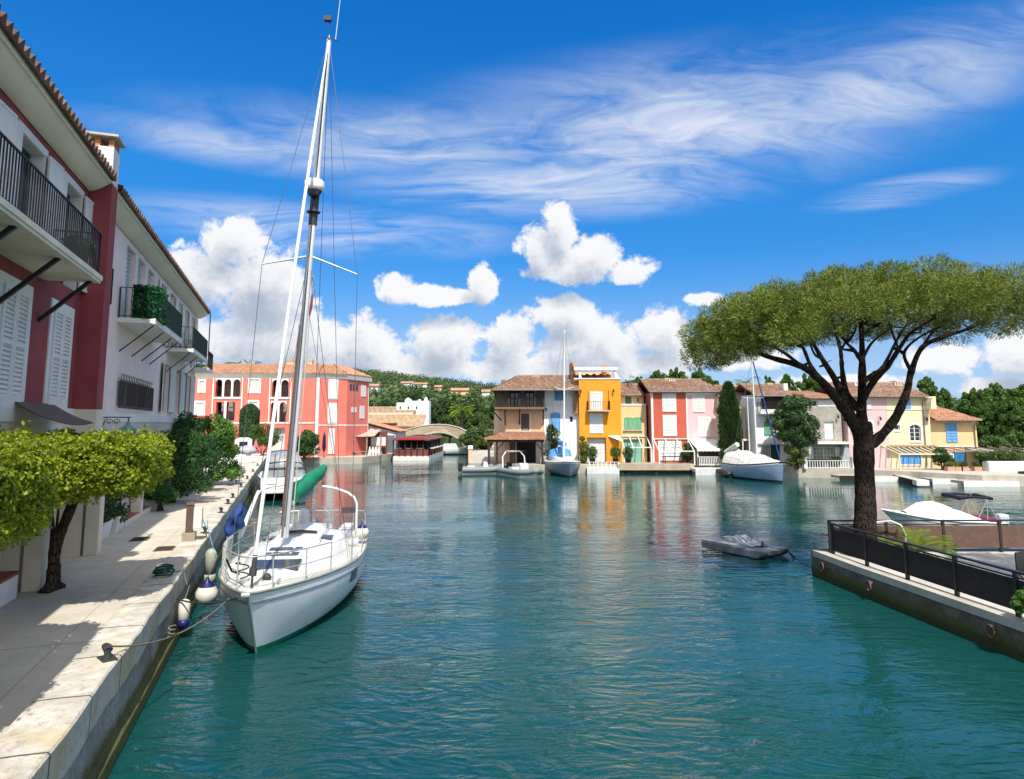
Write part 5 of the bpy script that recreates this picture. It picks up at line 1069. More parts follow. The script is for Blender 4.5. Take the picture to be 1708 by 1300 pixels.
# ================================================================== boats
class Hull:
    """boat hull; x forward from the stern (x=0) to the stem (x=L), y to port, z up from the waterline"""
    def __init__(s, L, B, zs, zm, zb, draft=.45, rake=.5, stern=.8, pmid=3.0, pbow=1.25, mid=.42, full=2.0):
        s.L, s.B, s.zs, s.zm, s.zb, s.dr, s.rk, s.st, s.pm, s.pb, s.mid, s.full = L, B, zs, zm, zb, draft, rake, stern, pmid, pbow, mid, full
    def half(s, t):
        if t < s.mid: return s.B/2*(1-(1-s.st)*((s.mid-t)/s.mid)**2)
        return s.B/2*max(0, 1-((t-s.mid)/(1-s.mid))**s.full)**.85
    def sheer(s, t): return s.zm+(s.zb-s.zm)*max(0, (t-.35)/.65)**1.6+(s.zs-s.zm)*max(0, (.35-t)/.35)**1.6
    def pt(s, t, f, side=1, out=0):
        z0 = s.sheer(t); z = z0-(z0+s.dr)*f; p = s.pm+(s.pb-s.pm)*max(0, (t-.3)/.7)**.8; y = s.half(t)*(1-f**p)**(.75 if t < .7 else .75+.4*(t-.7))
        x = s.L*t-s.rk*(t**6)*(1-z/s.zb if z < s.zb else 0)*1.0
        return (x, side*(y+out), z)
    def z2f(s, t, z): z0 = s.sheer(t); return (z0-z)/(z0+s.dr)
    def at(s, x, z, side=1, out=0):
        t = min(1, x/s.L); return s.pt(t, min(1, max(0, s.z2f(t, z))), side, out)
    def ts(s, n=30): return [1-(1-i/n)**1.0 if i < n else 1.0 for i in range(n+1)]
    def shell(s, root, mat, bottom, zsplit=.05, name='hull', strip=None):
        T = s.ts(); m = MB(); b = MB(); K = 9
        for side in (1, -1):
            P = []; Bq = []
            for t in T:
                fw = s.z2f(t, zsplit); P.append([s.pt(t, fw*k/K, side) for k in range(K+1)]); Bq.append([s.pt(t, fw+(1-fw)*k/4, side) for k in range(5)])
            m.grid(P); b.grid(Bq)
        tr = [s.pt(0, s.z2f(0, zsplit)*k/K, 1) for k in range(K+1)]; tl = [s.pt(0, s.z2f(0, zsplit)*k/K, -1) for k in range(K+1)]; m.grid([tr, tl], False)
        o = m.build(name, mat, root); b.build('bottom_paint', bottom, o); return o
    def deck(s, root, mat, camber=.06, inset=.0, drop=.015, name='deck'):
        P = []
        for t in s.ts():
            h = max(0, s.half(t)-inset); P.append([(s.pt(t, 0)[0], h*q, s.sheer(t)-drop+camber*(1-q*q)) for q in (-1, -.75, -.4, 0, .4, .75, 1)])
        m = MB(); m.grid(P); return m.build(name, mat, root)
    def rail(s, root, mat, r=.022, z=0.0, out=0, n=40, name='toe_rail', t0=0, t1=1.0):
        m = MB()
        for side in (1, -1): m.tube([(lambda p: (p[0], p[1], p[2]+z))(s.pt(t0+(t1-t0)*i/n, 0, side, out)) for i in range(n+1)], r, 6)
        return m.build(name, mat, root)
    def stripe(s, root, mat, dz, r=.008, t0=.02, t1=.995, name='hull_stripe'):
        m = MB()
        for side in (1, -1): m.tube([s.at(s.L*t, s.sheer(t)-dz, side, .002) for t in [t0+(t1-t0)*i/40 for i in range(41)]], r, 5)
        return m.build(name, mat, root)
    def patch(s, root, mat, x0, x1, z0, z1, side, name):
        m = MB(); P = [[s.at(x0+(x1-x0)*i/8, z0+(z1-z0)*k/3, side, .012) for k in range(4)] for i in range(9)]; m.grid(P); return m.build(name, mat, root)
def boat_root(name, label, cat, loc, rz): return thing(name, label, cat, loc, rz)
GREENB = M('green_bottom_paint', (.02, .22, .13), .5, .15); BLUEB = M('dark_bottom_paint', (.02, .035, .06), .6, .2)
def wires(root, pairs, mat, r, name):
    for a, b in pairs: MB().tube([a, b], r, 5).build(name, mat, root)
# ---- the big white sloop moored at the left quay
def sloop():
    bowd = at(412.8, 992.6, 12.0); ax = Vector((-.124, .992, 0)).normalized(); L = 8.2; base = bowd+ax*L; base.z = 0
    rz = math.atan2(-ax.y, -ax.x); t = boat_root('sailboat', 'white sloop with furled headsail and green sail cover moored at the left quay', 'sailboat', base, rz)
    inv = (Matrix.Translation(base) @ Matrix.Rotation(rz, 4, 'Z')).inverted()
    def A(u, v, Y): return inv @ at(u, v, Y)
    H = Hull(L, 3.08, 1.02, 1.0, 1.22, .5, .80, .82, 3.2, 1.55, .40, 2.0)
    HULLW = M('chalky_white_hull', (.86, .87, .89), .32, .07, 1.1, spec=.5, stain=.22)
    hu = H.shell(t, HULLW, GREENB, .11); H.deck(t, M('white_deck', (.56, .55, .50), .6, .06, 2, stain=.12), .08)
    H.rail(t, M('weathered_toe_rail', (.20, .23, .19), .5, .2, 6), .024, .015); H.stripe(hu, M('grey_stripe', (.16, .19, .24), .4), .16, .010); H.stripe(hu, M('grey_stripe', (.16, .19, .24), .4), .20, .005)
    H.patch(hu, PLEX, 4.25, 4.8, .60, .86, 1, 'hull_window'); H.patch(hu, PLEX, 4.25, 4.8, .60, .86, -1, 'hull_window')
    m = MB(); m.tube([(H.pt(1, f)[0]+.006, 0, H.pt(1, f)[2]) for f in [k/14 for k in range(11)]], .022, 6); m.build('stem_band', STEEL, hu)
    # cabin trunk
    P = []; xs = [2.15, 2.2, 2.5, 3.2, 4.0, 4.8, 5.5, 6.0, 6.35, 6.6]; hs = [.0, .42, .46, .45, .40, .32, .23, .14, .06, .0]; ws = [.99, .98, 1.0, 1.02, 1.0, .9, .76, .62, .5, .40]
    for x, hh, w in zip(xs, hs, ws):
        z = H.sheer(x/L)-.0; P.append([(x, -w-.10, z-.02), (x, -w, z+hh*.55), (x, -w*.86, z+hh*.9), (x, -w*.45, z+hh+.05), (x, 0, z+hh+.065), (x, w*.45, z+hh+.05), (x, w*.86, z+hh*.9), (x, w, z+hh*.55), (x, w+.10, z-.02)])
    m = MB(); m.grid(P); ca = m.build('cabin', GEL, t)
    top = lambda x, y: H.sheer(x/L)+np.interp(x, xs, hs)+.065-.05*abs(y)
    def plate(x0, x1, y0, y1, mat, name, z=.03, th=.05, par=None, b=.008):
        z += .015
        mb = MB(); c = [(x0, y0), (x1, y0), (x1, y1), (x0, y1)]; mb.add([(x, y, top(x, y)+z-th) for x, y in c]+[(x, y, top(x, y)+z+th*.4) for x, y in c], [(3, 2, 1, 0), (4, 5, 6, 7), (0, 1, 5, 4), (1, 2, 6, 5), (2, 3, 7, 6), (3, 0, 4, 7)])
        return mb.build(name, mat, par or ca, b)
    plate(5.75, 6.22, -.48, .48, PLEX, 'fore_window', .012)
    for x0 in (4.95, 5.35):
        hh = plate(x0-.04, x0+.26, -.40, .40, GEL, 'hatch', .02, .04)
        plate(x0, x0+.22, -.35, .35, PLEX, 'hatch_glass', .045, .02, hh)
        m = MB(); [m.box(x0+.08, x0+.14, y-.03, y+.03, top(x0, .2)+.05, top(x0, .2)+.085) for y in (-.18, .18)]; m.build('hatch_handle', GEL, hh)
    plate(3.55, 3.85, .55, .82, PLEX, 'deck_window', .0, .03); plate(3.55, 3.85, -.82, -.55, PLEX, 'deck_window', .0, .03)
    m = MB(); P = [[(x, y, top(3.2, 0)+zz) for y, zz in ((-.42, -.08), (-.4, .06), (0, .10), (.4, .06), (.42, -.08))] for x in (2.25, 2.3, 3.1, 3.45)]; m.grid(P); m.build('companion_hatch', GEL, ca)
    for y in (-.6, .6): MB().tube([(2.9, y, top(2.9, y)+.0), (2.95, y, top(2.9, y)+.09), (4.3, y, top(4.3, y)+.09), (4.35, y, top(4.35, y))], .014, 6).build('grab_rail', STEEL, ca)
    for y in (-.5, -.35, .45, .6): m = MB(); m.lathe([(.05, 0), (.055, .05), (.035, .07), (.05, .12)], (2.5, y, top(2.5, y)), 10); m.build('winch', STEEL, ca)
    # cockpit
    zc = H.sheer(.1)+.03; m = MB(); m.box(.25, 2.1, -.62, .62, zc+.005, zc+.02); m.build('cockpit_sole', M('cockpit_shade', (.10, .10, .10), .8, .2), t)
    for sy in (-1, 1): m = MB(); m.box(.2, 2.15, sy*.64, sy*.95, zc-.02, zc+.26); m.build('coaming', GEL, t, .03)
    m = MB(); m.tube([(.9+.0*k, .36*math.cos(k*.314), zc+.45+.36*math.sin(k*.314)) for k in range(21)], .014, 6); m.bar((.9, 0, zc), (.9, 0, zc+.5), .09); [m.bar((.9, 0, zc+.45), (.9, .36*math.cos(k*2.09), zc+.45+.36*math.sin(k*2.09)), .012) for k in range(3)]; m.build('steering_wheel', STEEL, t)
    # rig, leaning and raked as in the photograph
    base_m = A(475, 893, 15.55); topm = A(549, 66, 15.95); base_m.z -= .05
    D = topm-base_m
    def mast(k): return base_m+D*k
    m = MB(); m.tube([mast(k/10) for k in range(11)], [.085]*8+[.075, .07, .06], 12); ms = m.build('mast', ALU, t)
    m = MB(); m.tube([mast(k)+Vector((.075, 0, 0)) for k in (.02, .5, .97)], .018, 5); m.build('sail_track', M('dark_track', (.08, .08, .085), .5), ms)
    kv = lambda v: (893-v)/(893-66.0)
    m = MB(); m.tube([mast(.60), mast(.665)], .105, 12); m.build('mast_sleeve', M('dark_sleeve', (.04, .04, .045), .5), ms)
    c = mast(.668); m = MB(); m.lathe([(.10, -.1), (.23, 0), (.24, .05), (.24, .2), (.2, .24), (.05, .25)], (c.x+.18, c.y, c.z), 16); rd = m.build('radar_dome', GEL, ms); m = MB(); m.lathe([(.12, -.16), (.2, -.02), (.1, -.02)], (c.x+.18, c.y, c.z), 12); m.build('dome_bracket', M('dark_sleeve', (.04, .04, .045)), rd)
    c = mast(.625); m = MB(); m.lathe([(.17, 0), (.17, .02), (.06, .05)], (c.x+.03, c.y, c.z), 12); m.build('lamp_shelf', M('dark_sleeve', (.04, .04, .045)), ms)
    sc = mast(kv(449)); spl = A(437, 441, 15.85); spr = A(596, 458, 15.75)
    for e in (spl, spr): MB().tube([sc, sc+(e-sc)*.5, e], [.03, .025, .016], 6).build('spreader', ALU, ms)
    m = MB(); p = topm; m.tube([p, p+Vector((0, .0, .12))], .012, 5); m.tube([p+Vector((0, .16, 0)), p+Vector((.1, .33, 2.0))], [.012, .007], 5); m.build('antenna', GEL, ms)
    m = MB(); m.tube([p, p+Vector((0, -.02, .55))], .010, 5); m.box(p.x-.06, p.x+.06, p.y-.14, p.y+.04, p.z+.5, p.z+.62); m.tube([p+Vector((.15, -.22, -.02)), p+Vector((0, .25, -.02))], .012, 5); m.build('wind_vane', M('dark_sleeve', (.04, .04, .045)), ms)
    dl, dr_ = Vector(H.at(4.4, 1.0, -1, -.12)), Vector(H.at(4.4, 1.0, 1, -.12)); stn = Vector((.15, 0, 1.1))
    wires(t, [(topm, spl), (spl, dl), (topm, spr), (spr, dr_), (sc, dl+Vector((-.3, .1, 0))), (sc, dr_+Vector((-.3, -.1, 0))), (topm, stn+Vector((0, .55, 0))), (topm, stn-Vector((0, .3, 0))), (mast(.55), Vector((7.2, 0, 1.2)))], M('rigging_wire', (.16, .17, .19), .4, metal=.6), .0075, 'stay')
    fb = A(424, 940, 12.55); ft = mast(.97)+Vector((.12, 0, 0))
    sag = Vector((.0, -.04, -.02)); m = MB(); m.tube([fb+(ft-fb)*(k/12)+sag*math.sin(math.pi*k/12) for k in range(13)], [.028]+[.037]*9+[.034, .028, .02], 9); m.build('furled_headsail', M('sail_cloth', (.80, .80, .77), .75, .05, 3), t)
    fd = MB(); fd.tube([fb-(ft-fb).normalized()*.22, fb-(ft-fb).normalized()*.08], .07, 10); fd.tube([fb-(ft-fb).normalized()*.08, fb+(ft-fb).normalized()*.15], .045, 8); fd.tube([Vector((7.95, 0, 1.22)), fb-(ft-fb).normalized()*.2], .02, 6); fd.build('furling_drum', M('dark_sleeve', (.04, .04, .045)), t)
    # boom under its green cover
    b0 = A(487, 832, 15.75); b1 = A(540, 786, 19.1); m = MB(); m.tube([b0+(b1-b0)*(k/8)+Vector((0, 0, .06+.03*math.sin(k*1.7))) for k in range(9)], [.16, .2, .19, .19, .18, .17, .16, .14, .10], 10, flat=1.15); bo = MB().tube([b0-Vector((0, 0, .1)), b1-Vector((0, 0, .1))], .06, 8).build('boom', ALU, t); m.build('sail_cover', M('green_sail_cover', (.004, .20, .10), .75, .15, 5, bump=.3, bscale=14), bo)
    m = MB(); m.tube([b0+(b1-b0)*.25-Vector((0, 0, .22)), b0+(b1-b0)*.6-Vector((0, 0, .24))], [.10, .05], 8); m.build('grey_sail_bag', M('blue_grey_cloth', (.20, .27, .33), .8, .2, 5), bo)
    m = MB(); m.tube([mast(.02)+Vector((-.1, -.12, 0)), mast(.4)+Vector((-.1, -.12, 0))], .02, 5); m.build('halyard', M('brown_rope', (.20, .08, .06), .9), t); m = MB(); m.tube([mast(.02)+Vector((-.1, .13, 0)), mast(.5)+Vector((-.08, .1, 0))], .014, 5); m.build('halyard', M('cream_rope', (.5, .46, .36), .9), t)
    pn = A(521, 492, 15.2); m = MB(); m.tube([pn, pn-Vector((0, .02, .28)), pn-Vector((0, .05, .5))], [.02, .035, .02], 6); m.tube([pn, A(519, 452, 15.4)], .005, 4); m.tube([pn-Vector((0, .05, .5)), dr_], .005, 4); m.build('furled_pennant', M('red_brown_cloth', (.22, .05, .04), .9), t)
    # arch, rails, stanchions, nets
    m = MB(); Y = 18.4; pts = [A(u, v, Y) for u, v in [(594, 898), (594.5, 865), (595, 840), (591, 830), (580, 822), (560, 815), (540, 811.5), (514, 809), (480, 808), (450, 812), (436, 818), (428, 828), (419, 855), (405, 890)]]; m.tube(pts, .034, 8); m.build('stern_arch', GEL, t)
    for a, b in (((395, 905), (431, 821)),): MB().tube([A(400, 896, 16.9), A(431, 820, 18.3)], [.07, .045], 8).build('boathook_pole', GEL, t)
    def rl(x, y, h): z = H.sheer(min(1, x/L)); return Vector((x, y, z+h))
    wv = lambda x, s_: s_*(H.half(x/L)-.06)
    m = MB()
    for hh in (.62, .33):
        path = [rl(5.9, wv(5.9, -1), hh), rl(6.8, wv(6.8, -1), hh), rl(7.6, wv(7.6, -1)*.95, hh), rl(8.05, -.16, hh+.02), rl(8.14, 0, hh+.02), rl(8.05, .16, hh+.02), rl(7.6, wv(7.6, 1)*.95, hh), rl(6.8, wv(6.8, 1), hh), rl(5.9, wv(5.9, 1), hh)]
        if hh > .5: m.tube(path, .0145, 7)
        else: m.tube(path[:3], .011, 6); m.tube(path[-3:], .011, 6)
    for x in (5.9, 6.85, 7.7):
        for s_ in (-1, 1): m.tube([rl(x+.04, wv(x, s_), 0), rl(x, wv(x, s_)*(.95 if x > 7 else 1), .62)], .0135, 6)
    m.build('pulpit', STEEL, t)
    for s_ in (-1, 1):
        for x in (.7, 2.0, 3.3, 4.6): MB().tube([rl(x, wv(x, s_), 0), rl(x, wv(x, s_)*1.01, .62)], .0125, 6).build('stanchion', STEEL, t)
        m = MB(); xs_ = [.1, .7, 2.0, 3.3, 4.6, 5.9]
        for hh in (.60, .32): m.tube([rl(x, wv(x, s_), hh) for x in xs_], .006, 5)
        m.build('lifeline', STEEL, t)
        m = MB(); q = 4.0
        while q < 6.9:
            for dq in (-.26, .26): 
                x1 = min(7.0, max(3.9, q+dq)); m.tube([rl(q, wv(q, s_), .03), rl(x1, wv(x1, s_), .58)], .0032, 3, False)
            q += .075
        m.build('lifeline_net', M('white_net', (.62, .62, .58), .9), t)
    m = MB(); m.tube([rl(.08, wv(.1, -1), .6), rl(-.02, -.8, .62), rl(-.02, .8, .62), rl(.08, wv(.1, 1), .6)], .014, 6); [m.tube([rl(.0, y, 0), rl(-.02, y, .62)], .013, 6) for y in (-.9, -.3, .3, .9)]; m.build('pushpit', STEEL, t)
    m = MB(); m.bar(rl(8.0, 0, .02), rl(8.32, 0, .0), .12, .05); m.tube([rl(8.3, -.07, .02), rl(8.3, .07, .02)], .05, 8); m.build('bow_roller', STEEL, t)
    for x, s_ in ((7.3, 1), (7.3, -1)): m = MB(); m.bar(rl(x-.13, s_*.33, .1), rl(x+.13, s_*.33, .1), .03); m.box(x-.04, x+.04, s_*.33-.02, s_*.33+.02, H.sheer(.9), H.sheer(.9)+.1); m.build('cleat', STEEL, t)
    m = MB(); m.tube([rl(7.0+.12*math.cos(k*.5), -.42+.12*math.sin(k*.5), .12+.012*k) for k in range(26)], .014, 5); m.tube([rl(7.6, -.55, .55), rl(7.4, -.5, .3), rl(7.1, -.45, .2)], .02, 5); m.build('coiled_line', M('dark_rope', (.03, .03, .035), .9), t)
    m = MB(); m.lathe([(.05, 0), (.09, .05), (.06, .11), (.02, .14)], tuple(rl(7.0, .05, .05)), 10); m.build('windlass', M('dark_sleeve', (.04, .04, .045)), t)
    # blue rail bags and outboard bracket
    def bag(u, v, Y, r, nm, mat):
        c = A(u, v, Y); q = MB(); q.ell(c, r, 14, 9); q.v = [(x+.06*math.sin(z*14+y*9), y+.05*math.sin(x*13+z*17), z+.05*math.sin(x*17+y*21)) for x, y, z in q.v]; q.build(nm, mat, t)
    BL = M('blue_canvas', (.018, .06, .22), .8, .2, 4, bump=.4, bscale=10); bag(399, 862, 16.6, (.30, .11, .30), 'rail_bag', BL); bag(383, 880, 16.2, (.15, .09, .32), 'rail_bag', M('navy_canvas', (.012, .04, .16), .8, .2, 4))
    c = A(586, 853, 18.3); MB().box(c.x-.12, c.x+.06, c.y-.26, c.y+.1, c.z-.04, c.z+.1).build('rail_bracket', M('dark_bracket', (.08, .05, .05), .7), t)
    c = A(506, 862, 18.6); m = MB(); m.lathe([(.12, -.3), (.16, -.1), (.15, .12), (.08, .2)], tuple(c), 12); m.build('horseshoe_buoy', GEL, t)
    for y in (.75, .95, 1.05): c = rl(3.0-.5*y, y+.2, .05); q = MB(); q.ell(c+Vector((0, 0, .08)), (.13, .09, .10), 10, 6); q.build('deck_fitting', GEL, t)
    return t, inv, H
SL, SINV, SH = sloop()
def fender(label, loc, r, hgt, kind, tilt=0, rope=None, rz=0):
    t = thing('fender', label, 'fender', loc, rz, 'boat fenders of the sloop'); NV = M('navy_vinyl', (.012, .014, .10), .4, .1); WV = M('ivory_vinyl', (.66, .63, .54), .4, .12, 3, stain=.3) if kind != 'plain' else M('faded_green_vinyl', (.36, .38, .30), .5, .15, 3, stain=.3)
    if kind == 'ball':
        m = MB(); m.lathe([(r*.25, -r), (r*.7, -r*.75), (r*.98, -r*.2), (r*.95, r*.2), (r*.72, r*.62)], n=20); m.build('body', WV, t); m = MB(); m.lathe([(r*.725, r*.62), (r*.5, r*.85), (r*.2, r*1.15), (r*.1, r*1.45)], n=16); m.build('cap', NV, t)
    else:
        h = hgt/2; m = MB(); m.lathe([(r*.3, -h*.45), (r, -h*.42), (r, h*.75), (r*.7, h*.92), (r*.25, h)], n=16); m.build('body', WV, t); m = MB(); m.lathe([(r*.25, -h), (r*.7, -h*.93), (r*1.01, -h*.75), (r*1.01, -h*.42), (r*.5, -h*.40)], n=16); m.build('cap', NV if kind == 'navy' else WV, t)
    t.rotation_euler = (tilt, 0, rz)
    if rope: m = MB(); m.tube([(0, 0, r*1.4 if kind == 'ball' else hgt/2), rope], .011, 5); m.build('lanyard', ROPE, t)
    return t
w = at(345, 990, 14.7); fender('big round ivory fender with navy cap between the sloop and the quay', w, .235, .5, 'ball', rope=(.14, .1, .75))
w = at(351, 945, 15.7); fender('long faded fender hanging above the round one on the quay side', w, .12, .8, 'plain', rope=(.1, .05, .7))
w = at(307, 1024, 13.6); fender('slim ivory fender with navy end against the quay wall', w, .11, .55, 'navy', tilt=-.25, rope=(.05, .5, .55), rz=.4)
w = at(604, 888, 18.3); fender('round ivory fender at the outer stern quarter of the sloop', w, .19, .4, 'ball', rope=(-.1, .05, .45))
def sag_rope(a, b, s, n=14): a, b = Vector(a), Vector(b); return [a+(b-a)*(k/n)-Vector((0, 0, s*4*(k/n)*(1-k/n))) for k in range(n+1)]
def bollard(s, label, p=2.16, sc=1.0):
    t = thing('mooring_bollard', label, 'bollard', Q(s, p, QZ+.04), QROT+.5, 'iron mooring bollards along the left quay'); BI = M('bollard_iron', (.035, .04, .038), .55, .25, 6)
    m = MB(); m.prism([(-.2, -.13), (.2, -.13), (.2, .13), (-.2, .13)], 0, .035); m.build('base_plate', BI, t, .01)
    m = MB(); m.lathe([(.085, .03), (.065, .08), (.06, .14), (.075, .19)], n=12); m.tube([(-.03, 0, .17), (.05, 0, .21), (.15, 0, .22), (.2, 0, .19)], [.085, .09, .07, .03], 10, flat=.7); m.build('horn', BI, t); t.scale = (sc,)*3; return t
for i, (s, lab) in enumerate([(10.28, 'nearest iron mooring bollard, on the coping in front of the sloop bow'), (20.9, 'iron bollard beside the sloop bow rail holding a blue rope'), (25.5, 'iron bollard next to the blue rail bag of the sloop'), (28.2, 'small iron bollard past the blue rail bag, still level with the sloop'), (30.5, 'iron bollard level with the stern of the sloop'), (35.4, 'iron bollard just before the white cabin cruiser'), (40.5, 'iron bollard at the stern of the white cabin cruiser'), (46.5, 'iron bollard beside the cabin cruiser canopy'), (53.0, 'farthest iron bollard on the left quay')]): bollard(s, lab, sc=.68)
bow = SINV.inverted() @ Vector((8.0, 0, 1.2)); b1 = Q(10.28, 2.14, QZ+.2)
t = thing('mooring_line', 'pale knotted mooring rope from the nearest bollard to the quay side of the sloop', 'rope', b1, 0); m = MB(); lq = at(395, 985, 13.1)-b1; m.tube(sag_rope((0, 0, 0), lq, .28), .012, 6); m.tube([lq*.40+Vector((.05*math.cos(k), .05*math.sin(k), -.10-.01*k)) for k in range(18)], .012, 5); m.build('rope', ROPE, t)
t = thing('mooring_line', 'dark mooring rope from the sloop bow across to the quay wall', 'rope', bow, 0); m = MB(); m.tube(sag_rope((0, 0, 0), Q(15.0, 2.0, .75)-bow, .12), .016, 6); m.build('rope', M('dark_rope', (.03, .03, .035), .9), t)
t = thing('mooring_line', 'thin rope from the sloop foredeck to the bollard beside the bow rail', 'rope', Q(20.9, 2.1, QZ+.2), 0); m = MB(); m.tube(sag_rope((0, 0, 0), at(362, 930, 14.9)-Q(20.9, 2.1, QZ+.2), .06), .010, 5); m.build('rope', M('blue_rope', (.2, .36, .5), .9), t)
# ---- cabin cruiser astern of the sloop
def cruiser():
    p = gnd(473, 834, 0); t = boat_root('cabin_cruiser', 'white cabin cruiser with clear canopy moored behind the sloop', 'motor boat', p, math.atan2(UY, UX)+.05)
    H = Hull(7.2, 2.7, 1.25, 1.2, 1.5, .4, .9, .92, 4.0, 1.5, .3, 2.2); hu = H.shell(t, GEL, M('black_bottom', (.012, .012, .014), .7), .42); H.deck(t, GEL); H.rail(t, GREYW, .03); H.stripe(hu, M('grey_stripe', (.16, .19, .24)), .3, .012)
    MB().box(-.65, .02, -1.15, 1.15, .42, .55).build('swim_platform', GEL, t, .03); m = MB(); m.box(-.012, -.001, -1.0, 1.0, .62, .64); m.box(-.012, -.001, -.4, -.38, .6, 1.15); m.box(-.012, -.001, .2, .9, .85, .89); m.build('transom_line', M('grey_stripe', (.16, .19, .24)), hu)
    P = []; 
    for x, z, w in ((.25, 1.25, 1.15), (.3, 2.05, 1.1), (.7, 2.5, .98), (2.4, 2.6, .98), (3.2, 2.35, .95), (4.2, 1.5, .8)): P.append([(x, -w-.06, 1.2), (x, -w, 1.2+(z-1.2)*.6), (x, -w*.8, z-.05), (x, 0, z+.05), (x, w*.8, z-.05), (x, w, 1.2+(z-1.2)*.6), (x, w+.06, 1.2)])
    m = MB(); m.grid(P); cn = m.build('canopy', M('clear_canopy', (.26, .28, .30), .25, .25, 1.5, spec=.6), t)
    m = MB()
    for x, z, w in ((.3, 2.05, 1.1), (2.4, 2.6, .98)): m.tube([(x, -w-.08, 1.2), (x, -w-.01, 1.2+(z-1.2)*.6), (x, -w*.8, z-.03), (x, 0, z+.07), (x, w*.8, z-.03), (x, w+.01, 1.2+(z-1.2)*.6), (x, w+.08, 1.2)], .03, 6)
    for y in (-.55, 0, .55): m.tube([(.23, y, 1.25), (.27, y, 2.02), (.7, y*.9, 2.53)], .025, 5)
    m.tube([(.22, -1.1, 1.75), (.22, 1.1, 1.75)], .03, 5); m.build('canopy_seam', M('dark_sleeve', (.04, .04, .045)), cn)
    m = MB(); m.tube([(-.3, -1.1, .55), (-.3, -1.1, 1.3), (-.1, -1.1, 1.4)], .02, 6); m.tube([(-.3, 1.1, .55), (-.3, 1.1, 1.3), (-.1, 1.1, 1.4)], .02, 6); m.build('stern_rail', STEEL, t)
cruiser()
# ---- grey blue yacht bow-on in front of the white house
def yacht2():
    st = gnd(951, 797, 0); t = boat_root('sailboat', 'grey blue yacht moored bow-on in front of the white house with blue covers', 'sailboat', (st.x-.45, st.y+8.2, 0), math.atan2(-1, .055)); 
    H = Hull(8.4, 2.9, 1.0, 1.0, 1.25, .4, .5, .8, 3.2, 1.4, .42, 2.0); hu = H.shell(t, M('grey_blue_hull', (.17, .22, .29), .35, .1), BLUEB, .12); H.deck(t, GEL); H.rail(t, GEL, .03); H.stripe(hu, GEL, .12, .02)
    P = [[(x, -w, z-.02), (x, -w*.85, z+hh), (x, w*.85, z+hh), (x, w, z-.02)] for x, w, hh, z in ((2.2, .95, .05, 1.0), (2.3, .95, .45, 1.0), (4.5, .9, .4, 1.0), (6.2, .5, .1, 1.08))]; m = MB(); m.grid(P, False); m.build('cabin', GEL, t)
    BC = M('sky_blue_canvas', (.10, .30, .62), .75, .1, 3); m = MB(); P = [[(x, -w, 1.2), (x, -w*.9, 1.2+h_*.7), (x, 0, 1.2+h_), (x, w*.9, 1.2+h_*.7), (x, w, 1.2)] for x, w, h_ in ((1.0, 1.0, .2), (1.3, 1.0, .95), (2.2, 1.0, 1.05), (2.9, .95, .45), (3.2, .9, .3))]; m.grid(P); m.build('sprayhood', BC, t)
    mt = at(944.5, 545, 54.2).z; x = 5.0; m = MB(); m.tube([(x, -.05, 1.3), (x-.1, .1, mt)], [.085, .06], 9); ms = m.build('mast', GEL, t); m = MB(); m.tube([(x-.1, 0, 2.5), (1.4, 0, 2.6)], .19, 9, flat=1.3); m.build('boom_cover', BC, t)
    for s_ in (-1, 1): MB().tube([(x, 0, mt*.58), (x-.1, s_*.85, mt*.6)], .025, 5).build('spreader', ALU, ms)
    wires(t, [((x-.1, .1, mt), (8.3, 0, 1.3)), ((x-.1, .1, mt), (.1, 0, 1.1)), ((x-.1, -.85, mt*.6), (4.6, -1.3, 1.0)), ((x-.1, .85, mt*.6), (4.6, 1.3, 1.0)), ((x-.1, .1, mt), (x-.1, -.85, mt*.6)), ((x-.1, .1, mt), (x-.1, .85, mt*.6))], M('rigging_wire', (.16, .17, .19)), .012, 'stay')
    m = MB(); [m.tube([H.at(q, 2, s_, -.05)[:2]+(H.sheer(q/8.4),), H.at(q, 2, s_, -.05)[:2]+(H.sheer(q/8.4)+.6,)], .015, 5) for q in (1, 3, 5, 7) for s_ in (-1, 1)]; [m.tube([H.at(q, 2, s_, -.05)[:2]+(H.sheer(q/8.4)+.6,) for q in (1, 3, 5, 7, 8.3)], .012, 5) for s_ in (-1, 1)]; m.build('guard_rail', STEEL, t)
yacht2()
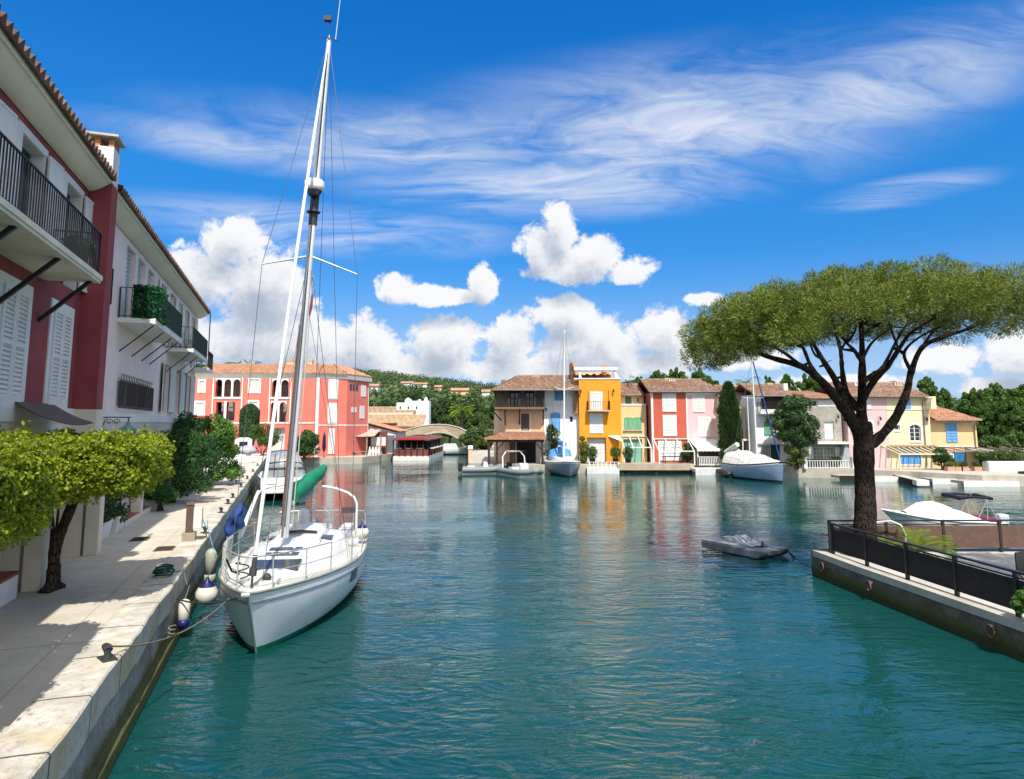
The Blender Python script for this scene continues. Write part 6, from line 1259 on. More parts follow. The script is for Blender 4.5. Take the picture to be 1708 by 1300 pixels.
# ---- pale blue yacht under white covers
def yacht3():
    a = gnd(1240, 799, 0); b = gnd(1312, 806, 0); d = Vector((.27, -.96, 0)).normalized(); L = 6.6; t = boat_root('sailboat', 'pale blue yacht under white winter covers beside the round evergreen tree', 'sailboat', (b.x-d.x*L-.1, b.y-d.y*L, 0), math.atan2(d.y, d.x))
    H = Hull(L, 2.5, 1.1, 1.1, 1.5, .4, .3, .75, 3.0, 1.5, .42, 2.0); hu = H.shell(t, M('pale_blue_hull', (.24, .33, .46), .4, .08), BLUEB, .14); H.deck(t, GEL); H.rail(t, DARKW, .035); H.stripe(hu, GEL, .18, .014)
    CV = M('dirty_white_cover', (.60, .58, .54), .85, .08, 2, bump=.4, bscale=8, stain=.2); P = []
    for i in range(11):
        q = i/10; x = .2+q*(L-.5); tt = x/L; w = H.half(tt)+.02; z = H.sheer(tt); rz = z+1.25*(1-q)**.5*(1 if q < .55 else 1-(q-.55)*1.2)+.10*math.sin(i*2.1); P.append([(x, -w, z-.12), (x, -w*.75, z+(rz-z)*.45), (x, 0, rz), (x, w*.75, z+(rz-z)*.45), (x, w, z-.12)])
    m = MB(); m.grid(P, True); m.build('boat_cover', CV, t); m = MB()
    for i in (2, 4, 6): m.tube([(p[0], p[1]*1.01, p[2]+.015) for p in P[i]], .02, 5)
    m.build('cover_lashing', M('grey_rope', (.3, .3, .3), .9), t)
    m = MB(); m.tube([(-.1, -.3, 1.9), (1.3, -.2, 2.6)], [.24, .2], 9); m.build('rolled_sail', CV, t)
    z1 = at(1288, 600, 52).z; m = MB(); m.tube([(3.5, 0, 1.2), (3.35, 0, z1)], [.075, .05], 8); ms = m.build('mast', GEL, t)
    for s_ in (-1, 1): MB().tube([(3.45, 0, 6.2), (3.4, s_*.9, 6.25)], .025, 5).build('spreader', ALU, ms)
    MB().tube([(6.2, 0, 1.5), (3.4, .05, z1-.2)], .05, 7).build('furled_headsail', M('navy_canvas', (.012, .04, .16)), t); m = MB(); m.tube([(1.9, .5, 1.5), (1.85, .5, 6.4)], .045, 7); m.build('mizzen_mast', GEL, t)
    wires(t, [((3.35, 0, z1), (.1, 0, 1.2)), ((3.4, .9, 6.25), (3.3, 1.1, 1.1)), ((3.4, -.9, 6.25), (3.3, -1.1, 1.1)), ((3.35, 0, z1), (3.4, .9, 6.25)), ((3.35, 0, z1), (3.4, -.9, 6.25))], M('rigging_wire', (.16, .17, .19)), .010, 'stay'); MB().tube([(L-.3, 0, 1.5), (L+.7, 0, 1.45)], .05, 7).build('bowsprit', DARKW, t)
yacht3()
# ---- inflatables
def rib(label, u, v, L, B, rz, arch, seed):
    p = gnd(u, v, 0); t = boat_root('inflatable_boat', label, 'inflatable boat', (p.x, p.y, 0), rz); HY = M('hypalon_grey', (.20, .225, .22) if not arch else (.24, .27, .265), .5, .08, 3)
    pts = [(-L/2, -B/2+.22, .35), (0, -B/2+.2, .36), (L*.28, -B/2+.3, .40), (L*.43, -.3, .5), (L*.49, 0, .56), (L*.43, .3, .5), (L*.28, B/2-.3, .40), (0, B/2-.2, .36), (-L/2, B/2-.22, .35)]
    m = MB(); taper(m, pts, .23, .23, 12); m.build('tube', HY, t); m = MB(); m.tube([(x, y*1.17, z-.02) for x, y, z in pts], .035, 6); m.build('rubbing_strake', GEL, t)
    m = MB(); m.prism([(-L/2, -B/2+.2), (L*.3, -B/2+.3), (L*.46, 0), (L*.3, B/2-.3), (-L/2, B/2-.2)], -.1, .25); m.build('hull', GEL, t)
    m = MB(); m.ext([(-.1, .25), (.45, .25), (.35, .95), (.05, 1.05)], (-.35, .35)); m.build('console', GEL, t, .04); m = MB(); m.box(-L*.38, -L*.2, -.45, .45, .25, .65); m.build('seat', GEL, t, .05); m = MB(); m.box(-L/2-.35, -L/2+.05, -.2, .2, .2, .95); m.build('outboard_motor', BLACK, t, .06)
    if arch:
        m = MB(); m.tube([(-L*.32, -B/2+.2, .4), (-L*.36, -B/2+.25, 1.5), (-L*.38, -B/2+.6, 1.9), (-L*.38, B/2-.6, 1.9), (-L*.36, B/2-.25, 1.5), (-L*.32, B/2-.2, .4)], .06, 8); m.build('radar_arch', GEL, t); m = MB(); m.grid([[(x, y, 1.93+.05*math.cos(y*2)) for y in (-.7, -.35, 0, .35, .7)] for x in (-L*.45, -L*.1)]); m.build('sun_top', M('grey_canvas', (.34, .34, .36)), t)
rib('small grey inflatable tender moored left of the arch inflatable', 806, 790, 3.6, 1.8, .10, False, 1)
rib('larger grey inflatable with white radar arch in front of the tiled porch', 872, 794, 5.2, 2.5, -1.15, True, 2)
# ---- motor boat behind the right quay
def motorboat():
    p = at(1645, 880, 26.0); q = at(1470, 845, 26.6); d = Vector((q.x-p.x, q.y-p.y, 0)); L = 5.0; d.normalize(); t = boat_root('motor_boat', 'white motor boat with white cover and folded navy bimini behind the right quay fence', 'motor boat', (q.x-d.x*L, q.y-d.y*L, 0), math.atan2(d.y, d.x))
    H = Hull(L, 2.1, .62, .68, 1.05, .35, .9, .9, 3.5, 1.3, .35, 2.2); hu = H.shell(t, M('white_gelcoat'.replace('white', 'bright_white'), (.80, .80, .80), .25, .03), M('black_bottom', (.012, .012, .014)), .40); H.deck(t, GEL); H.rail(t, GEL, .04, .0, .01); H.stripe(hu, M('grey_stripe', (.16, .19, .24)), .16, .012)
    P = []
    for x, w, hh in ((.7, .9, .03), (1.1, .93, .18), (1.9, .95, .48), (2.7, .9, .72), (3.3, .75, .60), (4.0, .45, .10)): z = H.sheer(x/L); P.append([(x, -w, z-.05), (x, -w*.9, z+hh*.6), (x, -w*.4, z+hh), (x, 0, z+hh*1.06), (x, w*.4, z+hh), (x, w*.9, z+hh*.6), (x, w, z-.05)])
    m = MB(); m.grid(P); c = m.build('boat_cover', M('white_canvas', (.80, .79, .74)), t); m = MB(); m.tube([(x, y*1.01, z+.012) for x, y, z in P[3]], .012, 5); m.tube([(x, y*1.01, z+.012) for x, y, z in P[4]], .010, 5); m.build('cover_seam', GRYF, c)
    m = MB(); m.box(.15, .75, -.8, .8, .62, .80); m.build('stern_seat', M('maroon_vinyl', (.20, .02, .05), .5), t, .05)
    for s_ in (-1, 1):
        m = MB(); [m.tube([a, b_], .018, 6) for a, b_ in (((1.25, s_*.85, .7), (.75, s_*.8, 1.65)), ((.35, s_*.85, .7), (.75, s_*.8, 1.65)), ((.8, s_*.85, .7), (.75, s_*.8, 1.65)))]; m.build('bimini_frame', STEEL, t)
    m = MB(); m.tube([(.55, -.85, 1.72), (.7, -.3, 1.78), (.7, .3, 1.78), (.55, .85, 1.72)], .07, 8); m.tube([(.7, .8, 1.74), (1.3, .75, 1.78), (1.9, .7, 1.72)], [.05, .06, .11], 8); m.tube([(.7, -.8, 1.74), (1.3, -.75, 1.78), (1.9, -.7, 1.72)], [.05, .06, .11], 8); m.tube([(1.9, -.75, 1.72), (1.95, 0, 1.75), (1.9, .75, 1.72)], .1, 8); m.build('bimini_top', M('navy_black_canvas', (.012, .014, .03), .8), t)
    m = MB(); m.tube([(4.9, 0, 1.35), (4.6, .35, 1.3), (4.0, .62, 1.2)], .013, 6); m.tube([(4.9, 0, 1.35), (4.6, -.35, 1.3), (4.0, -.62, 1.2)], .013, 6); [m.tube([(x, s_*y, z), (x, s_*y, z+.3)], .012, 5) for x, y, z in ((4.6, .35, 1.0), (4.0, .62, .92)) for s_ in (-1, 1)]; m.build('bow_rail', STEEL, t)
    m = MB(); m.box(-.45, .0, -.22, .22, .3, .95); m.build('outboard_motor', M('pale_motor', (.5, .58, .62), .4), t, .08); t.scale = (.82,)*3; t.location = (q.x-d.x*L*.82, q.y-d.y*L*.82, 0)
motorboat()
# ---- pedal boat / float
def pedalo():
    p = gnd(1240, 921, 0); t = boat_root('pedal_boat', 'weathered grey pedal boat floating off the right quay corner', 'pedal boat', (p.x, p.y, 0), math.atan2(-.85, .52)); G1 = M('weathered_grey_plastic', (.17, .19, .20), .6, .25, 2.5, bump=.4, bscale=9, stain=.4); G2 = M('chalky_grey_plastic', (.36, .38, .39), .65, .2, 3)
    for s_ in (-1, 1): m = MB(); m.ext([(-1.5, .04), (1.35, .02), (1.6, .2), (1.62, .32), (-1.5, .32)], (s_*.38, s_*.80)); m.build('float', G1, t, .04)
    m = MB(); m.box(-1.48, 1.5, -.379, .379, .14, .26); m.build('deck', G1, t); m = MB(); m.box(-1.5, .1, .40, .78, .321, .36); m.box(-1.5, .1, -.78, -.40, .321, .36); m.build('side_tread', G2, t, .01)
    for s_ in (-1, 1): m = MB(); m.ext([(-.1, .30), (.62, .32), (.75, .34), (.2, .40), (-.05, .55), (-.22, .62), (-.28, .30)], (s_*.05, s_*.37)); m.build('seat', G2, t, .03)
    for s_ in (-1, 1): m = MB(); m.ext([(-.75, .3), (-.35, .3), (-.5, .58)], (s_*.12, s_*.34)); m.build('backrest', G2, t, .02)
    m = MB(); m.lathe([(.04, .3), (.03, .5), (.06, .52)], (.95, 0, 0), 8); m.build('steering_knob', BLACK, t); m = MB(); m.tube([(1.6, .55, .3), (2.0, .5, .02)], .03, 6); m.tube([(-1.5, -.5, .25), (-1.6, -.4, .36), (-1.5, -.3, .25)], .02, 6); m.build('tow_ring', BLACK, t)
    t.scale = (.80, .85, .85); t2 = thing('mooring_line', 'slack dark rope from the pedal boat to the right quay wall', 'rope', (p.x, p.y, .3), 0); m = MB(); m.tube(sag_rope((.95, -1.5, -.05), Vector((8.47-p.x, 18.2-p.y, .1)), .2), .014, 5); m.build('rope', M('dark_rope', (.03, .03, .035)), t2)
pedalo()
# ================================================================== left walkway furniture
t = thing('power_pedestal', 'brown and white power and water pedestal at the quay edge', 'pedestal', Q(19.7, 2.42, QZ), QROT)
MB().box(-.16, .16, -.16, .16, 0, .26).build('base', M('pedestal_base', (.34, .29, .2), .8, .15, 4), t, .01); m = MB(); m.box(-.10, .0, -.09, .09, .26, .98); m.ext([(-.12, .98), (.0, .98), (-.03, 1.06), (-.1, 1.05)], (-.09, .09)); m.build('post', M('brown_post', (.12, .075, .06), .6), t); MB().box(-.13, .10, -.30, -.093, .36, .90).build('socket_box', WHITE, t, .01)
m = MB(); m.tube([(.0, -.30, .6), (.02, -.40, .35), (.05, -.42, .55), (.15, -.40, .3), (.5, -.36, .1), (1.1, -.30, .05)], .015, 6); m.build('cable', M('pale_blue_cable', (.35, .5, .6), .6), t)
for s, p, lab in ((20.6, 3.74, 'rusty drain cover nearest the garden walls on the walkway'), (18.85, 2.86, 'rusty drain cover near the quay coping')):
    t = thing('drain_cover', lab, 'drain cover', Q(s, p, QZ), QROT, 'drain covers in the walkway'); m = MB(); m.box(-.3, .3, -.22, .22, .001, .012); m.build('frame', M('rusty_iron', (.13, .085, .06), .8, .25, 8), t); m = MB(); [m.box(-.26+.075*k, -.22+.075*k, -.18, .18, .013, .02) for k in range(8)]; m.build('grating', M('rusty_dark', (.06, .04, .03), .85), t)
t = thing('coiled_hose', 'dark green coil of rope lying on the coping in the hedge shadow', 'rope coil', Q(15.35, 2.32, QZ+.05), QROT); m = MB(); m.tube([((.17+.02*math.sin(k*.9))*math.cos(k*.42), (.17+.03*math.cos(k*.7))*math.sin(k*.42), .02+.0028*k) for k in range(62)], .018, 6); m.build('coil', M('green_hose', (.01, .07, .05), .7), t); m = MB(); m.tube([(.2, -.1, .02), (.3, -.32, .02), (.2, -.42, -.25)], .014, 5); m.build('loose_end', ROPE, t)
# end of the walkway: terrace in front of the coral building
Z7 = .72
t = thing('terrace_wall', 'low white terrace wall closing the far end of the left walkway', 'wall', Q(63, 2.4, QZ), QROT); MB().box(0, .4, 0, 7.5, 0, .42).build('body', WHITE, t); MB().box(-.06, .46, -.05, 7.5, .421, .5).build('coping', GREYW, t)
t = thing('covered_bench', 'low white covered furniture on the terrace at the walkway end', 'furniture', Q(59.5, 5.2, QZ), QROT); m = MB(); m.ext([(-2.0, 0), (2.0, 0), (2.0, .5), (1.2, .62), (-1.2, .55), (-2.0, .45)], (0, 1.3), 'x'); m.build('cover', M('white_canvas', (.80, .79, .74)), t, .06); MB().box(.02, 1.28, -1.9, 1.9, -.02, .05).build('frame', BLACK, t)
t = thing('covered_barbecue', 'crumpled grey and white covered barbecue by the cruiser mooring', 'barbecue', Q(57.5, 3.2, QZ), QROT); m = MB(); m.ell((.3, 0, 1.0), (.5, .75, .35), 12, 7); m.v = [(x+.1*math.sin(y*9), y, z+.12*math.sin(x*11+y*5)) for x, y, z in m.v]; m.build('cover', GRYF, t); m = MB(); m.ext([(-.4, .05), (.4, .05), (.55, .75), (-.55, .75)], (0, .6), 'x'); m.build('body', WHITE, t); m = MB(); [m.bar((.1+.4*a, -.35+.7*b, 0), (.1+.4*a, -.3+.6*b, .1), .06) for a in (0, 1) for b in (0, 1)]; m.build('feet', BLACK, t)
t = thing('stone_barbecue', 'white masonry oven standing behind the covered barbecue', 'oven', Q(64.5, 3.9, QZ), QROT); m = MB(); m.box(0, 1.0, -.7, .7, 0, 1.0); m.build('base', WHITE, t); m = MB(); wall_holes(m, 0, .0, 0, 0); m.ext([(-.7, 1.0), (.7, 1.0), (.7, 1.7), (.4, 1.9), (-.4, 1.9), (-.7, 1.7)], (.0, 1.0), 'x'); m.build('hood', WHITE, t); MB().box(-.01, .02, -.35, .35, 1.1, 1.55).build('opening', DK, t)
t = thing('patio_umbrella', 'open flat cream parasol in front of the coral building', 'parasol', Q(66, 5.9, QZ), 0); m = MB(); m.lathe([(.05, 2.3), (.6, 2.18), (1.35, 1.95), (1.35, 1.9)], n=8); m.build('canopy', M('cream_canvas', (.74, .66, .52), .9), t); MB().tube([(0, 0, 0), (0, 0, 2.3)], .03, 6).build('pole', DARKW, t); m = MB(); m.lathe([(.3, 0), (.3, .08), (.06, .1)]); m.build('base', BLACK, t)
t = thing('patio_umbrella', 'closed dark parasol standing before the coral building wing', 'parasol', (at(540, 760, 70.5).x, 70.5, Z7), 0); m = MB(); m.lathe([(.08, .6), (.2, 1.0), (.16, 2.2), (.04, 2.6)], n=8); m.build('canopy', M('navy_black_canvas', (.012, .014, .03)), t); MB().tube([(0, 0, 0), (0, 0, 2.7)], .03, 6).build('pole', DARKW, t)
t = thing('kayak_paddle', 'pink upright kayak leaning near the topiary', 'kayak', Q(65.5, 2.9, QZ), QROT); m = MB(); m.tube([(0, 0, 0), (.02, 0, .5), (.05, 0, 1.2), (.08, 0, 1.7)], [.04, .22, .2, .03], 8, flat=.4); m.build('hull', M('pink_plastic', (.62, .16, .20), .5), t); m = MB(); m.tube([(-.09, .0, .75), (-.07, 0, 1.0)], .12, 8, flat=.3); m.build('cockpit', DK, t)
def ball(L, D, H, n, seed, r): return blob(L, D, H, n, seed, r)
w = at(414, 750, 67); t = thing('topiary_tree', 'dark clipped cylindrical topiary before the coral building', 'tree', (w.x, 67, Z7), 0); rr = np.random.default_rng(3); n = 6000; a = rr.uniform(0, 6.283, n); z = rr.random(n); k = np.where(rr.random(n) < .2, rr.random(n)**.5, 1.0)*.92*np.minimum(1, ((1-z)/.16+.02))**.5*np.minimum(1, z/.12+.6)
cloud('crown', np.stack([k*np.cos(a), k*np.sin(a), 1.2+z*4.3], 1), np.stack([np.cos(a), np.sin(a), .3+0*a], 1), .11, .07, leafmat('topiary_leaves', (.010, .035, .008), (.035, .085, .02), .1, big=2), t, seed=7); MB().lathe([(.75, 1.3), (.8, 3), (.78, 4.7), (.3, 5.3)], n=14).build('shaded_inner_growth', M('shaded_inner_twigs', (.018, .022, .008)), t); MB().lathe([(.12, 0), (.1, 1.6)], n=8).build('trunk', BARK, t)  # dark core, the topiary's inner shade put into its colour
w = at(436, 750, 66); shrub('small_pine', 'bushy small pine in front of the coral building beside the topiary', (w.x, 66, Z7), [((c[0], c[1], c[2]+1.0), r_) for c, r_ in blob(3.4, 3, 2.6, 22, 8, (.5, .8))], 240, .16, .03, leafmat('pine_green', (.03, .065, .012), (.10, .16, .03), .25, big=1), 31, cat='tree')
w = at(509, 755, 69); shrub('round_bush', 'round dense bush beside the wing of the coral building', (w.x, 69, Z7), blob(2.8, 2.6, 2.9, 34, 9, (.45, .7)), 240, .11, .06, leafmat('bush_green', (.025, .065, .012), (.085, .15, .035), .25, big=1), 32)
# sheds, lean-to and shops on the left bank
def simple_house(name, label, u0, u1, Y, D, vt, mat, roofmat=None, rise=.0, zb=.72, cat='house', holes=None):
    h = House(name, label, u0, u1, Y, D, zb, cat); h.wall(mat, h.z(vt))
    if roofmat: h.roof(roofmat, h.z(vt), rise, .3)
    return h
h = House('quay_shed', 'open shed with grey canvas roof and dark interior beside the coral wing', 590, 640, 76.0, 4, .72, 'shed'); zt = h.z(726)
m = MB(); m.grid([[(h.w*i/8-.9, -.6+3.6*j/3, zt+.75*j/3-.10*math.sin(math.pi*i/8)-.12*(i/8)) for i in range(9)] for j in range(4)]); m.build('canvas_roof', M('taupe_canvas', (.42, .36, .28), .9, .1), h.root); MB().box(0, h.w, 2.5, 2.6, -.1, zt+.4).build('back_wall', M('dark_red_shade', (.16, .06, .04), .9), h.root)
for x in (0.1, h.w*.48, h.w-.2): MB().box(x-.07, x+.07, -.45, -.3, -.1, zt-.05).build('post', M('weathered_timber', (.30, .22, .16)), h.root)
m = MB(); m.box(h.w*.5, h.w, 1.5, 1.6, 1.0, 2.0); m.build('white_panel', WHITE, h.root)
t = thing('garden_bench', 'pale wooden bench in front of the quay shed', 'bench', (at(599, 760, 75).x, 75, .72)); MB().box(-.9, .9, -.25, .25, .40, .46).build('seat', M('weathered_timber', (.30, .22, .16)), t); [MB().box(x-.05, x+.05, -.2, .2, 0, .4).build('leg', M('weathered_timber', (.3, .22, .16)), t) for x in (-.75, .75)]
t = thing('chair_stack', 'row of stacked white loungers inside the quay shed', 'loungers', (at(618, 758, 76.5).x, 76.5, .72)); [MB().ext([(-.25+.35*k, 0), (.25+.35*k, 0), (.0+.35*k, .95), (-.1+.35*k, .95)], (-.3, .3)).build('lounger', WHITE, t) for k in range(4)]
h = House('lean_to_house', 'white lean-to house with orange tiled roof behind the quay shed', 613, 660, 82.0, 8, .72); zt, zl = h.z(709), h.z(721)
MB().ext([(0, -.1), (h.w, -.1), (h.w, zl), (0, zt)], (0, 8)).build('wall', WHT, h.root); m = MB(); tile_roof(m, (h.w+.4, -.3, zl), (h.w+.4, 8, zl), (-.1, -.3, zt+.15), (-.1, 8, zt+.15), .3, .5, .05); m.build('roof', TILEO, h.root); MB().box(h.w*.72, h.w-.05, -.06, -.002, 0, zl-.4).build('door', M('grey_blue_door', (.12, .15, .18), .6), h.root)
h = House('market_hall', 'broad low building with weathered tiled roofs left of the white tower', 560, 702, 100.0, 14, .72); zt = h.z(712); h.wall(CREAM, zt)
m = MB(); z1, z2 = h.z(692, y=5), h.z(679, y=12); tile_roof(m, (-1, -.5, zt), (h.w+.5, -.5, zt), (-1, 5, z1), (h.w+.2, 5, z1), .36, .6, .06); tile_roof(m, (-1, 5.2, z1+.3), (h.w*.86, 5.2, z1+.3), (-1, 12, z2), (h.w*.84, 12, z2), .36, .6, .06); m.build('roof', tilemat('sand_roof_tiles', (.40, .25, .14), (.50, .36, .22), (.52, .43, .30)), h.root); MB().box(-.9, h.w*.85, 5.05, 5.2, z1-.4, z1+.3).build('clerestory', CREAM, h.root); MB().box(h.w*.35, h.w*.72, -.45, .3, zt+.3, zt+.55).build('roof_gutter', M('dark_red_trim', (.12, .03, .02), .8), h.root)
for u, v in ((619, 690), (654, 692)): MB().ell((h.x(u, y=7), 7, h.z(v, y=7)), (.7, .6, .4), 8, 4).build('roof_vent', WHT, h.root)
h = House('white_tower_house', 'white cubic house with rounded parapet finials behind the bridge', 661, 705, 108.0, 4.5, .72); zt = h.z(672); h.wall(WHT, zt, [h.bx((u-1.2, 678, u+1.4, 683)) for u in (667, 680.5, 694.5)], z0=0, rev=.3)
for u in (667, 680.5, 694.5): q = h.bx((u-1.2, 678, u+1.4, 683)); h.window(q, DARKW, 1, 1, .2)
m = MB(); m.prism([(h.w-.01, .8), (h.x(713), 1.2), (h.x(712), 5), (h.w-.01, 5)], 0, h.z(668)); m.build('buttress', WHT, h.root)
for u, r_ in ((677, .30), (697, .34), (708, .30)): m = MB(); x = h.x(u); z = zt if u < 700 else h.z(668); m.lathe([(r_, -.05), (r_, .2), (r_*.7, .35), (r_*.8, .45), (r_*.3, .6)], (x, 1.6, z), 10); m.build('finial', WHT, h.root)
m = MB(); x = h.x(676); m.lathe([(.55, -.2), (.6, .2), (.4, .5), (.1, .7)], (x, 2.6, zt+.2), 10); m.build('dome', WHT, h.root); MB().box(h.x(682), h.w, .3, .9, zt, zt+.3).build('parapet', WHT, h.root)
# stone bridge
def bridge():
    Y = 96.0; t = thing('stone_bridge', 'pale stone arch bridge over the side canal', 'bridge', (at(732, 720, Y).x, Y, 0)); X0 = t.location.x
    f = lambda u, v: (at(u, v, Y).x-X0, at(u, v, Y).z)
    top = [f(*p) for p in ((640, 727), (660, 722.5), (680, 716.5), (700, 711.5), (716, 709), (732, 708.3), (748, 709.3), (764, 713), (778, 719.5), (790, 727), (806, 735))]
    ar = [f(*p) for p in ((773.5, 758), (773.5, 745), (770, 739), (763, 732), (752, 726.3), (742, 723.3), (732, 722.3), (722, 723.2), (712, 726), (703, 731), (697, 737), (695, 745), (695, 758))]
    m = MB(); x_l, x_r = top[0][0], top[-1][0]; spr = [(x, z) for x, z in ar]
    # strips between crown line and intrados
    tx, tz = zip(*top); xs = sorted({*[x for x, _ in top], *[x for x, _ in ar]}); ax_ = sorted(ar, key=lambda p: p[0]); axx, azz = [p[0] for p in ax_], [p[1] for p in ax_]
    lo, hi = min(axx), max(axx); ai = [p for p in ar[1:-1]]; ai = sorted(ai, key=lambda p: p[0]); aix, aiz = zip(*ai)
    for a, b in zip(xs[:-1], xs[1:]):
        za, zb_ = np.interp(a, tx, tz), np.interp(b, tx, tz); mid = (a+b)/2
        if lo < mid < hi: la, lb = np.interp(a, aix, aiz), np.interp(b, aix, aiz)
        else: la = lb = -.5
        for y in (0, 3.6): m.add([(a, y, la), (b, y, lb), (b, y, zb_), (a, y, za)], [(0, 1, 2, 3) if y == 0 else (3, 2, 1, 0)])
        m.add([(a, 0, za), (b, 0, zb_), (b, 3.6, zb_), (a, 3.6, za)], [(0, 1, 2, 3)])
        if lo < mid < hi: m.add([(a, 0, la), (b, 0, lb), (b, 3.6, lb), (a, 3.6, la)], [(3, 2, 1, 0)])
    for x, z in ((lo, np.interp(lo, aix, aiz)), (hi, np.interp(hi, aix, aiz))): m.add([(x, 0, -.5), (x, 3.6, -.5), (x, 3.6, z), (x, 0, z)], [(0, 1, 2, 3)])
    m.build('arch', stonemat('bridge_stone', (.36, .29, .19), (.56, .48, .35), (.34, .29, .21), .9), t)
    m = MB(); vo = [(x, z+.0) for x, z in ai]; P = [[(x, -.08, z), (x, -.08, z+.28), (x, .02, z+.28)] for x, z in vo]; m.grid(P, False); m.build('arch_ring', stonemat('ring_stone', (.5, .45, .35), (.6, .54, .43), (.42, .37, .3), 1.2), t)
    m = MB(); P = [[(x, -.1, z-.02), (x, -.1, z+.09), (x, .3, z+.09), (x, .3, z-.02)] for x, z in top]; m.grid(P, False); m.build('parapet_coping', M('pale_coping', (.58, .53, .43), .9, .1), t)
bridge()
mb = MB(); mb.box(at(781, 722, 95).x, at(830, 722, 95).x, 94.6, 95.4, at(800, 716.5, 95).z-.25, at(800, 716.5, 95).z); t = mb.build('footbridge_deck', M('weathered_timber', (.30, .22, .16))); tag(t, 'thin dark footbridge beam between the stone bridge and the peach house', 'footbridge')
# floating restaurant
def floating():
    t = thing('floating_restaurant', 'low restaurant pontoon with dark red canopy moored before the stone bridge', 'pontoon', (at(660, 766, 78).x, 78, 0)); X0 = t.location.x; f = lambda u, Y: at(u, 740, Y).x-X0
    a, b, c, d = (f(656, 78), 0), (f(716, 78), 0), (f(741, 93), 15), (f(690, 93), 15); pr = [a, b, c, d]; ins = lambda k: [(x+(sum(p[0] for p in pr)/4-x)*k, y+(7.5-y)*k) for x, y in pr]
    MB().prism(pr, -.2, .5).build('hull', M('white_black_hull', (.70, .68, .64), .6, .1), t); MB().prism(ins(.04), .5, 1.25).build('side_panel', M('maroon_panel', (.17, .045, .04), .7, .25, 1.5), t)
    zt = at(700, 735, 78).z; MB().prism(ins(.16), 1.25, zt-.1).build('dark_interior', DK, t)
    m = MB()
    for p, q in ((a, b), (b, c)):
        for k in range(7): x, y = p[0]+(q[0]-p[0])*k/6, p[1]+(q[1]-p[1])*k/6; m.box(x-.06, x+.06, y-.06, y+.06, .5, zt)
    m.build('posts', M('dark_maroon_post', (.05, .02, .018), .7), t)
    for p, q, nm in ((a, b, 0), (b, c, 1)):
        for k in range(3 if nm == 0 else 5): x, y = p[0]+(q[0]-p[0])*(k+.4)/(3.3 if nm == 0 else 5.2), p[1]+(q[1]-p[1])*(k+.4)/(3.3 if nm == 0 else 5.2); MB().box(x-.45, x+.45, y+.3, y+.9, 1.32, 1.42).build('table', WHITE, t)
    m = MB(); e = ins(-.05); r_ = [(x, y) for x, y in ins(.55)]; P = [[(*e[i % 4], zt) for i in range(5)], [(*e[i % 4], zt+.15) for i in range(5)], [(*r_[i % 4], zt+.5) for i in range(5)]]; m.grid(P, False); m.build('canopy', M('dark_red_canopy', (.17, .06, .045), .85, .3, .8), t)
    m = MB(); m.box(b[0]-4.0, b[0]-.5, -.5, -.35, zt+.08, zt+.30); m.build('sign_board', M('bright_red_board', (.40, .03, .03), .6), t)
floating()
t = thing('motor_launch', 'white launch moored under the bridge arch', 'boat', (at(753, 757, 93).x, 93, 0)); H = Hull(5.5, 1.9, .9, .8, 1.1, .3, .5, .85); t.rotation_euler = (0, 0, .1); t.location.x -= 2.6; H.shell(t, GEL, BLUEB, .1); H.deck(t, GEL); m = MB(); m.ext([(1.2, .8), (3.6, .8), (3.2, 1.5), (1.5, 1.5)], (-.6, .6)); m.build('cabin', GEL, t, .05)
t = thing('canal_wall', 'peach canal wall with small palm shadow left of the timber porch', 'wall', (at(786, 760, 68).x, 66.5, 0), 1.57+.06); MB().box(0, 8, -.2, .2, .5, 1.75).build('body', PEACH, t); MB().box(-.05, 8, -.26, .26, 1.751, 1.85).build('coping', WHITE, t)
# ================================================================== right bank foreground: decks, docks, boats' gear, plants
DECKW = M('silvered_deck', (.42, .34, .25), .85, .15, 2, bump=.3, bscale=12, stain=.3)
def dock(name, label, u0, u1, v, depth, mat, z=.62, skirt=None, th=.16, cat='deck', planks=True):
    a, b = gnd(u0, v, 0), gnd(u1, v, 0); Y = a.y; t = thing(name, label, cat, (a.x, Y, 0)); w = b.x-a.x; m = MB()
    m.box(0, w, 0, depth, z-th, z)
    if planks: [m.box(.01+k*.2, .18+k*.2, -.03, depth, z+.001, z+.03) for k in range(int(w/.2))]
    m.build('planks', mat, t); m = MB(); [m.box(x-.1, x+.1, .1, .3, -.6, z-th) for x in np.linspace(.3, w-.3, max(2, int(w/2)))]
    m.build('piles', M('dark_pile', (.05, .04, .035), .9), t)
    if skirt: MB().box(0, w, -.06, -.031, z-.5, z+.03).build('fascia', skirt, t)
    return t, w
dock('timber_deck', 'timber deck in front of the cream and red houses', 1033, 1158, 790.5, 2.6, DECKW, .8, DECKW)
dock('floating_dock', 'white floating dock in front of the ochre house', 979, 1033, 790.5, 2.0, M('grey_white_paint', (.62, .62, .60)), .45, GREYW)
dock('floating_dock', 'low white dock under the rose house porch', 1160, 1216, 793, 1.8, GREYW, .50, GREYW)
dock('jetty', 'short dark jetty beside the pale blue yacht', 1214, 1240, 798, 3.0, M('dark_plank', (.16, .12, .09), .9, .2), .5)
for u0, u1, v, lab in ((1400, 1440, 802, 'low dark dock left of the pine trunk'), (1445, 1500, 804, 'pale floating dock right of the pine trunk'), (1555, 1605, 808, 'floating dock in front of the apricot house'), (1607, 1700, 812, 'longest floating dock at the right picture edge')): dock('floating_dock', lab, u0, u1, v, 1.3, QD, .34, WHITE if u0 > 1440 else DK)
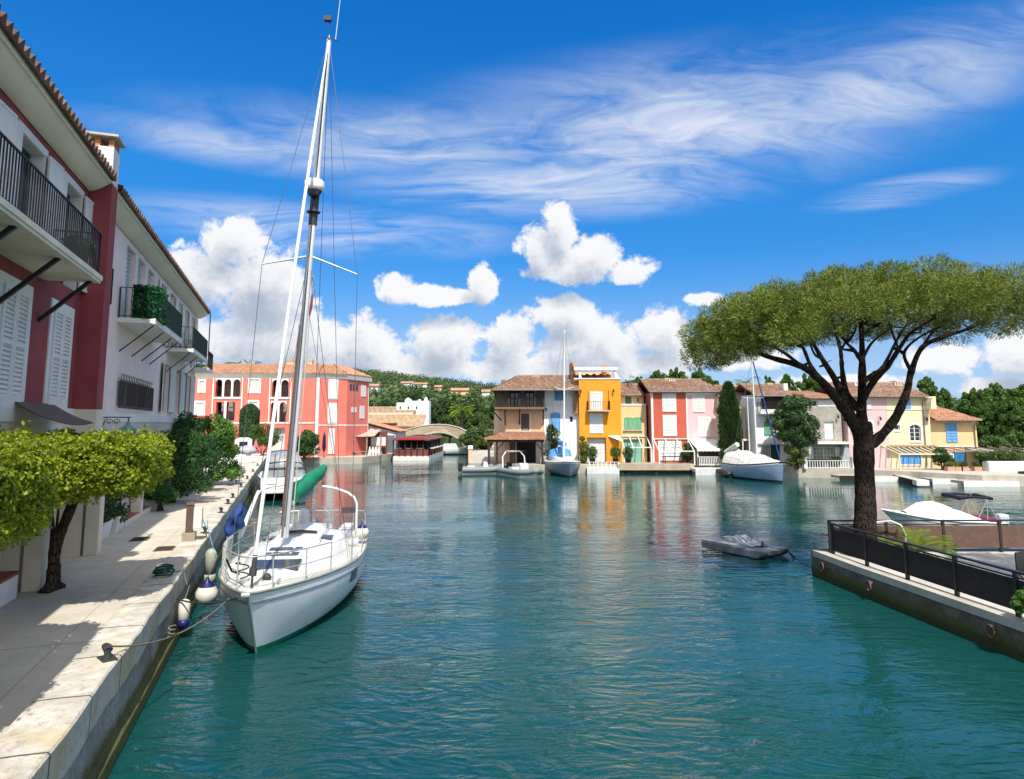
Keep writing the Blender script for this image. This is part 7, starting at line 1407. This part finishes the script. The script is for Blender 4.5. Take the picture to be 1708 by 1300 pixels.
a = gnd(1497, 801, 0); b = gnd(1540, 813, 0); t = thing('finger_pontoon', 'slanting finger pontoon with white end block before the straw house', 'pontoon', (a.x, a.y, 0), math.atan2(b.y-a.y, b.x-a.x)); L = (b-a).length; MB().box(0, L, -.35, .35, .12, .42).build('deck', QD, t); MB().box(0, L, -.37, -.351, -.1, .40).build('skirt', DK, t); MB().box(L-.9, L+.02, -.38, .38, .1, .45).build('end_block', WHITE, t)
for i, (u, lab) in enumerate(((1036, 'black tyre fender on the left end of the timber deck'), (1048, 'second black tyre fender on the timber deck'))): w = gnd(u, 790, 0); t = thing('tyre_fender', lab, 'fender', (w.x, w.y-.12, .3), 0, 'tyre fenders on the timber deck'); m = MB(); m.tube([(.3*math.cos(k*.449), 0, .3*math.sin(k*.449)) for k in range(15)], .11, 8); m.build('tyre', RUBBER, t)
def fence_small(name, label, u0, u1, Y, z0, hgt, mat, gap=.14, r=.02, cat='fence'):
    a, b = at(u0, 770, Y), at(u1, 770, Y); t = thing(name, label, cat, (a.x, Y, z0)); m = MB(); railing(m, (0, 0, 0), (b.x-a.x, 0, 0), hgt, gap, r, .04); m.build('palings', mat, t); return t
fence_small('low_fence', 'low white railing on the dock before the ochre house', 983, 1032, gnd(1000, 790.5, 0).y+.2, .47, .5, WHITE, .35, .035)
fence_small('low_fence', 'white and iron terrace fence in front of the stone house', 1342, 1423, 53.0, .72, .62, WHITE, .2, .025)
for u, lab in ((1342, 'white pillar at the left end of the stone house fence'), (1423, 'white pillar at the right end of the stone house fence')): t = thing('fence_pillar', lab, 'pillar', (at(u, 770, 52.9).x, 52.9, .72), 0, 'white fence pillars'); MB().box(-.12, .12, -.15, .1, 0, .85).build('shaft', WHITE, t); MB().box(-.16, .16, -.19, .14, .851, .92).build('cap', WHITE, t)
def table_set(label, x, Y):
    t = thing('terrace_table', label, 'table', (x, Y, .72)); MB().box(-.8, .8, -.4, .4, .66, .71).build('tabletop', BLACK, t); [MB().bar((sx*.7, sy*.3, 0), (sx*.7, sy*.3, .66), .05).build('leg', BLACK, t) for sx in (-1, 1) for sy in (-1, 1)]
table_set('dark terrace table behind the stone house fence', at(1365, 770, 53.4).x, 53.4); table_set('dark table on the deck before the red house', at(1122, 770, 58.3).x, 58.3)
t = thing('garden_furniture_cover', 'grey covered parasol between the stone house and the pine trunk', 'parasol', (at(1414, 775, 53.0).x, 53.3, .72)); m = MB(); m.ext([(-.7, 0), (.75, 0), (.35, 1.2), (.0, 1.95), (-.12, 1.95), (-.3, 1.0)], (-.3, .3)); m.build('cover', M('grey_canvas', (.34, .34, .36)), t, .08); MB().tube([(0, 0, 1.9), (0, 0, 2.2)], .03, 6).build('pole', STEEL, t)
# plants
w = at(1217, 766, 57.3); conifer_column('cypress_tree', 'tall narrow dark cypress between the rose and the sand house', (w.x, 57.0, .72), at(1217, 637, 57).z-.72-.3, .80, 41, CYP)
c = at(1326, 700, 52.6); t = shrub('round_conifer', 'round dark evergreen tree half hiding the loggia house', (c.x, 52.6, .72), [((q[0], q[1], q[2]+1.6), r_) for q, r_ in blob(3.2, 2.8, 4.3, 48, 12, (.45, .75))], 260, .22, .035, leafmat('dark_conifer', (.012, .04, .010), (.055, .11, .025), .15, big=1), 42, cat='tree')
def bush(name, label, u, v, Y, L, H, seed, mat, n=16, r=(.22, .4), sx=.09, sy=.04, z=.72, cat='bush', group=None): w = at(u, v, Y); return shrub(name, label, (w.x, Y, z), blob(L, L*.8, H, n, seed, r), 160, sx, sy, mat, seed, group, cat=cat)
BG = leafmat('bush_green', (.025, .065, .012), (.085, .15, .035)); BY = leafmat('yellow_bush', (.06, .10, .015), (.20, .24, .05), .3, big=1.5)
bush('climbing_shrub', 'tall dark climbing shrub on the corner between peach and white house', 921, 770, 60.2, 1.3, 3.5, 51, BG, 24, cat='shrub'); bush('willow_bush', 'drooping yellow green bush below the round evergreen tree', 1327, 785, 52.2, 1.6, 2.1, 52, BY, 20, sx=.14, sy=.03)
bush('terrace_bush', 'small bush between the deck and the rose house porch', 1148, 775, 58.6, 1.0, 1.9, 53, BG); bush('terrace_bush', 'yellow green bush beside the cypress foot', 1226, 778, 56.6, 1.2, 1.4, 54, BY); bush('terrace_bush', 'big leafy bush in front of the apricot house', 1574, 795, 51.3, 1.7, 1.75, 55, BG, 26)
bush('terrace_bush', 'bush on the sunny side of the white house beside the ochre house', 973, 772, 59.6, .9, 2.6, 56, BY); bush('terrace_bush', 'low green bush under the pine crown by the stone house', 1400, 778, 53.6, .8, .9, 57, BG)
for u, s_, lab, c_ in ((988, 61, 'potted flowering plant at the left of the ochre house door', BG), (1027, 62, 'potted bushy palm at the right of the ochre house door', PALM), (1048, 63, 'potted plant in front of the cream house pergola', BG)):
    w = at(u, 775, 59.0); t = thing('potted_plant', lab, 'plant', (w.x, 59.0, .72), 0, 'pots in front of the row'); MB().lathe([(.2, 0), (.28, .42), (.3, .42), (.3, .48), (.24, .48)]).build('pot', BLACK, t); p, d = shell((0, 0, 1.0), (.5, .45, .6), 700, RNG, .25); cloud('leaves', p, d, .13, .035, c_, t, seed=s_)
for k, (u, lab) in enumerate(((1585, 'left terracotta box with yellow flowers'), (1598, 'second terracotta box with yellow grass'), (1608, 'third terracotta box with sage plants'), (1630, 'right terracotta box with sage plants'))):
    w = at(u, 795, 50.2); t = thing('flower_box', lab+' on the right bank', 'flower box', (w.x, 50.2, .72), 0, 'flower boxes on the right bank'); MB().box(-.28, .28, -.2, .2, 0, .32).build('box', M('terracotta_box', (.48, .27, .18), .9, .15), t); p, d = shell((0, 0, .5), (.34, .25, .22), 320, RNG, .3); cloud('leaves', p, d, .10, .02, BY if k < 2 else BG, t, seed=70+k)
t = thing('garden_wall', 'rough white garden wall with a hedge on top at the right edge', 'wall', (at(1648, 790, 50).x, 50, .3)); m = MB(); m.box(0, 5.5, -.2, .6, 0, 1.15); m.build('body', WHT, t, .1)
w = at(1670, 775, 50.3); shrub('hedge', 'low green hedge growing in the white garden wall', (w.x, 50.3, 1.4), blob(4.2, 1.0, .8, 26, 14, (.3, .45)), 170, .10, .04, leafmat('bush_green2', (.03, .075, .015), (.11, .17, .04), .3, big=1), 58, stem=False, cat='hedge')
w = at(1640, 770, 53); bush('terrace_bush', 'dark bush behind the canvas porch of the apricot house', 1657, 775, 55.0, 3.0, 2.6, 59, BG, 30, (.4, .6), .14, .07); bush('terrace_bush', 'green bush filling the far right bank', 1700, 770, 56.0, 3.4, 3.0, 60, leafmat('bush_green2', (.03, .075, .015), (.11, .17, .04)), 30, (.4, .6), .14, .07)
t = thing('canal_boat', 'dark covered boat cut by the right picture edge', 'boat', (at(1712, 812, 47).x, 46.6, 0), .3); H = Hull(5, 2, .9, .9, 1.1, .3, .4); H.shell(t, M('dark_hull', (.03, .035, .045), .4), BLUEB, .1); H.deck(t, GEL); m = MB(); m.ext([(.5, .9), (3.8, .9), (3.2, 1.7), (1.0, 1.8)], (-.7, .7)); m.build('cover', M('navy_black_canvas', (.012, .014, .03)), t, .05)
# ================================================================== trees behind
for i, (u, v, Y, wp, lab) in enumerate(((1095, 618, 82, 52, 'leafy poplar rising behind the red house roof'), (1068, 628, 84, 30, 'small poplar crown left of the red house chimney'), (1128, 612, 80, 44, 'tallest poplar rising behind the red house chimneys'), (1168, 612, 82, 44, 'poplar rising behind the rose house roof'), (1192, 632, 84, 30, 'small poplar just left of the cypress top'), (1283, 626, 80, 26, 'slim poplar behind the pale blue yacht mast'), (1312, 624, 78, 40, 'poplar behind the loggia house chimney'), (1350, 624, 76, 56, 'broad poplar behind the stone house roof'), (1392, 640, 78, 40, 'poplar behind the lower left pine limb'), (1486, 634, 74, 44, 'poplar behind the mauve house roof'), (1545, 628, 72, 40, 'poplar behind the straw house chimney'), (1570, 646, 74, 34, 'poplar above the apricot house roof'),
     (1622, 648, 76, 50, 'left tree of the dense grove at the right edge'), (1655, 640, 72, 60, 'second tree of the dense grove at the right edge'), (1690, 644, 74, 56, 'third tree of the dense grove at the right edge'), (1722, 636, 70, 60, 'last tree of the dense grove, cut by the picture edge'), (1640, 668, 66, 50, 'front left tree of the grove with pale wall beneath'), (1685, 664, 64, 56, 'front right tree of the grove at the right edge'))): poplar(lab, u, v, Y, wp, 100+i)
for i, (u, v, Y, wp, lab) in enumerate(((645, 668, 150, 50, 'dark broad tree left of the white tower'), (722, 672, 132, 44, 'dark tree just right of the white tower'), (750, 692, 118, 36, 'green tree behind the right half of the bridge'), (798, 690, 112, 44, 'green tree behind the footbridge beam'), (815, 700, 98, 34, 'low tree beside the peach corner house'), (690, 652, 175, 50, 'distant tree above the white tower parapet'), (790, 668, 150, 60, 'broad tree on the slope right of the palm'), (740, 664, 160, 50, 'dark tree on the slope behind the palm'), (826, 672, 140, 40, 'tree on the slope beside the peach house roof'))): poplar(lab, u, v, Y, wp, 140+i, group='trees around the bridge', mat=leafmat('bank_leaves', (.03, .075, .016), (.13, .19, .04), .3, big=.3) if i in (2, 3, 4) else leafmat('dark_bank_leaves', (.015, .045, .012), (.06, .11, .028), .2, big=.3))
p = at(771, 686, 112); palm('tall palm standing behind the stone bridge', (p.x, 112, .7), p.z-.7, 2.6, 34, 5, PALMY, trunk=.3); p = at(1246, 640, 72); palm('palm top showing above the sand house roof', (p.x, 72, .7), p.z-.7, 1.8, 22, 6, PALM)
bush('canal_shrub', 'sunny green shrub on the canal bank before the footbridge', 800, 750, 92, 4.5, 3.4, 71, leafmat('bank_leaves', (.03, .075, .016), (.13, .19, .04)), 30, (.6, 1.0), .22, .12); bush('canal_shrub', 'small shrub at the right foot of the bridge', 786, 752, 88, 2.0, 1.8, 72, BG)
for i, (u0, u1, v0, v1, Y, lab) in enumerate(((614, 640, 647, 652, 330, 'flat roofed white villa on the hillside near the coral roof'), (674, 693, 641, 645, 480, 'long white villa high on the hillside'), (694, 716, 643, 646, 470, 'second long white villa high on the hillside'), (730, 740, 648, 653, 400, 'small ochre villa on the middle of the hillside'), (757, 784, 654, 661, 320, 'pink villa on the hillside left of the peach house'), (806, 818, 656, 660, 340, 'white villa on the hillside beside the loggia'))):
    a, b = at(u0, v1, Y), at(u1, v0, Y); t = thing('hill_villa', lab, 'house', ((a.x+b.x)/2, Y-14, a.z-3), 0, 'villas on the hillside'); w = (b.x-a.x)/2; m = MB(); wall_holes(m, -w, w, 0, b.z-a.z+3, [(-w+.6+q*2.6, -w+2+q*2.6, 3.4, 4.9) for q in range(int(w*2/2.7))], 0, .4); m.box(-w, w, .4, 6, 0, b.z-a.z+3); m.build('wall', APR if i in (3, 4) else WHT, t); z = b.z-a.z+3; MB().ext([(-.6, z), (6.6, z), (3, z+1.3)], (-w-.4, w+.4), 'x').build('roof', TILEO, t)
# ================================================================== near-right quay
FM = M('dark_mesh_panel', (.020, .018, .017), .75, .25, 6); FB = M('brown_mesh_panel', (.12, .075, .055), .8, .15, 6); FP = M('dark_fence_metal', (.03, .028, .028), .4, .2, 5)
def fence(name, label, A, B, hgt, n, panel, z=.61, under=.12):
    A, B = Vector((*A, z)), Vector((*B, z)); d = B-A; L = d.length; t = thing(name, label, 'fence', A, math.atan2(d.y, d.x), 'fences of the right quay')
    for k in range(n+1): MB().box(L*k/n-.035, L*k/n+.035, -.035, .035, 0, hgt).build('post', FP, t)
    m = MB(); m.box(-.035, L+.035, -.045, .045, hgt+.001, hgt+.04); m.box(0, L, -.014, .014, hgt-.10, hgt-.07); m.build('top_rail', FP, t)
    for k in range(n): MB().box(L*k/n+.036, L*(k+1)/n-.036, -.012, .012, under, hgt-.12).build('panel', panel, t)
fence('mesh_fence', 'dark mesh fence along the water edge of the right quay', (8.92, 18.85), (9.60, 11.3), .82, 5, FM); fence('mesh_fence', 'near end of the dark mesh fence, cut by the right picture edge', (9.61, 11.2), (10.9, -1.0), .82, 7, FM)
fence('mesh_fence', 'brown mesh fence across the far side of the right quay yard', (8.97, 19.1), (30, 19.4), .86, 13, FB)
for k, (x, y, lab) in enumerate(((8.62, 16.4, 'rusty mooring ring at the middle of the right quay wall'), (9.03, 12.9, 'rusty mooring ring at the near end of the right quay wall'), (8.50, 18.55, 'rusty mooring ring at the corner of the right quay'))):
    t = thing('mooring_ring', lab, 'mooring ring', (x, y, .42), -.08, 'mooring rings on the right quay wall'); m = MB(); m.tube([(-.05, .11*math.cos(q*.45), .11*math.sin(q*.45)-.08) for q in range(15)], .02, 6); m.build('ring', M('rusty_iron', (.13, .085, .06)), t); MB().lathe([(.05, -.02), (.04, .03)], n=8).build('eye', M('rusty_iron', (.13, .085, .06)), t)
palm('bright green cycad growing beside the pine trunk', (at(1520, 900, 18.3).x, 18.2, .6), .12, 1.15, 30, 8, leafmat('cycad_fronds', (.10, .18, .012), (.28, .36, .04), .4, big=2), name='cycad', cat='cycad', trunk=.2); palm('smaller cycad tuft behind the water edge fence', (at(1483, 905, 18.3).x, 18.6, .6), .08, .75, 20, 9, leafmat('cycad_fronds', (.10, .18, .012), (.28, .36, .04)), name='cycad', cat='cycad', trunk=.12)
p = at(1508, 872, 18.9); t = thing('garden_hose', 'white hose looping over the fence beside the pine trunk', 'hose', (p.x, 18.9, .6)); m = MB(); m.tube([(-1.2, -.1, .86), (-.4, -.05, .92), (-.1, 0, .8), (-.02, -.1, .5), (-.25, -.3, .15), (-.6, -.3, .05)], .028, 7); m.build('hose_pipe', GEL, t); m = MB(); m.tube([(-1.25, -.1, .86), (-1.35, -.1, .86)], .035, 7); m.build('nozzle', BLACK, t)
p = at(1470, 868, 20.6); t = thing('timber_jetty', 'weathered timber jetty behind the right quay fence', 'jetty', (p.x-1.6, 19.9, 0)); [MB().box(0, 3.0, .1+.3*k, .36+.3*k, .78, .84).build('plank', M('weathered_timber', (.30, .22, .16)), t) for k in range(4)]; [MB().box(x, x+.16, .2, .36, -.5, .78+dz).build('pile', DARKW, t) for x, dz in ((0, .18), (2.7, 0))]
bush('quay_bush', 'bright bush at the right edge behind the near fence', 1728, 985, 12.2, .6, .8, 73, leafmat('bright_shrub_leaves', (.03, .10, .012), (.13, .27, .04)), 14, (.12, .2), .05, .03, z=.6)
p = at(1703, 940, 14.5); t = thing('garden_chair', 'dark folding chair at the right edge of the yard', 'chair', (p.x+.25, 14.5, .61), .5); MB().box(-.22, .22, -.22, .22, .42, .45).build('seat', FP, t); MB().box(-.22, .22, .2, .23, .45, .85).build('backrest', FP, t); [MB().bar((sx*.2, sy*.2, 0), (sx*.2, -sy*.2, .42), .025).build('leg', FP, t) for sx in (-1, 1) for sy in (-1, 1)]

# unseen second pine, added beyond the frame to cast shade across the yard
pn = [o for o in C.objects if o.name == 'stone_pine'][0]
dup(pn, (15.9, 9.5, .6), 2.1, 'unseen second stone pine added beyond the right picture edge to shade the yard')
